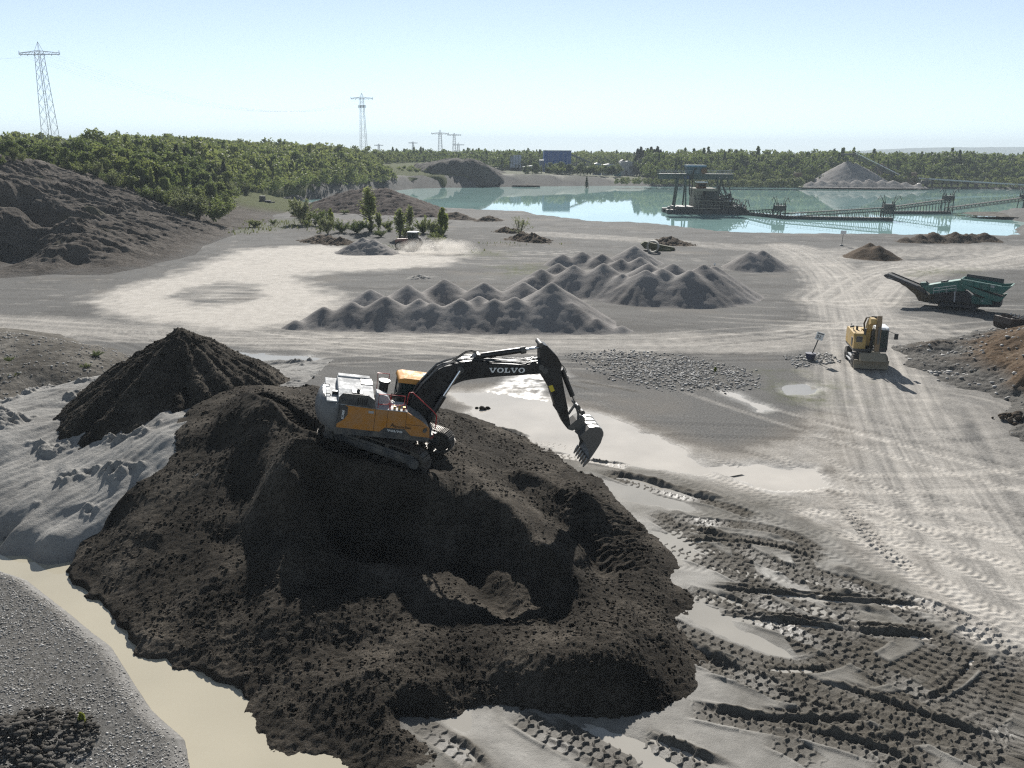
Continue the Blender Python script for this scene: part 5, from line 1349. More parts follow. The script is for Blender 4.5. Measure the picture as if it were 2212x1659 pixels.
# ------------------------------------------------------------------ mobile screening plant
SGREEN = paint("green_plant_paint", (.028, .145, .12), .55, dirt=.6, dirtc=(.16, .15, .125))
SGRN2 = paint("dark_green_plant_paint", (.02, .105, .09), .5, dirt=.45, dirtc=(.12, .11, .09))
DKST = paint("dark_plant_steel", (.04, .04, .042), .6, dirt=.5, dirtc=(.12, .11, .10))
BELT = paint("conveyor_belt", (.02, .02, .021), .75, dirt=.4)
SC_P = G(2050, 668); SC_P.z = ground_z(SC_P.x, SC_P.y)
SC_R = Matrix.Rotation(R(-36), 3, 'Z')
scr = empty("screening_plant", SC_P, rot=SC_R)
T(scr, "green mobile screening plant on tracks, its dark conveyor raised at the left", "screening plant")
SCI = SC_R.inverted()
def S(y, *pts):
    out = []
    o = SCI @ (Vector((0, 0, CAM_H)) - SC_P)
    for x, z in pts:
        d = SCI @ ray(1889.4 + x * .14583, 571.4 + z * .14583)
        t = (y - o.y) / d.y; p = o + d * t
        out.append((p.x, p.z))
    return out
Y0 = 0.0
trk = S(Y0, (940, 620), (1500, 690))
tz = 0.0
for y in (.1, 2.1):
    L0 = trk[1][0] - trk[0][0]
    xm = (trk[0][0] + trk[1][0]) / 2
    mb = belt(L0 - .7, .38, .42, y + .2, .42, .2, .045, .03)
    o = mb.build("track", TRACKM, scr); o.location.x = xm
    MB().bb(xm - L0 / 2 + .4, xm + L0 / 2 - .4, y + .05, y + .35, .3, .62).build("track_frame", DKST, scr, .02)
    for k in (-1, 1): o = MB().cyl((xm + k * (L0 / 2 - .36), y + .02, .42), (xm + k * (L0 / 2 - .36), y + .4, .42), .3, n=16).build("sprocket", DKST, scr)
ch = S(Y0, (640, 540), (930, 520), (1500, 560), (1860, 590), (1850, 640), (1500, 640), (930, 600), (700, 560))
MB().prism(ch, .5, 2.0).build("chassis", DKST, scr, .02)
chute = S(Y0, (365, 292), (540, 290), (650, 380), (760, 470), (860, 420), (880, 560), (640, 548), (585, 450), (440, 330))
MB().prism(chute, .4, 2.2).build("side_chute", paint("rusty_dark_steel", (.055, .045, .03), .65, dirt=.6, dirtc=(.13, .1, .06)), scr, .02)
cs_ = S(Y0, (120, 165), (150, 148), (205, 140), (640, 318), (760, 400), (720, 430), (560, 335), (360, 262), (175, 212))
MB().prism(cs_, .3, .42).build("conveyor_side", DKST, scr, .01); MB().prism(cs_, 1.75, 1.87).build("conveyor_side", DKST, scr, .01)
bt = S(.3, (128, 160), (200, 143), (640, 325), (740, 390)); bt2 = S(.3, (150, 190), (360, 270), (560, 345), (700, 420))
MB().prism([bt[0], bt[1], bt[2], bt[3], bt2[3], bt2[2], bt2[1], bt2[0]], .42, 1.75).build("conveyor_belt", BELT, scr, .01)
for y in (.28, 1.83):
    mb = MB(); q = S(y, (205, 136), (640, 316)); mb.bar((q[0][0], y, q[0][1]), (q[1][0], y, q[1][1]), .08, .06); mb.build("edge_strip", SILVER, scr)
q = S(.3, (205, 195), (275, 222), (270, 212), (200, 186)); MB().prism(q, .27, .3).build("name_strip", SILVER, scr)
body = S(Y0, (690, 330), (800, 310), (960, 282), (1270, 236), (1340, 300), (1330, 400), (1180, 408), (940, 430), (820, 440), (760, 400))
MB().prism(body, .35, 2.1).build("screen_box", SGREEN, scr, .04)
eng = S(Y0, (800, 440), (1190, 410), (1330, 420), (1460, 520), (1500, 600), (960, 600), (780, 560))
MB().prism(eng, .45, 1.9).build("engine_bay", DKST, scr, .03)
for q, nm, m in ((((670, 270), (760, 268), (800, 310), (790, 345), (690, 340)), "head_housing", SGRN2), (((980, 248), (1070, 236), (1078, 268), (985, 280)), "drive_housing", DKST), (((760, 245), (775, 240), (790, 300), (775, 300)), "lever", DKST)):
    MB().prism(S(.6, *q), .6, 1.5 if nm != "lever" else .7).build(nm, m, scr, .03)
hp = S(Y0, (1275, 212), (1880, 325), (2045, 318), (1905, 430), (1860, 440), (1700, 400), (1480, 330), (1300, 290))
hb_ = MB(); hb_.prism(hp, -.1, .0); hb_.prism(hp, 2.4, 2.5)
hb_.prism([hp[2], hp[3], (hp[3][0] - .12, hp[3][1]), (hp[2][0] - .12, hp[2][1])], 0, 2.4); hb_.prism([hp[0], hp[7], (hp[7][0] + .12, hp[7][1]), (hp[0][0] + .12, hp[0][1])], 0, 2.4)
hop = hb_.build("hopper", SGREEN, scr, .02)
MB().prism(S(Y0, (1300, 285), (1480, 320), (1880, 420), (1860, 440), (1700, 400), (1480, 335)), .0, 2.4).build("hopper_floor", DKST, hop)
for x_ in (1450, 1570, 1690, 1800):
    t_ = (x_ - 1275) / 605
    q = S(Y0, (x_, 222 + t_ * 95), (x_ + 22, 226 + t_ * 95), (x_ + 10, 330 + t_ * 80), (x_ - 12, 326 + t_ * 80)); MB().prism(q, -.18, -.08).build("hopper_rib", SGRN2, hop, .01)
q = S(-.1, (1275, 206), (1885, 318), (1890, 332), (1275, 220)); MB().prism(q, -.16, -.02).build("hopper_rim", paint("pale_green_rim", (.22, .36, .32), .5, dirt=.35), hop)
q = S(2.5, (1375, 140), (1922, 215), (1905, 300), (1345, 210)); MB().prism(q, 2.46, 2.56).build("hopper_wing", paint("hopper_wing_grey", (.05, .052, .06), .6, dirt=.35), scr, .01)
q = S(-.1, (1720, 305), (1780, 318), (1775, 350), (1715, 335)); MB().prism(q, -.13, -.11).build("label_plate", SILVER, hop)
beam = S(Y0, (1285, 296), (1320, 290), (1870, 485), (1935, 470), (1865, 550), (1790, 545), (1500, 430), (1300, 330))
MB().prism(beam, -.22, .05).build("feeder_beam", SGREEN, scr, .03); MB().prism(beam, 2.3, 2.55).build("feeder_beam", SGREEN, scr, .03)
MB().prism(S(Y0, (1320, 330), (1870, 500), (1860, 560), (1500, 470)), .1, 2.25).build("feeder_belt", BELT, scr)
bx_ = S(Y0, (1565, 495), (1720, 500), (1745, 595), (1560, 590)); gb_ = MB().prism(bx_, .0, 1.2).build("power_pack", SGREEN, scr, .03)
q = S(Y0, (1585, 520), (1632, 522), (1630, 548), (1583, 546))
(nx0, nz0) = q[3]; text_plate("52", (q[0][1] - q[3][1]) * .95, gb_, "number_plate", WHITE, (nx0, -.02, nz0), (R(90), 0, 0))
MB().prism(S(Y0, (1430, 470), (1520, 455), (1560, 490), (1550, 600), (1430, 580)), .2, 1.6).build("side_cabinet", SGRN2, scr, .02)
MB().prism(S(Y0, (1720, 520), (1860, 570), (1850, 640), (1700, 640)), .3, 2.1).build("rear_frame", DKST, scr, .02)
# walkway, rails and ladder
mb = MB()
q = S(-.5, (855, 440), (1200, 405)); mb.bar((q[0][0], -.15, q[0][1]), (q[1][0], -.15, q[1][1]), .7, .06)
mb.build("walkway", DKST, scr)
mb = MB()
for a, c in (((870, 352), (1210, 310)), ((870, 392), (1210, 350))):
    q = S(-.5, a, c); mb.bar((q[0][0], -.5, q[0][1]), (q[1][0], -.5, q[1][1]), .05)
for x_ in (870, 955, 1060, 1205):
    q = S(-.5, (x_, 352 - (x_ - 870) * .12), (x_, 440 - (x_ - 870) * .1)); mb.bar((q[0][0], -.5, q[0][1]), (q[1][0], -.5, q[1][1]), .05)
q = S(-.5, (1190, 400), (1180, 555)); mb.bar((q[0][0], -.5, q[0][1]), (q[1][0], -.5, q[1][1]), .12)
mb.build("walkway_rail", SILVER, scr)
mb = MB()
for dx in (0, 70):
    q = S(-.5, (835 + dx, 460), (815 + dx, 590)); mb.bar((q[0][0], -.5, q[0][1]), (q[1][0], -.5, q[1][1]), .05)
for k in range(6):
    q = S(-.5, (833 - k * 3.5, 470 + k * 22), (903 - k * 3.5, 470 + k * 22)); mb.bar((q[0][0], -.5, q[0][1]), (q[1][0], -.5, q[1][1]), .04)
mb.build("ladder", DKST, scr)

# ------------------------------------------------------------------ tractor with a grader trailing dust
tp_ = G(868, 538); tyaw = R(168)
tr_ = empty("tractor", (tp_.x + 1.1, tp_.y + 1.2, ground_z(tp_.x, tp_.y) - .02), tyaw)
T(tr_, "small tractor with a white cab roof raising dust on the haul loop", "tractor")
for x, y, r_, w_ in ((1.6, -.85, .62, .42), (1.6, .85, .62, .42), (-1.1, -.95, .9, .55), (-1.1, .95, .9, .55)): wheel(tr_, x, y, r_, r_, w_, paint("pale_rim", (.5, .47, .42), .6, dirt=.4))
MB().prism([(-.1, .8), (2.3, .8), (2.35, 1.45), (2.1, 1.62), (-.1, 1.75)], -.42, .42).build("hood", paint("dusty_red_hood", (.20, .09, .07), .5, dirt=.5, dirtc=(.3, .27, .23)), tr_, .05)
b = MB(); b.bb(-1.7, 1.9, -.35, .35, .6, .95)
for y in (-1, 1): b.prism([(-2.0, 1.55), (-1.6, 1.9), (-.7, 1.95), (-.25, 1.6), (-.3, 1.5), (-.75, 1.82), (-1.55, 1.8), (-1.9, 1.5)], y * .7, y * 1.2)
b.build("chassis", DUSTG, tr_, .03)
b = MB()
for x, y in ((-1.5, -.65), (-1.5, .65), (.0, -.6), (.0, .6), (-.75, -.66), (-.75, .66)): b.bar((x, y, 1.2), (x * .95, y * .9, 2.75), .07)
b.bb(-1.5, 0, -.66, .66, 1.1, 1.5); tc = b.build("cab", DUSTG, tr_, .02)
MB().bb(-1.6, .15, -.72, .72, 2.74, 2.9).build("cab_roof", paint("white_roof", (.72, .72, .7), .5, dirt=.2), tr_, .05)
b = MB(); b.bb(.0, .01, -.55, .55, 1.5, 2.7); b.bb(-1.45, -1.44, -.55, .55, 1.5, 2.7); b.bb(-1.4, -.05, -.635, -.625, 1.5, 2.7); b.bb(-1.4, -.05, .625, .635, 1.5, 2.7); b.build("window", GLASS, tc)
MB().cyl((.5, -.5, 1.6), (.5, -.5, 2.6), .06, n=10).build("exhaust_pipe", DUSTG, tr_)
gr_ = empty("towed_grader", (tp_.x + 4.6, tp_.y + .5, ground_z(tp_.x + 4.6, tp_.y + .5)), tyaw)
T(gr_, "low grading frame with a blade towed behind the tractor", "grader")
b = MB(); b.bar((2.4, 0, .7), (.4, -.9, .6), .12); b.bar((2.4, 0, .7), (.4, .9, .6), .12); b.bar((.4, -1.3, .6), (.4, 1.3, .6), .14); b.bar((-1.6, -1.3, .6), (-1.6, 1.3, .6), .14); b.bar((.4, -1.2, .6), (-1.6, -1.2, .6), .12); b.bar((.4, 1.2, .6), (-1.6, 1.2, .6), .12)
b.build("frame", DUSTG, gr_)
b = MB(); b.prism([(-.5, .02), (-.42, .5), (-.5, .5), (-.58, .02)], -1.4, 1.4); b.build("blade", STEEL, gr_)
for y in (-1.2, 1.2): wheel(gr_, -1.6, y, .38, .38, .25, DUSTG)

# dust hanging behind the tractor: one real puff of thin powder
dt = NT("dust_cloud_air"); dt.n.remove(dt.b)
pv = dt.nd("ShaderNodeVolumePrincipled"); pv.inputs["Color"].default_value = (.95, .90, .83, 1); pv.inputs["Anisotropy"].default_value = .3
tc_ = dt.nd("ShaderNodeTexCoord"); n_ = dt.noise(.42, 4, .6, vec=tc_.outputs["Object"])
gsp = dt.nd("ShaderNodeTexGradient", gradient_type='SPHERICAL')
mp = dt.nd("ShaderNodeMapping"); mp.inputs["Scale"].default_value = (1 / 7.5, 1 / 3.2, 1 / 2.2); mp.inputs["Location"].default_value = (0, 0, 0)
dt.ln(tc_.outputs["Object"], mp.inputs[0]); dt.ln(mp.outputs[0], gsp.inputs[0])
dd = dt.math('MULTIPLY', dt.mapr(n_, .38, .68), dt.mapr(gsp.outputs["Fac"], .0, .6))
dt.ln(dt.math('MULTIPLY', dd, .55), pv.inputs["Density"]); dt.ln(pv.outputs[0], dt.out.inputs["Volume"])
dp = G(945, 548)
b = MB(); b.ball((0, 0, 0), 1, 20, 12, (7.4, 3.1, 2.1))
dcl = b.build("dust_cloud", dt.m, loc=(dp.x, dp.y, .6)); T(dcl, "pale dust cloud drifting behind the tractor", "dust", kind="stuff")

# ------------------------------------------------------------------ signs, pipes, spare bucket and other small things
WS = paint("white_sign", (.72, .73, .72), .5, dirt=.12)
BLUEB = paint("navy_footing", (.03, .035, .075), .55, dirt=.3)
def marker(u, v, h, lean, label, txt, panel, foot=True):
    p = G(u, v); p.z = ground_z(p.x, p.y)
    o = empty("marker_sign", p, R(-8)); T(o, label, "sign", "numbered marker signs on posts" if foot else None)
    tip = Vector((lean, 0, h))
    MB().cyl((0, 0, .15), tip, .045, n=10).build("post", BLACK, o)
    if foot: MB().cyl((0, 0, 0), (0, 0, .55), .30, .42, n=18).build("footing", BLUEB, o, .02)
    else: MB().box((0, 0, .12), (.5, .4, .26)).build("footing", MGREY, o, .03)
    rot = Matrix.Rotation(math.atan2(lean, h), 3, 'Y')
    pw, ph = panel
    c = tip + rot @ Vector((0, -.05, ph * .35))
    b = MB().box(c, (pw, .02, ph), rot); pn = b.build("sign_panel", WS, o)
    if txt:
        r2 = (rot @ Matrix.Rotation(R(90), 3, 'X')).to_euler()
        q = c + rot @ Vector((-pw * .36, -.014, -ph * .28)); text_plate(txt, ph * .55, pn, "sign_number", BLACK, q, r2)
        b = MB().box(c + rot @ Vector((0, -.014, ph * .34)), (pw * .8, .006, ph * .12), rot); b.build("sign_line", DGREY, pn)
    return o
marker(1750, 777, 1.75, .48, "leaning white sign marked 02 in a dark blue footing beside the haul road", "02", (.62, .62))
marker(1541, 606, 2.0, .02, "thin upright marker sign beside the two concrete pipes", "", (.22, .3))
marker(1818, 531, 2.2, .05, "small pale sign on a post at the lake edge left of the brown heap", "", (1.0, .6), foot=False)
CONC = paint("weathered_concrete", (.33, .32, .29), .85, dirt=.4, dirtc=(.12, .12, .07))
pp = G(1409, 545); 
o = MB(); n = 26
for k in range(n):
    a0, a1 = 2 * math.pi * k / n, 2 * math.pi * (k + 1) / n
    o.prism([(1.0 * math.cos(a0), 1.0 + 1.0 * math.sin(a0)), (1.0 * math.cos(a1), 1.0 + 1.0 * math.sin(a1)), (.8 * math.cos(a1), 1.0 + .8 * math.sin(a1)), (.8 * math.cos(a0), 1.0 + .8 * math.sin(a0))], 0, 1.6)
o = o.build("concrete_pipe", CONC, loc=(pp.x, pp.y, -.1)); o.rotation_euler = (0, 0, R(-15)); T(o, "short concrete pipe ring lying on its side behind the pointed gravel cone", "pipe")
p2 = G(1425, 541)
b = MB(); b.prism([(-3.2, 1.1), (-2.6, 1.5), (2.4, .55), (2.7, .2), (2.2, .1), (-2.5, .3)], 0, 1.2); b.prism([(-1.5, .0), (2.0, .0), (1.6, .35), (-1.2, .5)], -.9, .4)
o = b.build("mossy_slab", paint("mossy_slab_green", (.085, .085, .05), .9, dirt=.5, dirtc=(.12, .13, .06)), None, .06, loc=(p2.x, p2.y, -.05)); T(o, "tilted mossy slab beside the concrete pipe ring", "slab")
# slotted digging bucket on the brown heap
bp_ = PY(2172, 742, 75.0); bp_.z = brown_fn(np.array([[bp_.x]]), np.array([[bp_.y]]))[0, 0]
bk2 = empty("slotted_bucket", (bp_.x, bp_.y, bp_.z + .0), R(15)); T(bk2, "slotted steel digger bucket lying open side up on the brown earth heap", "bucket")
b = MB()
prof = [(-.75, 1.15), (-.8, .6), (-.65, .15), (-.2, -.05), (.3, .05), (.75, .5), (.95, 1.05)]
for k in range(len(prof) - 1):
    (x0, z0), (x1, z1) = prof[k], prof[k + 1]
    if k in (1, 2):
        for s in range(9): b.bar((x0, -.95 + s * .2375, z0), (x1, -.95 + s * .2375, z1), .13, .06)
    else: b.prism([(x0, z0), (x1, z1), (x1 * .93, z1), (x0 * .93, z0 + .04)], -1.0, 1.0)
for y in (-1.02, .96): b.prism(prof, y, y + .06)
sh = b.build("shell", paint("rusty_bucket", (.075, .065, .06), .6, .4, dirt=.5, dirtc=(.14, .1, .075)), bk2)
b = MB()
for y in (-.3, .3): b.prism([(-.78, 1.0), (-.6, 1.5), (-.2, 1.35), (.0, 1.05), (-.3, 1.0)], y - .04, y + .04)
b.bar((-.5, -1, 1.12), (-.5, 1, 1.12), .08); b.bar((.3, -1, 1.12), (.3, 1, 1.12), .08); b.build("lugs", sh.data.materials[0], bk2)
for y in (-.9, -.45, 0, .45, .9): MB().prism([(.86, .95), (1.0, 1.0), (1.02, 1.32)], y - .07, y + .07).build("bucket_tooth", STEEL, bk2)
# parked dozer far left of the saplings
zp = G(572, 446)
dz_ = empty("bulldozer", (zp.x, zp.y, ground_z(zp.x, zp.y)), R(-10)); T(dz_, "tiny dark bulldozer parked beside the small lake inlet", "bulldozer")
b = MB(); b.bb(-1.6, 1.6, -1.1, -.6, 0, 1.0); b.bb(-1.6, 1.6, .6, 1.1, 0, 1.0); b.build("tracks", TRACKM, dz_, .15)
b = MB(); b.bb(-1.4, 1.9, -.6, .6, .7, 1.7); b.build("hull", DKST, dz_, .08)
b = MB(); b.bb(-1.2, .1, -.7, .7, 1.7, 2.9); b.build("cab", DUSTG, dz_, .06)
b = MB(); b.prism([(2.3, .1), (2.55, .15), (2.4, .7), (2.5, 1.3), (2.35, 1.3), (2.25, .7)], -1.6, 1.6); b.bar((1.4, -1, .6), (2.35, -1, .5), .15); b.bar((1.4, 1, .6), (2.35, 1, .5), .15); b.build("dozer_blade", DUSTG, dz_)
# ------------------------------------------------------------------ floating dredge, belt conveyors and work boat
DR = paint("dredge_dark_steel", (.045, .05, .05), .6, dirt=.5, dirtc=(.12, .10, .07))
DRG = paint("dredge_grey_green", (.07, .095, .088), .6, dirt=.45, dirtc=(.16, .13, .09))
DRB = paint("dredge_blue_cabin", (.07, .11, .13), .55, dirt=.3)
DRT = paint("dredge_tan_panel", (.24, .22, .17), .7, dirt=.4)
RUST = paint("rusty_steel", (.16, .095, .055), .75, dirt=.5, dirtc=(.09, .06, .04))
YD = G(1500, 460, WATER_Z).y
dp0 = G(1500, 461, WATER_Z)
dr = empty("suction_dredge", (dp0.x, dp0.y, WATER_Z), 0)
T(dr, "dark floating dredge with a tall gantry and blue winch cabin on the lake", "dredge")
SD = (dp0.y * math.cos(PITCH) + 18 * math.sin(PITCH)) / FPX     # metres per photo pixel at the dredge
def D(u, v): return ((u - 1500) * SD, (461 - v) * SD + .0)
def dz(v): return D(0, v)[1]
def dx(u): return D(u, 0)[0]
def at(u0, u1, v0, v1, y0, y1, mb): return mb.bb(dx(u0), dx(u1), y0, y1, dz(v1), dz(v0))
b = MB()
at(1437, 1500, 452, 462, -3.2, -.2, b); at(1437, 1500, 452, 462, 4.0, 7.0, b); at(1480, 1612, 452, 463, -3.5, 7.2, b)
b.build("pontoon", DR, dr, .12)
b = MB(); at(1455, 1600, 446, 452, -2.6, 6.2, b); b.build("deck_machinery", DR, dr, .1)
# four-leg gantry
for (u0, u1, v1) in ((1452, 1461, 380), (1459, 1463, 380), (1477, 1476, 380), (1481, 1481, 380), (1541, 1545, 385), (1555, 1560, 380)):
    for y in ((-2.2,) if u0 in (1452, 1477, 1541) else (5.6,)):
        b = MB(); b.bar((dx(u0), y, dz(452)), (dx(u1), y * .5 + .8, dz(v1)), .42, .42); b.build("gantry_leg", DRG, dr)
b = MB()
for y in (.2, 3.2): at(1421, 1578, 380, 390, y, y + .5, b)
for u in range(1425, 1578, 12): b.bar((dx(u), .2, dz(385)), (dx(u + 6), 3.6, dz(385)), .18)
at(1421, 1578, 378, 380, -.1, 3.9, b)
b.build("gantry_beam", DRG, dr, .03)
b = MB()
for y in (-.1, 3.9):
    b.bar((dx(1421), y, dz(371)), (dx(1578), y, dz(371)), .07); b.bar((dx(1421), y, dz(374.5)), (dx(1578), y, dz(374.5)), .06)
    for u in range(1421, 1580, 8): b.bar((dx(u), y, dz(380)), (dx(u), y, dz(371)), .06)
b.build("gantry_rail", SILVER, dr)
b = MB(); at(1479, 1518, 363, 380, .1, 3.8, b); wcab = b.build("winch_cabin", DRB, dr, .05)
b = MB(); at(1478, 1519, 360, 363.5, -.2, 4.1, b); b.build("cabin_roof", paint("blue_roof", (.07, .18, .28), .5), wcab, .03)
b = MB(); at(1494, 1499, 366, 371, .04, .12, b); b.build("cabin_window", GLASS, wcab)
b = MB(); b.cyl((dx(1514), -.5, dz(372)), (dx(1514), 2.5, dz(372)), .85, n=20); b.build("winch_drum", RUST, dr)
b = MB(); at(1473, 1486, 382, 389, .1, 1.4, b); b.build("blue_motor_housing", paint("blue_motor", (.06, .10, .22), .5), dr, .05)
b = MB(); pts = [(1485, 380), (1485, 405), (1486, 420), (1488, 424), (1490, 420), (1491, 400), (1492, 370)]
b.tube([(dx(u), -.3, dz(v)) for u, v in pts], .17, 8); b.build("hanging_hose", RUBBER, dr)
b = MB(); b.bar((dx(1455), 1.5, dz(380)), (dx(1455), 1.5, dz(345)), .18); b.bar((dx(1445), 1.5, dz(360)), (dx(1468), 1.5, dz(360)), .15); b.bar((dx(1468), 1.5, dz(380)), (dx(1467), 1.5, dz(345)), .2); b.bar((dx(1468), 1.5, dz(358)), (dx(1484), 1.5, dz(378)), .22)
b.build("mast", DR, dr)
# screening house and control cabin amidships
b = MB(); at(1494, 1512, 413, 452, -2.0, 5, b); b.build("screen_house", DRT, dr, .05)
b = MB(); b.prism([(dx(1508), dz(452)), (dx(1545), dz(452)), (dx(1545), dz(411)), (dx(1520), dz(411))], -2.4, 5.2); b.build("loading_hopper", DR, dr, .05)
b = MB(); at(1494, 1542, 408, 413, -2.8, 5.6, b); at(1492, 1550, 448, 450, -3, 6, b); b.build("upper_deck", DRT, dr, .03)
b = MB(); at(1503, 1521, 396, 408, -.5, 2.8, b); cc = b.build("control_cabin", RUST, dr, .05)
b = MB(); at(1501, 1523, 394, 396.5, -.9, 3.2, b); b.build("cabin_roof", paint("white_roof", (.72, .72, .7), .5, dirt=.2), cc, .03)
b = MB(); at(1505, 1519, 399, 404, -.56, -.5, b); b.build("cabin_window", GLASS, cc)
b = MB()
for a, c in (((1512, 450), (1530, 413)), ((1530, 450), (1512, 420)), ((1540, 450), (1560, 430)), ((1546, 415), (1575, 440)), ((1552, 400), (1570, 430)), ((1560, 450), (1580, 435)), ((1545, 385), (1562, 425)), ((1560, 385), (1575, 430)), ((1530, 440), (1600, 441)), ((1545, 430), (1590, 431)), ((1500, 443), (1545, 420))):
    for y in (-2.3, 4.5): MB().bar((dx(a[0]), y, dz(a[1])), (dx(c[0]), y, dz(c[1])), .22).build("brace", DR, dr)
b = MB(); at(1546, 1562, 428, 452, -1.5, 3.5, b); at(1562, 1580, 438, 452, -1.8, 4, b); at(1585, 1600, 443, 452, -1, 3, b); b.build("pump_house", DR, dr, .1)
rq = random.Random(4); b = MB()
for k in range(70):
    u_ = rq.uniform(1498, 1606); vt_ = 414 + max(0, (u_ - 1545)) * .42 + rq.uniform(0, 14); u2 = u_ + rq.uniform(-16, 16); y_ = rq.uniform(-2.8, -1.9)
    b.bar((dx(u_), y_, dz(452)), (dx(min(1608, max(1495, u2))), y_ + rq.uniform(-.3, .5), dz(vt_)), rq.uniform(.1, .26))
    if k % 2: b.bar((dx(u_ - 9), y_, dz(vt_ + 8)), (dx(min(1608, u_ + 12)), y_, dz(vt_ + 10)), rq.uniform(.1, .3))
b.build("pipework", RUST if False else DR, dr)
b = MB()
for v_ in (432, 441):
    b.bar((dx(1494), -2.9, dz(v_)), (dx(1600), -2.9, dz(v_ + 4)), .12); 
for u_ in range(1494, 1602, 9): b.bar((dx(u_), -2.9, dz(452)), (dx(u_), -2.9, dz(432)), .09)
b.build("deck_rail", DRT, dr)
b = MB(); b.tube([(dx(1548), 0, dz(430)), (dx(1556), 0, dz(424)), (dx(1572), 0, dz(423))], .25, 8); b.cyl((dx(1573), 0, dz(434)), (dx(1573), 0, dz(418)), .45, n=14); b.build("discharge_pipe", DR, dr)
b = MB(); b.cyl((dx(1569), -2, dz(434)), (dx(1573), -2, dz(434)), .4, n=12); b.build("white_tank", WS, dr)
for u in (1588, 1607):
    b = MB(); b.tube([(dx(u), 0, dz(450)), (dx(u + 2), 0, dz(433)), (dx(u + 6), 0, dz(431)), (dx(u + 11), 0, dz(446))], .12, 6); b.tube([(dx(u - 8), 0, dz(440)), (dx(u), 0, dz(430)), (dx(u + 5), 0, dz(437))], .1, 6); b.build("davit", DR, dr)
b = MB(); at(1441, 1446, 446, 452, -1.5, .5, b); at(1464, 1470, 447, 453, -2, 0, b); b.build("mooring_winch", DRG, dr, .1)

def conveyor(name, label, pa, pb, zh0, zh1, pont=None, nsp=26, group="floating belt conveyors on the lake", tower=True):
    """belt conveyor bridge from pa to pb (points at water level), belt heights zh0..zh1"""
    a = Vector(pa); c = Vector(pb); d = c - a; L = d.length; an = math.atan2(d.y, d.x)
    o = empty(name, a, an); T(o, label, "conveyor", group)
    b = MB()
    if pont: b.bb(pont[0] * L, pont[1] * L, -1.3, 1.3, -.4, .75); b.build("pontoon", DR, o, .1)
    tr = MB()
    for y in (-.75, .75):
        tr.bar((0, y, zh0), (L, y, zh1), .16); tr.bar((0, y, zh0 - .9), (L, y, zh1 - .9), .14)
        for k in range(nsp + 1):
            t_ = k / nsp; z = zh0 + (zh1 - zh0) * t_
            tr.bar((t_ * L, y, z), (t_ * L, y, z - .9), .09)
            if k < nsp: tr.bar((t_ * L, y, z - .9), ((k + 1) / nsp * L, y, zh0 + (zh1 - zh0) * (k + 1) / nsp), .07)
    b = MB(); b.bar((0, 0, zh0 + .12), (L, 0, zh1 + .12), 1.1, .1); b.build("belt", BELT, o)
    b = MB()
    for y in (-1.05,):
        b.bar((0, y, zh0 + .95), (L, y, zh1 + .95), .05); b.bar((0, y, zh0 + .5), (L, y, zh1 + .5), .04)
        for k in range(nsp + 1):
            t_ = k / nsp; z = zh0 + (zh1 - zh0) * t_; b.bar((t_ * L, y, z), (t_ * L, y, z + .95), .04)
    b.build("handrail", DRG, o)
    if pont:
        for k in range(int(nsp * .9)):
            t_ = pont[0] + (pont[1] - pont[0]) * (k + .5) / (nsp * .9); z = zh0 + (zh1 - zh0) * t_ - .9
            for y in (-.8, .8): tr.bar((t_ * L, y, .7), (t_ * L, y, z + .1), .14)
    tr.build("truss", DRG, o)
    if tower:
        b = MB(); x = L - 1.2
        for px, py in ((x - 1.6, -1.2), (x + 1.2, -1.2), (x - 1.6, 1.2), (x + 1.2, 1.2)): b.bar((px, py, .3), (px * .9 + x * .1, py * .7, zh1 + 1.6), .22)
        b.bb(x - 1.5, x + 1.4, -1.1, 1.1, zh1 - .6, zh1 + .9)
        for k in range(3): b.bar((x - 1.6, -1.2, .3 + k * 1.2), (x + 1.2, -1.2, 1.5 + k * 1.2), .12)
        b.build("drive_station", DR, o, .04)
        b = MB()
        for s in (-1, 1): b.tube([(x + s * 1.2, 0, zh1 + .8), (x + s * 2.0, 0, zh1 + 2.3), (x + s * 2.6, 0, zh1 + 3.2), (x + s * 3.2, 0, zh1 + 2.0)], .1, 6); b.tube([(x + s * 1.0, 0, zh1 + 1.0), (x + s * 1.6, 0, zh1 + 3.4)], .08, 6)
        b.build("lifting_frame", DR, o)
    return o
W = lambda u, v: G(u, v, WATER_Z)
conveyor("floating_conveyor", "short floating conveyor right behind the dredge", W(1600, 463), W(1690, 471), .9, 2.6, (0, 1.0), 14)
conveyor("floating_conveyor", "long floating conveyor in the middle, with the tallest drive station at its right end", W(1688, 472), W(1926, 476), 1.3, 3.6, (0, 1.0), 34)
conveyor("floating_conveyor", "floating conveyor farther right, behind the tallest drive station", W(1905, 461), W(2052, 461), 1.6, 4.6, (0.02, .98), 24)
conveyor("floating_conveyor", "rightmost conveyor bridge, without a float, reaching the gravel bar", W(2045, 460), W(2215, 455), 1.6, 4.4, None, 22)
bt0 = W(1711, 404)
bo = empty("work_boat", (bt0.x, bt0.y, WATER_Z), 0); T(bo, "dark work boat with a crane moored left of the far stockpile", "boat")
b = MB(); b.prism([(-6, .0), (6, 0), (6.3, 1.3), (-6.3, 1.3)], -2, 2); b.build("hull", DR, bo, .1)
b = MB(); b.bb(-4, -.5, -1.4, 1.4, 1.3, 3.4); b.build("wheelhouse", DRG, bo, .06)
b = MB(); b.bb(1.2, 2.6, -1, 1, 1.3, 5.5); b.bb(.6, 4.4, -1.4, 1.4, 5.5, 7.6); b.build("crane", RUST, bo, .2)

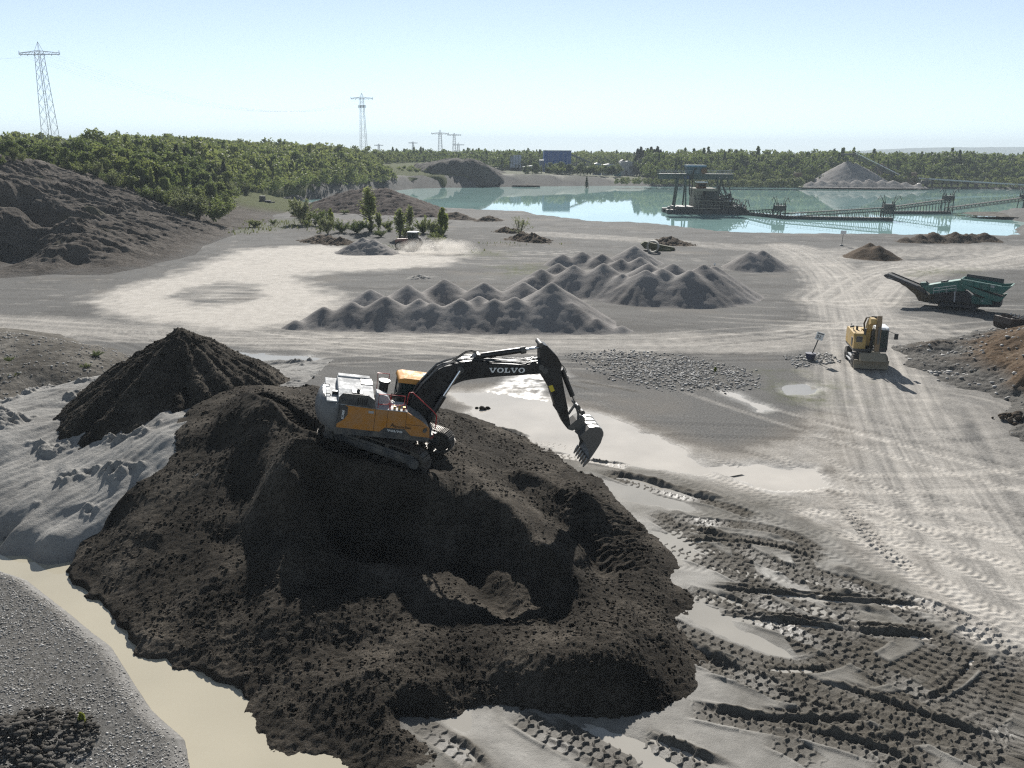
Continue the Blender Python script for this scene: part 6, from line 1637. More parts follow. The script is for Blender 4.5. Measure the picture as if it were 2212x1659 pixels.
# ------------------------------------------------------------------ works across the lake
BLUE = NT("blue_cladding")
_tc = BLUE.nd("ShaderNodeTexCoord"); _w = BLUE.nd("ShaderNodeTexWave", wave_type='BANDS', bands_direction='X'); _w.inputs["Scale"].default_value = 3.2
BLUE.ln(_tc.outputs["Object"], _w.inputs["Vector"])
BLUE.col(BLUE.mix(BLUE.noise(.3, 4), (.018, .085, .30), (.03, .115, .35))).rough(.5); BLUE.bump(_w.outputs["Fac"], .06)
PALEW = paint("pale_concrete_wall", (.42, .42, .41), .8, dirt=.3)
SILO = paint("pale_blue_silo", (.42, .46, .52), .5, dirt=.15, scale=.4)
def far(u, v, Y): return PY(u, v, Y)
bp0 = far(1203, 385, 530)
hb = empty("blue_hall", (bp0.x, bp0.y, 1.5)); T(hb, "tall plain blue clad hall across the lake", "building")
def hx_(u): return far(u, 370, 530).x - bp0.x
def hz_(v, u=1200): return far(u, v, 530).z - 1.5
b = MB(); b.bb(hx_(1175), hx_(1233), 0, 22, 0, hz_(326)); b.build("wall", BLUE.m, hb)
b = MB(); b.bb(hx_(1174.5), hx_(1233.5), -.3, 22.3, hz_(326), hz_(324.6)); b.build("roof", paint("pale_roof_edge", (.5, .52, .5), .5), hb)
for u in (1193, 1204, 1216, 1225, 1184):
    b = MB(); b.bb(hx_(u), hx_(u) + .35, -.12, 0, 0, hz_(326.5)); b.build("wall_strip", paint("pale_blue_strip", (.14, .21, .36), .5), hb)
b = MB(); b.bb(hx_(1166), hx_(1175), 1, 14, 0, hz_(347)); an_ = b.build("annex", paint("annex_blue", (.08, .13, .22), .5), hb)
b = MB(); b.bb(hx_(1165.6), hx_(1175), .6, 14, hz_(347), hz_(346)); b.build("annex_roof", paint("pale_roof_edge", (.5, .52, .5), .5), hb)
sp0 = far(1113, 372, 560)
for k in range(4):
    u = 1104.5 + k * 6.2
    p = far(u, 340, 560); ztop = far(u, 335, 560).z
    o = empty("storage_silo", (p.x, p.y, 1.5)); T(o, ["leftmost of the four pale blue silos across the lake", "second silo from the left among the four across the lake", "third silo from the left among the four across the lake", "rightmost of the four pale blue silos, nearest the blue hall"][k], "silo", "silos across the lake")
    b = MB(); b.cyl((0, 0, 4), (0, 0, ztop - 1.5), .95, n=20); b.build("barrel", SILO, o)
    b = MB(); b.cyl((0, 0, 2.2), (0, 0, 4), .35, .95, n=16); b.build("cone_outlet", DKST, o)
    b = MB()
    for sx, sy in ((-.8, -.8), (.8, -.8), (.8, .8), (-.8, .8)): b.bar((sx, sy, 0), (sx, sy, 4.2), .2)
    b.build("stand", DKST, o)
def belt_far(label, a, c, Y, w=1.2, legs=2, m=None, group="belt conveyors of the works across the lake"):
    p = far(*a, Y); q = far(*c, Y)
    o = empty("belt_conveyor", (p.x, p.y, 1.5)); T(o, label, "conveyor", group)
    d = q - p
    b = MB(); b.bar((0, 0, p.z - 1.5), (d.x, d.y, q.z - 1.5), w, .9); b.build("gallery", m or DRG, o)
    b = MB(); b.bar((0, -w * .52, p.z - .9), (d.x, d.y - w * .52, q.z - .9), .12); b.build("handrail", SILVER, o)
    for k in range(legs):
        t_ = (k + .7) / (legs + .4); z = (p.z + (q.z - p.z) * t_) - 1.9
        if z > .6: MB().bar((d.x * t_ - .6, 0, 0), (d.x * t_, 0, z), .3).bar((d.x * t_ + .6, 0, 0), (d.x * t_, 0, z), .3).build("trestle", DKST, o)
    return o
belt_far("sloping conveyor from the blue hall down to its right", (1233, 334), (1275, 351), 535)
belt_far("level low conveyor beside the blue hall", (1233, 356), (1275, 356), 534)
belt_far("sloping conveyor right of the low sheds, half hidden by dark conifers", (1380, 345), (1420, 362), 520)
def shed(label, u0, u1, vt, vb, Y, m, roofm, dy=9, group="low sheds of the works across the lake"):
    p = far((u0 + u1) / 2, vb, Y); x0 = far(u0, vb, Y).x - p.x; x1 = far(u1, vb, Y).x - p.x; h = far(u0, vt, Y).z - 1.5
    o = empty("works_shed", (p.x, p.y, 1.5)); T(o, label, "shed", group)
    MB().bb(x0, x1, 0, dy, 0, h).build("wall", m, o)
    MB().prism([(x0 - .3, h), (x1 + .3, h), (x1 + .3, h + .25), ((x0 + x1) / 2, h + .9), (x0 - .3, h + .25)], -.3, dy + .3).build("roof", roofm, o)
    MB().bb(x0 + (x1 - x0) * .3, x0 + (x1 - x0) * .45, -.06, .02, 0, min(3, h * .6)).build("door", DKST, o)
    MB().bb(x0 + (x1 - x0) * .6, x0 + (x1 - x0) * .85, -.06, .02, h * .5, h * .72).build("window", GLASS, o)
RW = paint("pale_shed_roof", (.55, .56, .55), .6, dirt=.2)
shed("small blue shed right of the blue hall", 1283, 1299, 355, 366, 533, paint("shed_blue", (.12, .19, .34), .6), RW)
shed("long pale shed behind the young trees", 1303, 1330, 357, 366, 540, PALEW, RW)
shed("grey block with a white vent, left of the dark conifers", 1341, 1372, 351, 366, 545, PALEW, RW, 12)
shed("tall dark shed beside the grey block", 1342, 1350, 348, 366, 548, paint("shed_dark_blue", (.10, .13, .2), .6), DKST)
shed("low white shed left of the blue hall", 1130, 1166, 361, 368, 545, PALEW, RW)
shed("small turquoise container below the grey block", 1327, 1342, 366, 374, 515, paint("turquoise_container", (.10, .28, .32), .5), RW, 3)

# stacker feeding the far stockpile, and the field conveyor running to the right
st0 = far(1962, 391, 468)
sk = empty("stacker_conveyor", (st0.x, st0.y, 0)); T(sk, "long inclined stacker conveyor rising over the far gravel stockpile", "conveyor", "belt conveyors of the works across the lake")
tp2 = far(1846, 333, 476); e0 = Vector((0, 0, st0.z)); e1 = Vector((tp2.x - st0.x, tp2.y - st0.y, tp2.z))
b = MB()
for y in (-.9, .9):
    b.bar(e0 + Vector((0, y, 0)), e1 + Vector((0, y, 0)), .3); b.bar(e0 + Vector((0, y, -1.6)), e1 + Vector((0, y, -1.6)), .22)
    for k in range(16):
        t0_, t1_ = k / 16, (k + 1) / 16
        b.bar(e0.lerp(e1, t0_) + Vector((0, y, -1.6)), e0.lerp(e1, t1_) + Vector((0, y, 0)), .14)
b.build("truss", DRG, sk)
b = MB(); b.bar(e0 + Vector((0, 0, .2)), e1 + Vector((0, 0, .2)), 1.4, .15); b.build("belt", BELT, sk)
b = MB(); b.bar(e0 + Vector((0, -1.0, .8)), e1 + Vector((0, -1.0, .8)), .5, .35); b.build("cover", paint("bright_cover", (.66, .68, .70), .4, .3), sk)
for t_ in (.35, .68):
    p = e0.lerp(e1, t_); b = MB(); b.bar((p.x - 2.5, -1, .5), (p.x, -1, p.z - 1.6), .35); b.bar((p.x + 2.5, -1, .5), (p.x, -1, p.z - 1.6), .35); b.bar((p.x - 1.2, -1, p.z * .45), (p.x + 1.2, -1, p.z * .45), .25); b.build("trestle", DKST, sk)
b = MB(); b.bb(-3, 3.5, -2, 2, st0.z - 2.0, st0.z + 1.6); b.bb(1.5, 4, -1, 1, st0.z + 1.6, st0.z + 4.5); b.build("tail_station", RUST, sk, .1)
h2 = far(1818, 334, 476)
b = MB(); b.bar(e1, (h2.x - st0.x, h2.y - st0.y, h2.z), 2.2, 1.0); b.bar(e1 + Vector((1, 0, 0)), e1 + Vector((6, 0, -9)), .35); b.build("head_chute", DKST, sk)
fc0 = far(1985, 385, 462); fc1 = far(2300, 405, 452)
o = empty("field_conveyor", (fc0.x, fc0.y, 0)); T(o, "low pale field conveyor running right along the far shore", "conveyor", "belt conveyors of the works across the lake")
b = MB(); d = fc1 - fc0; b.bar((0, 0, fc0.z), (d.x, d.y, fc1.z), 1.3, .7); b.build("gallery", paint("pale_gallery", (.38, .39, .40), .55, dirt=.25), o)
for k in range(12): t_ = k / 11; MB().bar((d.x * t_, d.y * t_, -1), (d.x * t_, d.y * t_, fc0.z + (fc1.z - fc0.z) * t_), .25).build("trestle", DKST, o)
for a_, (u, v, lab) in enumerate(((2000, 393, "wheel loader parked on the far shore below the stacker"),)):
    p = far(u, v, 455); o = empty("wheel_loader", (p.x, p.y, 0)); T(o, lab, "loader")
    zb = p.z - 1.2
    b = MB(); b.bb(-2.4, 2.2, -1, 1, zb + .6, zb + 1.9); b.build("body", DKST, o, .1)
    b = MB(); b.bb(-.4, 1.0, -.8, .8, zb + 1.9, zb + 3.2); b.build("cab", DUSTG, o, .08)
    for x in (-1.5, 1.5):
        for y in (-1.1, 1.1): MB().cyl((x, y - .3, zb + .7), (x, y + .3, zb + .7), .75, n=16).build("wheel", RUBBER, o)
    b = MB(); b.prism([(-4.2, zb + .2), (-3.2, zb + .3), (-3.1, zb + 1.3), (-3.5, zb + 1.5), (-3.5, zb + .6)], -1.4, 1.4); b.bar((-3.3, 0, zb + .8), (-1.8, 0, zb + 1.6), .4); b.build("bucket", DUSTG, o)

# ------------------------------------------------------------------ power pylons and lines
PYL = paint("galvanised_lattice", (.46, .48, .50), .6, dirt=.1)
PYD = paint("weathered_lattice", (.13, .14, .15), .6, dirt=.1)
def pylon(u, vtop, Y, zb, arm_px, armv, label, m, yaw=R(-8), w0=None, cage=False):
    top = PY(u, vtop, Y); k = (Y * math.cos(PITCH) - (top.z - 16) * math.sin(PITCH)) / FPX
    H = top.z - zb; za = H - (armv - vtop) * k; aw = arm_px * k / 2
    o = empty("power_pylon", (top.x, top.y, zb), yaw); T(o, label, "pylon", "power line pylons")
    bw = (w0 or aw * .36); tw = aw * .13
    th = max(.10, .38 * k)
    ztop = za + aw * .10
    n = 11
    lv = [((ztop) * (1 - (1 - i / n) ** 1.35), ) for i in range(n + 1)]
    b = MB()
    def c(z, sx, sy):
        t_ = z / ztop; w = bw + (tw - bw) * t_
        return Vector((sx * w, sy * w, z))
    zs = [l[0] for l in lv]
    for i in range(n):
        z0, z1 = zs[i], zs[i + 1]
        for sx, sy, ex, ey in ((-1, -1, 1, -1), (1, -1, 1, 1), (1, 1, -1, 1), (-1, 1, -1, -1)):
            b.bar(c(z0, sx, sy), c(z1, sx, sy), th * 1.35); b.bar(c(z0, sx, sy), c(z1, ex, ey), th * .55); b.bar(c(z0, ex, ey), c(z1, sx, sy), th * .55)
            if i == 1: b.bar(c(z1, sx, sy), c(z1, ex, ey), th)
    b.build("tower", m, o)
    b = MB()
    ah = aw * .16
    for sy in (-tw, tw):
        b.bar((-aw, sy * .3, za), (aw, sy * .3, za), th * 1.6)
        for sx in (-1, 1): b.bar((0, sy, za + ah), (sx * aw, sy * .3, za + ah * .42), th * 1.4)
        for i in range(-6, 6):
            x0, x1 = aw * i / 6, aw * (i + 1) / 6
            f = lambda x: za + ah - abs(x) / aw * ah * .58
            b.bar((x0, sy * .6, za if i % 2 else f(x0)), (x1, sy * .6, f(x1) if i % 2 else za), th * .8)
    for sx in (-1, 1): b.bar((sx * aw, 0, za), (sx * aw, 0, za + ah * 1.05), th * 1.5)
    b.build("crossarm", m, o)
    b = MB()
    for sx, sy in ((-1, -1), (1, -1), (1, 1), (-1, 1)): b.bar((sx * tw, sy * tw, za + ah * .8), (0, 0, H), th)
    b.build("earth_peak", m, o)
    for x in (-.93, -.6, -.27, .27, .6, .93):
        MB().bar((x * aw, 0, za), (x * aw + aw * .07, -aw * .1, za - aw * .06), th * 1.6).build("insulator", PYD, o)
    if cage:
        for zc in (za * .86,):
            b = MB(); w = tw * 2.0
            for s0 in range(3): z_ = zc + s0 * aw * .1; b.bar((-w, -w, z_), (w, -w, z_), th * 1.5); b.bar((-w, w, z_), (w, w, z_), th * 1.5); b.bar((-w, -w, z_), (-w, w, z_), th * 1.5); b.bar((w, -w, z_), (w, w, z_), th * 1.5)
            for sx in (-1, 1):
                for sy in (-1, 1): b.bar((sx * w, sy * w, zc), (sx * w, sy * w, zc + aw * .22), th * 1.6)
            b.build("antenna_cage", PYD, o)
    return o, aw, za
o1, aw1, za1 = pylon(81, 90, 330, 9, 95, 116, "largest lattice pylon, rising from the wood at the far left", PYL, w0=2.5)
o2, aw2, za2 = pylon(781, 201, 620, 8, 49, 213, "tall lattice pylon with a cage of antennas behind the middle of the wood", PYL, w0=2.4, cage=True)
pylon(950.5, 280, 1150, 5, 38, 289, "distant pylon left of the pair above the cut bank", PYL, w0=3)
pylon(981, 287, 1500, 5, 30, 292, "taller pylon of the faint distant pair above the cut bank", PYL, w0=3)
pylon(990, 308, 1900, 5, 25, 313, "shorter pylon of the faint distant pair above the cut bank", PYL, w0=3)
pylon(892, 305, 1900, 5, 19, 309, "tiny faint pylon left of the distant pylons", PYL, w0=3)
pylon(818, 310, 1700, 5, 19, 314, "tiny faint pylon just right of the cage pylon", PYL, w0=3)
def wire(a, c, sag, label):
    b = MB(); n = 30
    b.tube([(a[0] + (c[0] - a[0]) * i / n, a[1] + (c[1] - a[1]) * i / n, a[2] + (c[2] - a[2]) * i / n - 4 * sag * (i / n) * (1 - i / n)) for i in range(n + 1)], .02, 4)
    T(b.build("power_cable", PYL), label, "cable", "overhead power cables")
m1 = o1.matrix_world if False else Matrix.Translation(o1.location) @ Matrix.Rotation(R(-8), 4, 'Z'); m2 = Matrix.Translation(o2.location) @ Matrix.Rotation(R(-8), 4, 'Z')
for x in (-.93, -.6, -.27, .27, .6, .93):
    a = m1 @ Vector((x * aw1 + aw1 * .07, -aw1 * .1, za1 - aw1 * .06)); c = m2 @ Vector((x * aw2, 0, za2 - 1))
    wire(a, c, 13, "thin power cable sagging between the two largest pylons")
a = m1 @ Vector((-.93 * aw1, 0, za1 - 1)); wire(a, (a.x - 160, a.y - 60, a.z - 4), 4, "thin power cable leaving the largest pylon to the left")
# ------------------------------------------------------------------ trees, bushes, grass
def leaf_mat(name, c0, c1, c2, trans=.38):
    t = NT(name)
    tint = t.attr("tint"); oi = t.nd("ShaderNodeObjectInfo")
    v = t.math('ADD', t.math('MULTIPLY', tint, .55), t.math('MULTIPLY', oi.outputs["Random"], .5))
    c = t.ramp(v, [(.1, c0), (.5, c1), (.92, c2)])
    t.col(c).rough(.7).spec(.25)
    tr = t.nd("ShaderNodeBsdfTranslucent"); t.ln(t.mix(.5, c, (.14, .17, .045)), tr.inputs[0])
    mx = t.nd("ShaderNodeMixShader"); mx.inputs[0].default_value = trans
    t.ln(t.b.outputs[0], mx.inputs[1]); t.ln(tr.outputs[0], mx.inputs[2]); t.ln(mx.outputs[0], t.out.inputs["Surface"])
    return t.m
LEAF = leaf_mat("mixed_wood_leaves", (.032, .055, .02), (.09, .125, .04), (.21, .23, .075), .42)
LEAFD = leaf_mat("dark_needles", (.012, .026, .016), (.024, .042, .022), (.045, .06, .026), .2)
LEAFY = leaf_mat("fresh_yellow_green_leaves", (.12, .17, .02), (.25, .29, .04), (.34, .36, .07), .5)
LEAFW = leaf_mat("pale_willow_leaves", (.07, .085, .04), (.135, .15, .072), (.22, .23, .12), .42)
LEAFP = leaf_mat("light_poplar_leaves", (.10, .13, .04), (.19, .22, .07), (.28, .30, .11), .55)
BARK = soil("bark", [(.05, .042, .034), (.085, .072, .06), (.13, .11, .09)], grain=20, gb=.02)
GRASSM = leaf_mat("rough_grass", (.07, .075, .025), (.13, .135, .045), (.22, .205, .085), .3)

def quads(C, s, r, up=.35, asp=1.5):
    n = len(C)
    d = r.normal(size=(n, 3)); d[:, 2] += up; d /= np.linalg.norm(d, axis=1)[:, None] + 1e-9
    a = r.normal(size=(n, 3)); a -= (a * d).sum(1)[:, None] * d; a /= np.linalg.norm(a, axis=1)[:, None] + 1e-9
    b = np.cross(d, a)
    a = a * s[:, None] * asp * .5; b = b * s[:, None] * .5
    V = np.stack([C - a - b * .3, C - b, C + a + b * .2, C + b], 1).reshape(-1, 3)
    return V, np.arange(n * 4).reshape(-1, 4)

def crown_points(kind, n, r):
    """leaf clump centres of a crown one unit tall; returns centres and a 0..1 tint"""
    if kind == 'conifer':
        t = r.random(n) ** .75; z = .10 + .90 * t
        rad = .20 * (1 - t) ** .85 + .006
        tier = .72 + .45 * np.abs(np.sin(t * 34 + r.random() * 6))
        a = r.random(n) * 2 * math.pi
        lob = 1 + .28 * np.sin(a * 5 + t * 9)
        q = np.sqrt(r.random(n)) * rad * tier * lob
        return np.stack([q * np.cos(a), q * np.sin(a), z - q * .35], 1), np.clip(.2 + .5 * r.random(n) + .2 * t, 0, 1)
    if kind in ('poplar', 'willow', 'shrub'):
        nb = {'poplar': 22, 'willow': 30, 'shrub': 22}[kind]
        sp = {'poplar': .13, 'willow': .24, 'shrub': .36}[kind]
        C = []; tn = []
        for i in range(nb):
            a = r.random() * 2 * math.pi; t0 = r.random() ** .8 * .55; L = (1 - t0) * (.35 + .65 * r.random())
            lean = sp * (.5 + r.random()) * (1.3 if kind != 'poplar' else 1 - .5 * t0)
            m = n // nb
            s = r.random(m) ** .8
            base = np.array([0, 0, t0 * (.9 if kind != 'shrub' else .3) + .04])
            ex = s * L
            pts = base + np.stack([np.cos(a) * lean * s ** .8, np.sin(a) * lean * s ** .8, ex - (.16 * s ** 2 * (kind == 'willow'))], 1)
            pts += r.normal(size=(m, 3)) * .026 * (1.6 if kind == 'shrub' else 1)
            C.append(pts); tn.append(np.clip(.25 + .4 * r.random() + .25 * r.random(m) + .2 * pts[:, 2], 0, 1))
        C = np.concatenate(C)
        if kind == 'poplar': C[:, :2] *= np.clip(1.25 - .95 * C[:, 2:3], .25, 1)
        if kind == 'willow': C[:, :2] *= np.clip(1.5 - 1.0 * C[:, 2:3], .3, 1)
        return C, np.concatenate(tn)
    nl = r.integers(9, 15)
    C = []; tn = []
    W = .26 + .08 * r.random()
    for i in range(nl):
        t = (i + .5) / nl
        z = .22 + .66 * t; a = r.random() * 2 * math.pi
        env = math.sin(math.pi * min(1, .18 + .80 * t)) ** .7
        rr = W * env * r.random() ** .5
        c = np.array([rr * math.cos(a), rr * math.sin(a), z + r.normal() * .03])
        lr = (.10 + .09 * r.random()) * (1.15 - .35 * t)
        m = n // nl
        d = r.normal(size=(m, 3)); d /= np.linalg.norm(d, axis=1)[:, None]
        rad = lr * (.55 + .5 * r.random(m)) * (1 + .25 * np.sin(d[:, 0] * 9 + i))
        p = c + d * rad[:, None] * np.array([1.15, 1.15, .85])
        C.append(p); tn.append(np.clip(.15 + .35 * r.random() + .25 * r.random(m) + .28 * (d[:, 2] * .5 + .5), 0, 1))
    return np.concatenate(C), np.concatenate(tn)

def crown_mesh(kind, n, seed, size, mat_):
    r = np.random.default_rng(seed)
    C, t = crown_points(kind, n, r)
    V, F = quads(C, size * (.6 + .8 * r.random(len(C))), r, up={'conifer': .9}.get(kind, .4), asp=1.7)
    o = np_obj("crown", V, F, mat_, dict(tint=np.repeat(t, 4)), smooth=False)
    me = o.data; bpy.data.objects.remove(o)
    return me
def trunk_mesh(kind, seed, tall=.62, r0=.024):
    r = random.Random(seed); b = MB()
    if kind in ('willow', 'shrub'):
        for i in range(7):
            a = r.random() * 6.28; l = .16 + .2 * r.random()
            b.tube([(0, 0, -.03), (math.cos(a) * l * .35, math.sin(a) * l * .35, .3), (math.cos(a) * l * .8, math.sin(a) * l * .8, .66)], r0 * .38, 5)
    else:
        pts = [(0, 0, -.04)] + [(r.uniform(-.015, .015), r.uniform(-.015, .015), z * tall) for z in (.3, .65, 1)]
        for i in range(3): b.cyl(pts[i], pts[i + 1], r0 * (1 - .27 * i), r0 * (1 - .27 * (i + 1)), 7, False)
        for i in range(8):
            z = tall * (.4 + .07 * i); a = r.random() * 6.28; l = .14 + .1 * r.random()
            if kind == 'conifer': l *= .5
            b.cyl((0, 0, z), (math.cos(a) * l, math.sin(a) * l, z + l * (.9 if kind != 'conifer' else .1)), r0 * .4, r0 * .12, 5, False)
    o = b.build("trunk", BARK); me = o.data; bpy.data.objects.remove(o)
    return me
PROTO = {}
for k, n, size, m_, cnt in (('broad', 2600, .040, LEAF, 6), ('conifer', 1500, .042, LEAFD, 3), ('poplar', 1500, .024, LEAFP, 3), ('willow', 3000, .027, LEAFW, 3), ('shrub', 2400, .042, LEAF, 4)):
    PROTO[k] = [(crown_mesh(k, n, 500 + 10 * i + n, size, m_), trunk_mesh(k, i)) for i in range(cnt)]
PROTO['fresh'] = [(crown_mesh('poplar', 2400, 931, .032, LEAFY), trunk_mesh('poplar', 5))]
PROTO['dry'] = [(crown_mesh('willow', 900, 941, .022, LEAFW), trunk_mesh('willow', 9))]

def plant(name, kind, x, y, z, h, w, label, cat, group=None, parts=True):
    cm, tm = random.choice(PROTO[kind])
    o = empty(name, (x, y, z), random.uniform(0, 6.28)); o.scale = (h * w, h * w, h)
    T(o, label, cat, group)
    link(bpy.data.objects.new("crown", cm), o); link(bpy.data.objects.new("trunk", tm), o)
    return o

# the wood behind the quarry slope
FRONT = [(-420, 316, 15.2), (-100, 328, 14.8), (0, 338, 14.4), (80, 349, 13.2), (180, 377, 10.4), (250, 404, 8.2), (330, 443, 4.9), (385, 456, 3.2), (440, 470, 1.4), (484, 463, .7), (500, 446, 1), (560, 431, .8), (640, 420, .5), (700, 413, .5), (760, 408, .5), (862, 397, .6)]
WOODP = [tuple(G(u, v, z)[:2]) for u, v, z in FRONT] + [(-75, 470), (-62, 560), (-330, 560), (-260, 160)]
wx, wy = np.meshgrid(np.arange(-330, -40, 4.5), np.arange(130, 560, 4.5))
wx = (wx + rng.uniform(-2, 2, wx.shape)).ravel(); wy = (wy + rng.uniform(-2, 2, wy.shape)).ravel()
wsd = poly_sd(wx, wy, WOODP); k = (wsd < -.8) & (wx / wy > -.72)
wx, wy, wsd = wx[k], wy[k], wsd[k]
wz = hill_h(wx, wy)
dist = np.hypot(wx, wy)
order = np.argsort(dist)
NEAR_N = 255
edge_h = 4.2 + 6.0 * sstep(0, 26, -wsd) + rng.random(len(wx)) ** 2 * 3.2 + 1.2 * fbm(wx / 30, wy / 30, 2, 3)
edge_h = edge_h * np.where(rng.random(len(wx)) < .04, 1.35, 1)
wu = CXP + wx / (wy * math.cos(PITCH)) * FPX
wtop = np.interp(wu, [-400, 0, 60, 120, 160, 240, 300, 420, 480, 560, 700, 780, 860], [290, 297, 296, 302, 302, 289, 292, 294, 301, 306, 312, 320, 325])
whor = 326 + (wu - CXP) * ROLL
wmax = CAM_H + (whor - wtop) * wy / FPX - wz
edge_h = np.clip(np.minimum(edge_h, wmax * (.55 + .5 * rng.random(len(wx)) + .35 * (rng.random(len(wx)) < .06))), 2.2, None)
LAB = {'broad': ("rounded green broadleaf tree in the wood behind the quarry slope", "broadleaf_tree"), 'shrub': ("low bushy shrub at the edge of the wood on the quarry slope", "bush"),
       'poplar': ("slender upright tree in the wood behind the quarry slope", "slender_tree"), 'willow': ("pale willow-like tree at the edge of the wood behind the quarry slope", "willow_tree"), 'conifer': ("dark pointed conifer in the wood behind the quarry slope", "conifer_tree")}
for j in order[:NEAR_N]:
    e = -wsd[j]; q = random.random()
    kd = ('shrub' if q < .45 else 'willow' if q < .75 else 'broad') if e < 7 else ('broad' if q < .74 else 'willow' if q < .84 else 'poplar' if q < .95 else 'conifer')
    lab, nm = LAB[kd]
    h_ = edge_h[j] * (.62 if kd == 'shrub' else .8 if kd == 'willow' else 1.0)
    plant(nm, kd, wx[j], wy[j], wz[j] - .3, h_, random.uniform(.85, 1.25) * (1.1 if kd == 'shrub' else 1), lab, "bush" if kd == 'shrub' else "tree", "trees of the wood behind the quarry slope")

def forest(name, X, Y, Z, Hh, kinds, n, size, m_, label, seed, tint0=None):
    r = np.random.default_rng(seed)
    base = {kd: [crown_points(kd, n, np.random.default_rng(seed + i)) for i in range(5)] for kd in set(kinds)}
    Vs, ts = [], []
    for i in range(len(X)):
        C, t = base[kinds[i]][r.integers(5)]
        a = r.random() * 6.28; ca, sa = math.cos(a), math.sin(a); w = Hh[i] * r.uniform(.9, 1.3)
        P = np.stack([(C[:, 0] * ca - C[:, 1] * sa) * w + X[i], (C[:, 0] * sa + C[:, 1] * ca) * w + Y[i], C[:, 2] * Hh[i] + Z[i]], 1)
        s = size * Hh[i] * (.6 + .8 * r.random(len(C)))
        V, F = quads(P, s, r, asp=1.6)
        Vs.append(V); ts.append(np.repeat(np.clip(t * .6 + r.random() * .75 - .12 + (.0 if tint0 is None else tint0[i]), 0, 1), 4))
    V = np.concatenate(Vs)
    o = np_obj(name, V, np.arange(len(V)).reshape(-1, 4), m_, dict(tint=np.concatenate(ts)), smooth=False)
    T(o, label, "woodland", kind="stuff")
    return o
rest = order[NEAR_N:]
kk = np.array(['broad'] * 8 + ['poplar'] * 1 + ['shrub'] * 1)[rng.integers(0, 10, len(rest))]
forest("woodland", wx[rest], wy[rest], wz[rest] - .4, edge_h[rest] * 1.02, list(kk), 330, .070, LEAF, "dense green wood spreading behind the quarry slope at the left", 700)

# woods on the far side of the lake
def far_wood(name, u0, u1, Y0_, Y1_, gz_, h0, h1, step, conf, n, size, label, seed, m_=LEAF):
    xs, ys = [], []
    for y in np.arange(Y0_, Y1_, step):
        k_ = (y * math.cos(PITCH) + 14 * math.sin(PITCH)) / FPX
        for x in np.arange((u0 - CXP) * k_, (u1 - CXP) * k_, step):
            xs.append(x + random.uniform(-.4, .4) * step); ys.append(y + random.uniform(-.4, .4) * step)
    X = np.array(xs); Y = np.array(ys)
    cl = fbm(X / 45, Y / 45, 3, seed)
    h_ = h0 + (h1 - h0) * sstep(Y0_, Y0_ + 35, Y) + .22 * h1 * cl + h1 * .3 * (rng.random(len(X)) - .45)
    kd = np.where(rng.random(len(X)) < conf * (.4 + 2.2 * np.maximum(cl, 0)), 'conifer', 'broad')
    h_ = np.where(kd == 'conifer', h_ * 1.04, h_)
    return forest(name, X, Y, np.full(len(X), gz_) - .3, h_, list(kd), n, size, m_, label, seed)
far_wood("woodland", 1400, 2500, 476, 560, 1.3, 7.5, 15.0, 5.2, .12, 330, .062, "mixed wood with conifers along the far right shore of the lake", 720)
far_wood("woodland", 840, 1180, 560, 690, 4.0, 8, 11.5, 6.0, .12, 240, .075, "green wood beyond the cut bank across the lake", 740)
far_wood("woodland", 1090, 1420, 640, 800, 4.0, 9, 11.0, 7.0, .15, 220, .08, "pale hazy wood behind the silos and the blue hall", 760)
far_wood("woodland", 1500, 1730, 437, 443, -1.2, 4.6, 5.2, 2.6, -1, 320, .075, "belt of shore bushes between the dredge and the far stockpile", 780, LEAFW)
far_wood("woodland", 1560, 2420, 466, 473, .6, 4.2, 5.5, 3.4, -1, 260, .08, "low bushes in front of the far right wood", 785, LEAF)
far_wood("woodland", 1995, 2430, 446, 449, -.4, 1.8, 2.4, 2.6, -1, 160, .1, "low shore scrub under the field conveyor", 790, LEAFW)
far_wood("woodland", 1330, 1500, 436, 442, .0, 3.6, 4.4, 2.8, -1, 260, .08, "shore bushes left of the dredge on the far bank", 795, LEAFW)
far_wood("woodland", 862, 940, 446, 462, 2.5, 4.5, 6.5, 3.2, -1, 300, .08, "bushes on the left flank of the cut bank", 797, LEAF)

# dark conifers and the tree row before the blue hall: single trees
for i, (u, vt) in enumerate([(1378, 322), (1385, 318), (1392, 325), (1399, 321), (1407, 318), (1414, 323), (1421, 317), (1427, 324)]):
    p = PY(u, vt, 545); plant("conifer_tree", 'conifer', p.x, p.y, 1.3, p.z - 1.3, 1.25, "dark pointed conifer in the tight group right of the works sheds", "tree", "dark conifers beside the works sheds")
for i in range(30):
    u = 1136 + i * 6.9 + random.uniform(-2, 2); vt = 354 + random.uniform(-6, 6) + (3 if u > 1290 else 0)
    p = PY(u, vt, 500 + random.uniform(-6, 6))
    plant("young_tree", random.choice(['poplar', 'broad', 'shrub', 'broad']), p.x, p.y, 3.0, max(3.5, p.z - 3.0), 1.15, "young green tree in the row below the blue hall", "tree", "young trees in the row below the blue hall")
p = PY(1268, 373, 440); plant("conifer_tree", 'conifer', p.x, p.y, WATER_Z - .2, 6.0, .9, "single dark tree at the far waterline below the blue hall", "tree")

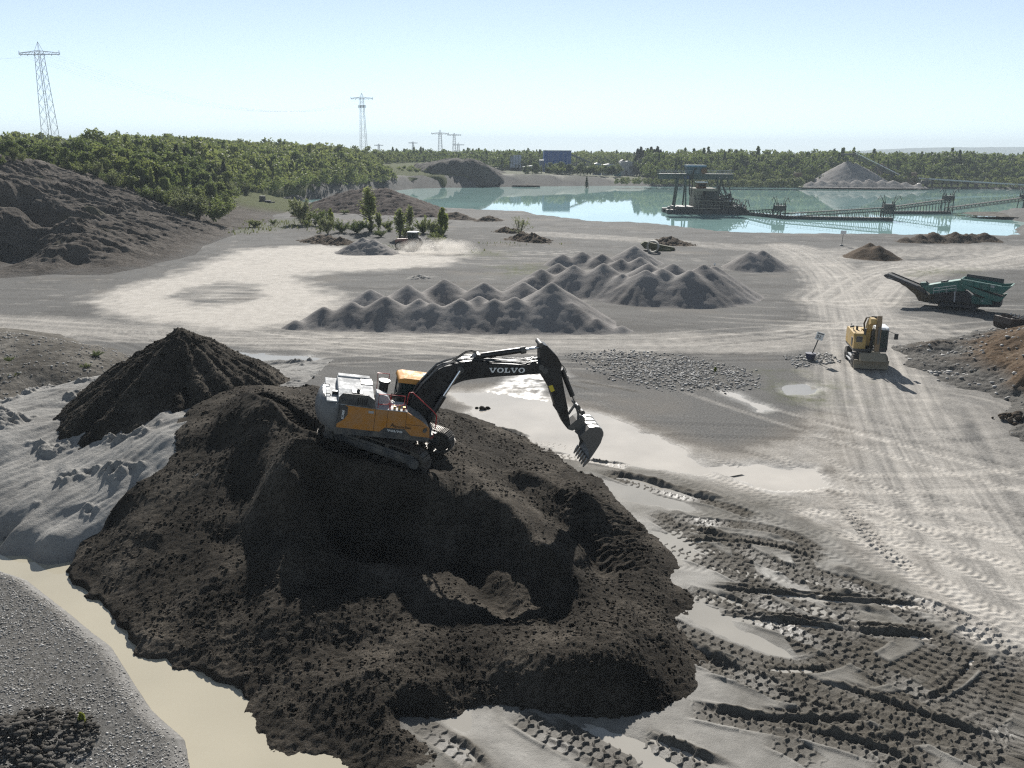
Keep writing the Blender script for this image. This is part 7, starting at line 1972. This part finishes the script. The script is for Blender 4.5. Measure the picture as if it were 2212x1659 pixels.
# saplings and bushes in the middle of the pit
SAP = [("willow_bush", 'willow', 652, 486, 419, 1.05, "tall pale willow bush, leftmost of the young trees in the middle"), ("shrub", 'shrub', 690, 488, 446, .8, "dark thin shrub right beside the leftmost tall willow bush"), ("willow_bush", 'willow', 708, 506, 460, 1.0, "pale round willow bush in front of the small yellow green sapling"),
       ("poplar_sapling", 'fresh', 716, 494, 449, .75, "small yellow green sapling just behind the pale round willow bush"), ("shrub", 'shrub', 738, 503, 470, .95, "low brownish shrub right of the pale round willow bush"), ("shrub", 'shrub', 772, 504, 474, 1.0, "low grey green shrub left of the tallest poplar"),
       ("poplar_tree", 'poplar', 800, 500, 402, 1.05, "tallest dark poplar, in front of the purplish brown mound"), ("poplar_sapling", 'poplar', 818, 501, 457, 1.2, "bushy sapling at the right foot of the tallest poplar"), ("shrub", 'shrub', 838, 499, 470, .8, "thin grey shrub between the tallest poplar and the feathery poplar"),
       ("poplar_sapling", 'poplar', 864, 516, 449, 1.2, "feathery light green poplar right behind the tractor"), ("poplar_sapling", 'poplar', 886, 500, 442, .95, "tall thin poplar just right of the feathery one"), ("shrub", 'shrub', 916, 503, 462, .7, "thin grey shrub in the dust right of the tractor"),
       ("willow_bush", 'willow', 934, 511, 468, .85, "faint green bush in the dust, left of the bright yellow green poplar"), ("poplar_sapling", 'fresh', 957, 508, 447, 1.0, "bright yellow green poplar, rightmost of the tree row"), ("willow_bush", 'dry', 1123, 511, 457, 1.1, "lone sparse willow bush on the rough dark mound"),
       ("round_bush", 'shrub', 461, 476, 422, 1.0, "dark round bush at the foot of the quarry slope"), ("willow_bush", 'willow', 428, 470, 414, 1.0, "pale green bush left of the dark round bush at the slope foot"), ("willow_bush", 'willow', 398, 464, 412, 1.0, "leftmost pale green bush of the three at the slope foot"),
       ("shrub", 'shrub', 590, 486, 470, .8, "small solitary shrub on the weedy ground left of the willow bushes"), ("shrub", 'shrub', 552, 491, 470, 1.5, "wide low grey green shrub on the weedy ground"), ("shrub", 'shrub', 744, 463, 450, 1.2, "small shrub before the purplish brown mound, left of the tallest poplar")]
for nm, kd, u, vb, vt, w, lab in SAP:
    g0 = G(u, vb); z0 = max(ground_z(g0.x, g0.y), float(hill_h(np.array([g0.x]), np.array([g0.y]))[0]) if g0.x < -60 else -9)
    if z0 > .3: g0 = G(u, vb, z0 * .7)
    h_ = PY(u, vt, g0.y).z - min(z0, 1)
    plant(nm, kd, g0.x, g0.y, min(z0, 1.5) - .05, max(1.2, h_), w * (1.7 if kd in ('poplar', 'fresh') else 1.25), lab, "tree" if 'poplar' in nm else "bush")
for i in range(26):
    u = random.uniform(630, 960); vb = 470 + (u - 630) * .09 + random.uniform(-4, 28)
    g0 = G(u, vb); h_ = random.uniform(1.0, 2.6)
    plant("shrub", random.choice(['shrub', 'willow', 'shrub']), g0.x, g0.y, ground_z(g0.x, g0.y) - .05, h_, random.uniform(.9, 1.4), "low grey green shrub in the rough strip between the haul loop and the lake", "bush", "low shrubs between the young trees")
for i, (u, v) in enumerate([(30, 815), (70, 850), (125, 850), (165, 810), (185, 795), (40, 880), (210, 770), (20, 780)]):
    g0 = G(u, v, 1.6); z0 = float(_l(np.array([[g0.x]]), np.array([[g0.y]]))[0, 0]); g0 = G(u, v, z0)
    plant("weed", 'shrub', g0.x, g0.y, z0 - .03, random.uniform(.3, .55), 1.5, "small green weed growing on the brown gravel mound at the left", "weed", "weeds on the brown gravel mound")
for i, (u, v, lab) in enumerate([(178, 1560, "tuft of green weed on the near gravel bank, beside the dark rubble"), (1545, 800, "small green weed among the cobbles")]):
    g0 = G(u, v, .15); plant("weed", 'fresh', g0.x, g0.y, ground_z(g0.x, g0.y), .45, 2.0, lab, "weed")

def grass(name, polys, dens, h, label, seed, m_=GRASSM, zf=None):
    r = np.random.default_rng(seed); Cs = []
    for poly in polys:
        P = np.array(gp(poly)); mn, mx = P.min(0), P.max(0)
        n = int((mx - mn).prod() * dens)
        q = r.uniform(mn, mx, (n, 2)); s = poly_sd(q[:, 0], q[:, 1], P)
        q = q[(s < 0) & (fbm(q[:, 0] / 3, q[:, 1] / 3, 3, seed) + r.random(n) * .4 > .05)]
        Cs.append(q)
    q = np.concatenate(Cs)
    z = np.array([ground_z(a, b_) for a, b_ in q])
    hh = h * (.5 + r.random(len(q)))
    a = r.random(len(q)) * 6.28; w = hh * .35
    dx_, dy_ = np.cos(a) * w, np.sin(a) * w; lx_, ly_ = r.normal(size=(2, len(q))) * hh * .25
    V = np.stack([np.stack([q[:, 0] - dx_, q[:, 1] - dy_, z - .02], 1), np.stack([q[:, 0] + dx_, q[:, 1] + dy_, z - .02], 1), np.stack([q[:, 0] + dx_ * .5 + lx_, q[:, 1] + dy_ * .5 + ly_, z + hh], 1), np.stack([q[:, 0] - dx_ * .3 + lx_, q[:, 1] - dy_ * .3 + ly_, z + hh * .9], 1)], 1).reshape(-1, 3)
    o = np_obj(name, V, np.arange(len(V)).reshape(-1, 4), m_, dict(tint=np.repeat(r.random(len(q)), 4)), smooth=False)
    T(o, label, "grass", kind="stuff"); return o
grass("grass", [[(440, 498), (470, 478), (560, 484), (660, 474), (690, 488), (640, 494), (560, 504), (470, 512)], [(600, 492), (690, 484), (760, 500), (690, 505)]], .9, .35, "rough yellowish grass below the quarry slope", 801)
grass("grass", [[(705, 517), (860, 530), (1010, 536), (1080, 545), (1010, 546), (860, 537), (705, 527)], [(1020, 520), (1130, 526), (1240, 528), (1130, 532), (1040, 530)]], .8, .2, "thin green grass along the edge of the sapling strip", 802)
grass("reeds", [[(560, 432), (640, 424), (700, 420), (760, 416), (760, 422), (690, 427), (620, 434)]], .5, 1.3, "scrubby reeds on the bank of the small lake inlet", 803)

# ------------------------------------------------------------------ pebbles and cobbles
def stones(name, P, S, m_, label, seed):
    r = np.random.default_rng(seed)
    t = (1 + 5 ** .5) / 2
    iv = np.array([(-1, t, 0), (1, t, 0), (-1, -t, 0), (1, -t, 0), (0, -1, t), (0, 1, t), (0, -1, -t), (0, 1, -t), (t, 0, -1), (t, 0, 1), (-t, 0, -1), (-t, 0, 1)]); iv /= np.linalg.norm(iv[0])
    iF = np.array([(0, 11, 5), (0, 5, 1), (0, 1, 7), (0, 7, 10), (0, 10, 11), (1, 5, 9), (5, 11, 4), (11, 10, 2), (10, 7, 6), (7, 1, 8), (3, 9, 4), (3, 4, 2), (3, 2, 6), (3, 6, 8), (3, 8, 9), (4, 9, 5), (2, 4, 11), (6, 2, 10), (8, 6, 7), (9, 8, 1)])
    n = len(P)
    sc = np.stack([r.uniform(.8, 1.4, n), r.uniform(.7, 1.1, n), r.uniform(.4, .75, n)], 1) * S[:, None]
    a = r.random(n) * 6.28
    V = iv[None] * sc[:, None, :] * (1 + r.normal(size=(n, 12, 1)) * .10)
    x = V[..., 0] * np.cos(a)[:, None] - V[..., 1] * np.sin(a)[:, None]; y = V[..., 0] * np.sin(a)[:, None] + V[..., 1] * np.cos(a)[:, None]
    V = np.stack([x, y, V[..., 2]], -1) + P[:, None, :]
    F = (iF[None] + (np.arange(n) * 12)[:, None, None]).reshape(-1, 3)
    o = np_obj(name, V.reshape(-1, 3), F, m_, dict(tint=np.repeat(r.random(n), 12)))
    T(o, label, "stones", kind="stuff"); return o
st_ = NT("river_pebbles"); tv = st_.attr("tint"); st_.col(st_.ramp(tv, [(.0, (.10, .096, .09)), (.45, (.21, .202, .19)), (.75, (.31, .30, .285)), (1, (.46, .445, .42))])); st_.rough(.8); st_.bump(st_.noise(30, 3), .01); PEB = st_.m
def scatter(poly, n, seed, zmin=-9, pw=2.2, s0=.018, s1=.09, zl=0, soft=0):
    r = np.random.default_rng(seed); P = np.array(gp(poly, zl)); mn, mx = P.min(0), P.max(0)
    q = r.uniform(mn, mx, (n, 2)); sd_ = poly_sd(q[:, 0], q[:, 1], P); q = q[sd_ < -soft * r.random(n) ** 1.5]
    q = q[fbm(q[:, 0] / 1.8, q[:, 1] / 1.8, 3, seed) + r.random(len(q)) * .9 > .22]
    z = np.array([ground_z(a, b_) for a, b_ in q]); k = z > zmin; q = q[k]; z = z[k]
    S = s0 + (s1 - s0) * r.random(len(q)) ** (pw * 2)
    return np.column_stack([q, z + S * .25]), S
P_, S_ = scatter([(-250, 1190), (0, 1228), (80, 1275), (180, 1360), (260, 1430), (310, 1510), (380, 1600), (480, 1660), (480, 1760), (-250, 1760)], 60000, 811, -.27, s1=.046)
stones("pebbles", P_, S_, PEB, "grey river pebbles strewn over the near bank of the muddy channel", 812)
P_, S_ = scatter([(1215, 766), (1330, 752), (1500, 768), (1640, 800), (1655, 842), (1560, 850), (1430, 846), (1300, 818)], 24000, 821, pw=1.5, s0=.03, s1=.13, soft=7)
stones("cobbles", P_, S_, PEB, "field of grey cobbles right of the large excavator's boom", 822)
P_, S_ = scatter([(1690, 770), (1790, 762), (1820, 782), (1720, 795)], 900, 823, pw=1.2, s0=.05, s1=.16)
stones("cobbles", P_, S_, PEB, "small patch of cobbles around the leaning sign", 824)
r_ = np.random.default_rng(5)
q_ = np.column_stack([r_.uniform(28, 66, 5200), r_.uniform(43, 80, 5200)]); zz_ = brown_fn(q_[:, 0][None], q_[:, 1][None])[0]
kk_ = zz_ > .02; S_ = .03 + .17 * r_.random(len(q_)) ** 5; q_, zz_, S_ = q_[kk_], zz_[kk_], S_[kk_]
stones("stones", np.column_stack([q_, zz_ + S_ * .2]), S_, PEB, "loose stones on the reddish brown heap at the right edge", 825)
P_, S_ = scatter([(1955, 772), (2000, 770), (2080, 808), (2200, 838), (2212, 862), (2100, 836), (2000, 806)], 1500, 826, pw=1.1, s0=.06, s1=.24)
stones("cobbles", P_, S_, PEB, "pale cobbles along the foot of the reddish brown heap", 827)
r_ = np.random.default_rng(15)
q_ = np.column_stack([r_.uniform(-21, 8, 60000), r_.uniform(19, 46, 60000)]); zz_ = big_fn(q_[:, 0][None], q_[:, 1][None])[0]
kk_ = (zz_ > .0) & (fbm(q_[:, 0] / 2.2, q_[:, 1] / 2.2, 3, 391) + r_.random(len(q_)) * .8 + .4 * sstep(29, 24, q_[:, 1]) > .42); q_, zz_ = q_[kk_], zz_[kk_]; S_ = .016 + .065 * r_.random(len(q_)) ** 4
stones("soil_clods", np.column_stack([q_, zz_ + S_ * .25]), S_, M_dark, "loose dark clods lying over the huge dark sand heap", 828)
q_ = np.column_stack([r_.uniform(cx_ - 10, cx_ + 10, 16000), r_.uniform(cy_ - 10, cy_ + 6, 16000)]); zz_ = cone_fn(q_[:, 0][None], q_[:, 1][None])[0]
kk_ = (zz_ > .1); q_, zz_ = q_[kk_], zz_[kk_]; S_ = .018 + .06 * r_.random(len(q_)) ** 4
stones("soil_clods", np.column_stack([q_, zz_ + S_ * .25]), S_, M_dark, "loose dark clods lying over the tall dark sand cone", 829)
q_ = np.column_stack([r_.uniform(-56, -21, 12000), r_.uniform(36, 66, 12000)]); zz_ = mound_fn(q_[:, 0][None], q_[:, 1][None])[0]
kk_ = (zz_ > .1); q_, zz_ = q_[kk_], zz_[kk_]; S_ = .02 + .09 * r_.random(len(q_)) ** 4
stones("stones", np.column_stack([q_, zz_ + S_ * .2]), S_, PEB, "small stones all over the brown gravel mound at the left edge", 831)
def rubble(u, v, z, rad, n, lab, seed, m_, s1=.3):
    c = G(u, v, z); b = MB(); r = random.Random(seed)
    for i in range(n):
        a = r.random() * 6.28; d = rad * r.random() ** .6; s = s1 * (.35 + .65 * r.random()) * (1.15 - d / rad * .6)
        b.ball((d * math.cos(a), d * math.sin(a) * .7, s * .3 + (rad - d) * .25), s, 7, 5, (1, r.uniform(.7, 1), r.uniform(.6, .9)))
    o = b.build("earth_clods", m_, loc=(c.x, c.y, ground_z(c.x, c.y) if z <= .2 else z))
    T(o, lab, "clods"); return o
rubble(1042, 882, 0, .5, 9, "small group of dark clods lying in the bright puddle behind the boom", 1, M_dark, .22)
_rp = G(60, 1600, .15); r2_ = np.random.default_rng(77); n_ = 1100
_a = r2_.random(n_) * 6.28; _d = 1.9 * r2_.random(n_) ** .6; S_ = .025 + .13 * r2_.random(n_) ** 4
o = stones("rubble_pile", np.column_stack([_rp.x + _d * np.cos(_a), _rp.y + .75 * _d * np.sin(_a), .15 + np.maximum(0, 1.7 - _d) * .34 * (.35 + .65 * r2_.random(n_)) * (.6 + .4 * np.sin(_a * 3))]), S_, soil('grey_rubble', [(.03, .028, .025), (.065, .06, .054), (.15, .142, .13)], grain=16, gb=.08), "pile of dark stony rubble at the bottom left corner", 2)
del o["kind"]; o["category"] = "rubble"
rubble(2195, 905, .1, 1.5, 40, "low dark earth clods at the right edge below the brown heap", 3, M_dark2, .3)
rubble(2170, 845, .1, .5, 6, "dark boulder on the grass at the foot of the brown heap", 4, M_dark2, .4)

# ------------------------------------------------------------------ far hills and the air between
for lab, u0, u1, prof, Y in (("pale blue hill ridge on the horizon at the right", 1760, 2700, [(1760, 333), (1850, 325), (1930, 321), (2000, 318.5), (2080, 317), (2200, 317), (2400, 318), (2700, 322)], 5600), ("pale blue hill ridge on the horizon at the far left", -700, 420, [(-700, 292), (-200, 290), (0, 291.5), (80, 296), (170, 298.5), (260, 300), (340, 308), (420, 320)], 5600)):
    b = []
    for u in np.linspace(u0, u1, 60):
        v = np.interp(u, [p[0] for p in prof], [p[1] for p in prof]); b.append(PY(u, v, Y))
    xs = np.array([p.x for p in b]); zs = np.maximum(np.array([p.z for p in b]) + fbm(xs / 180, xs * 0, 3, 4) * 5, 1)
    rows = [(-900, .0), (-500, .45), (-200, .85), (0, 1), (300, .8), (900, .0)]
    V = np.concatenate([np.column_stack([xs * (1 + dy / Y), np.full(60, Y + dy), zs * f - 2]) for dy, f in rows])
    o = np_obj("hills", V, grid_faces(len(rows), 60), soil("far_hill_forest", [(.03, .04, .02), (.045, .06, .03), (.06, .075, .035)], grain=.02, gb=.1, clod=.01, big=.004))
    T(o, lab, "hills", kind="structure")
hz_m = NT("summer_haze"); hz_m.n.remove(hz_m.b)
pv = hz_m.nd("ShaderNodeVolumePrincipled"); pv.inputs["Color"].default_value = (.80, .91, 1.0, 1); pv.inputs["Density"].default_value = .0002; pv.inputs["Anisotropy"].default_value = 0.0
hz_m.ln(pv.outputs[0], hz_m.out.inputs["Volume"])
b = MB(); b.bb(-7600, 7600, -120, 7600, -9, 130)
o = b.build("haze", hz_m.m); T(o, "thin pale blue haze over the whole pit", "haze", kind="stuff")
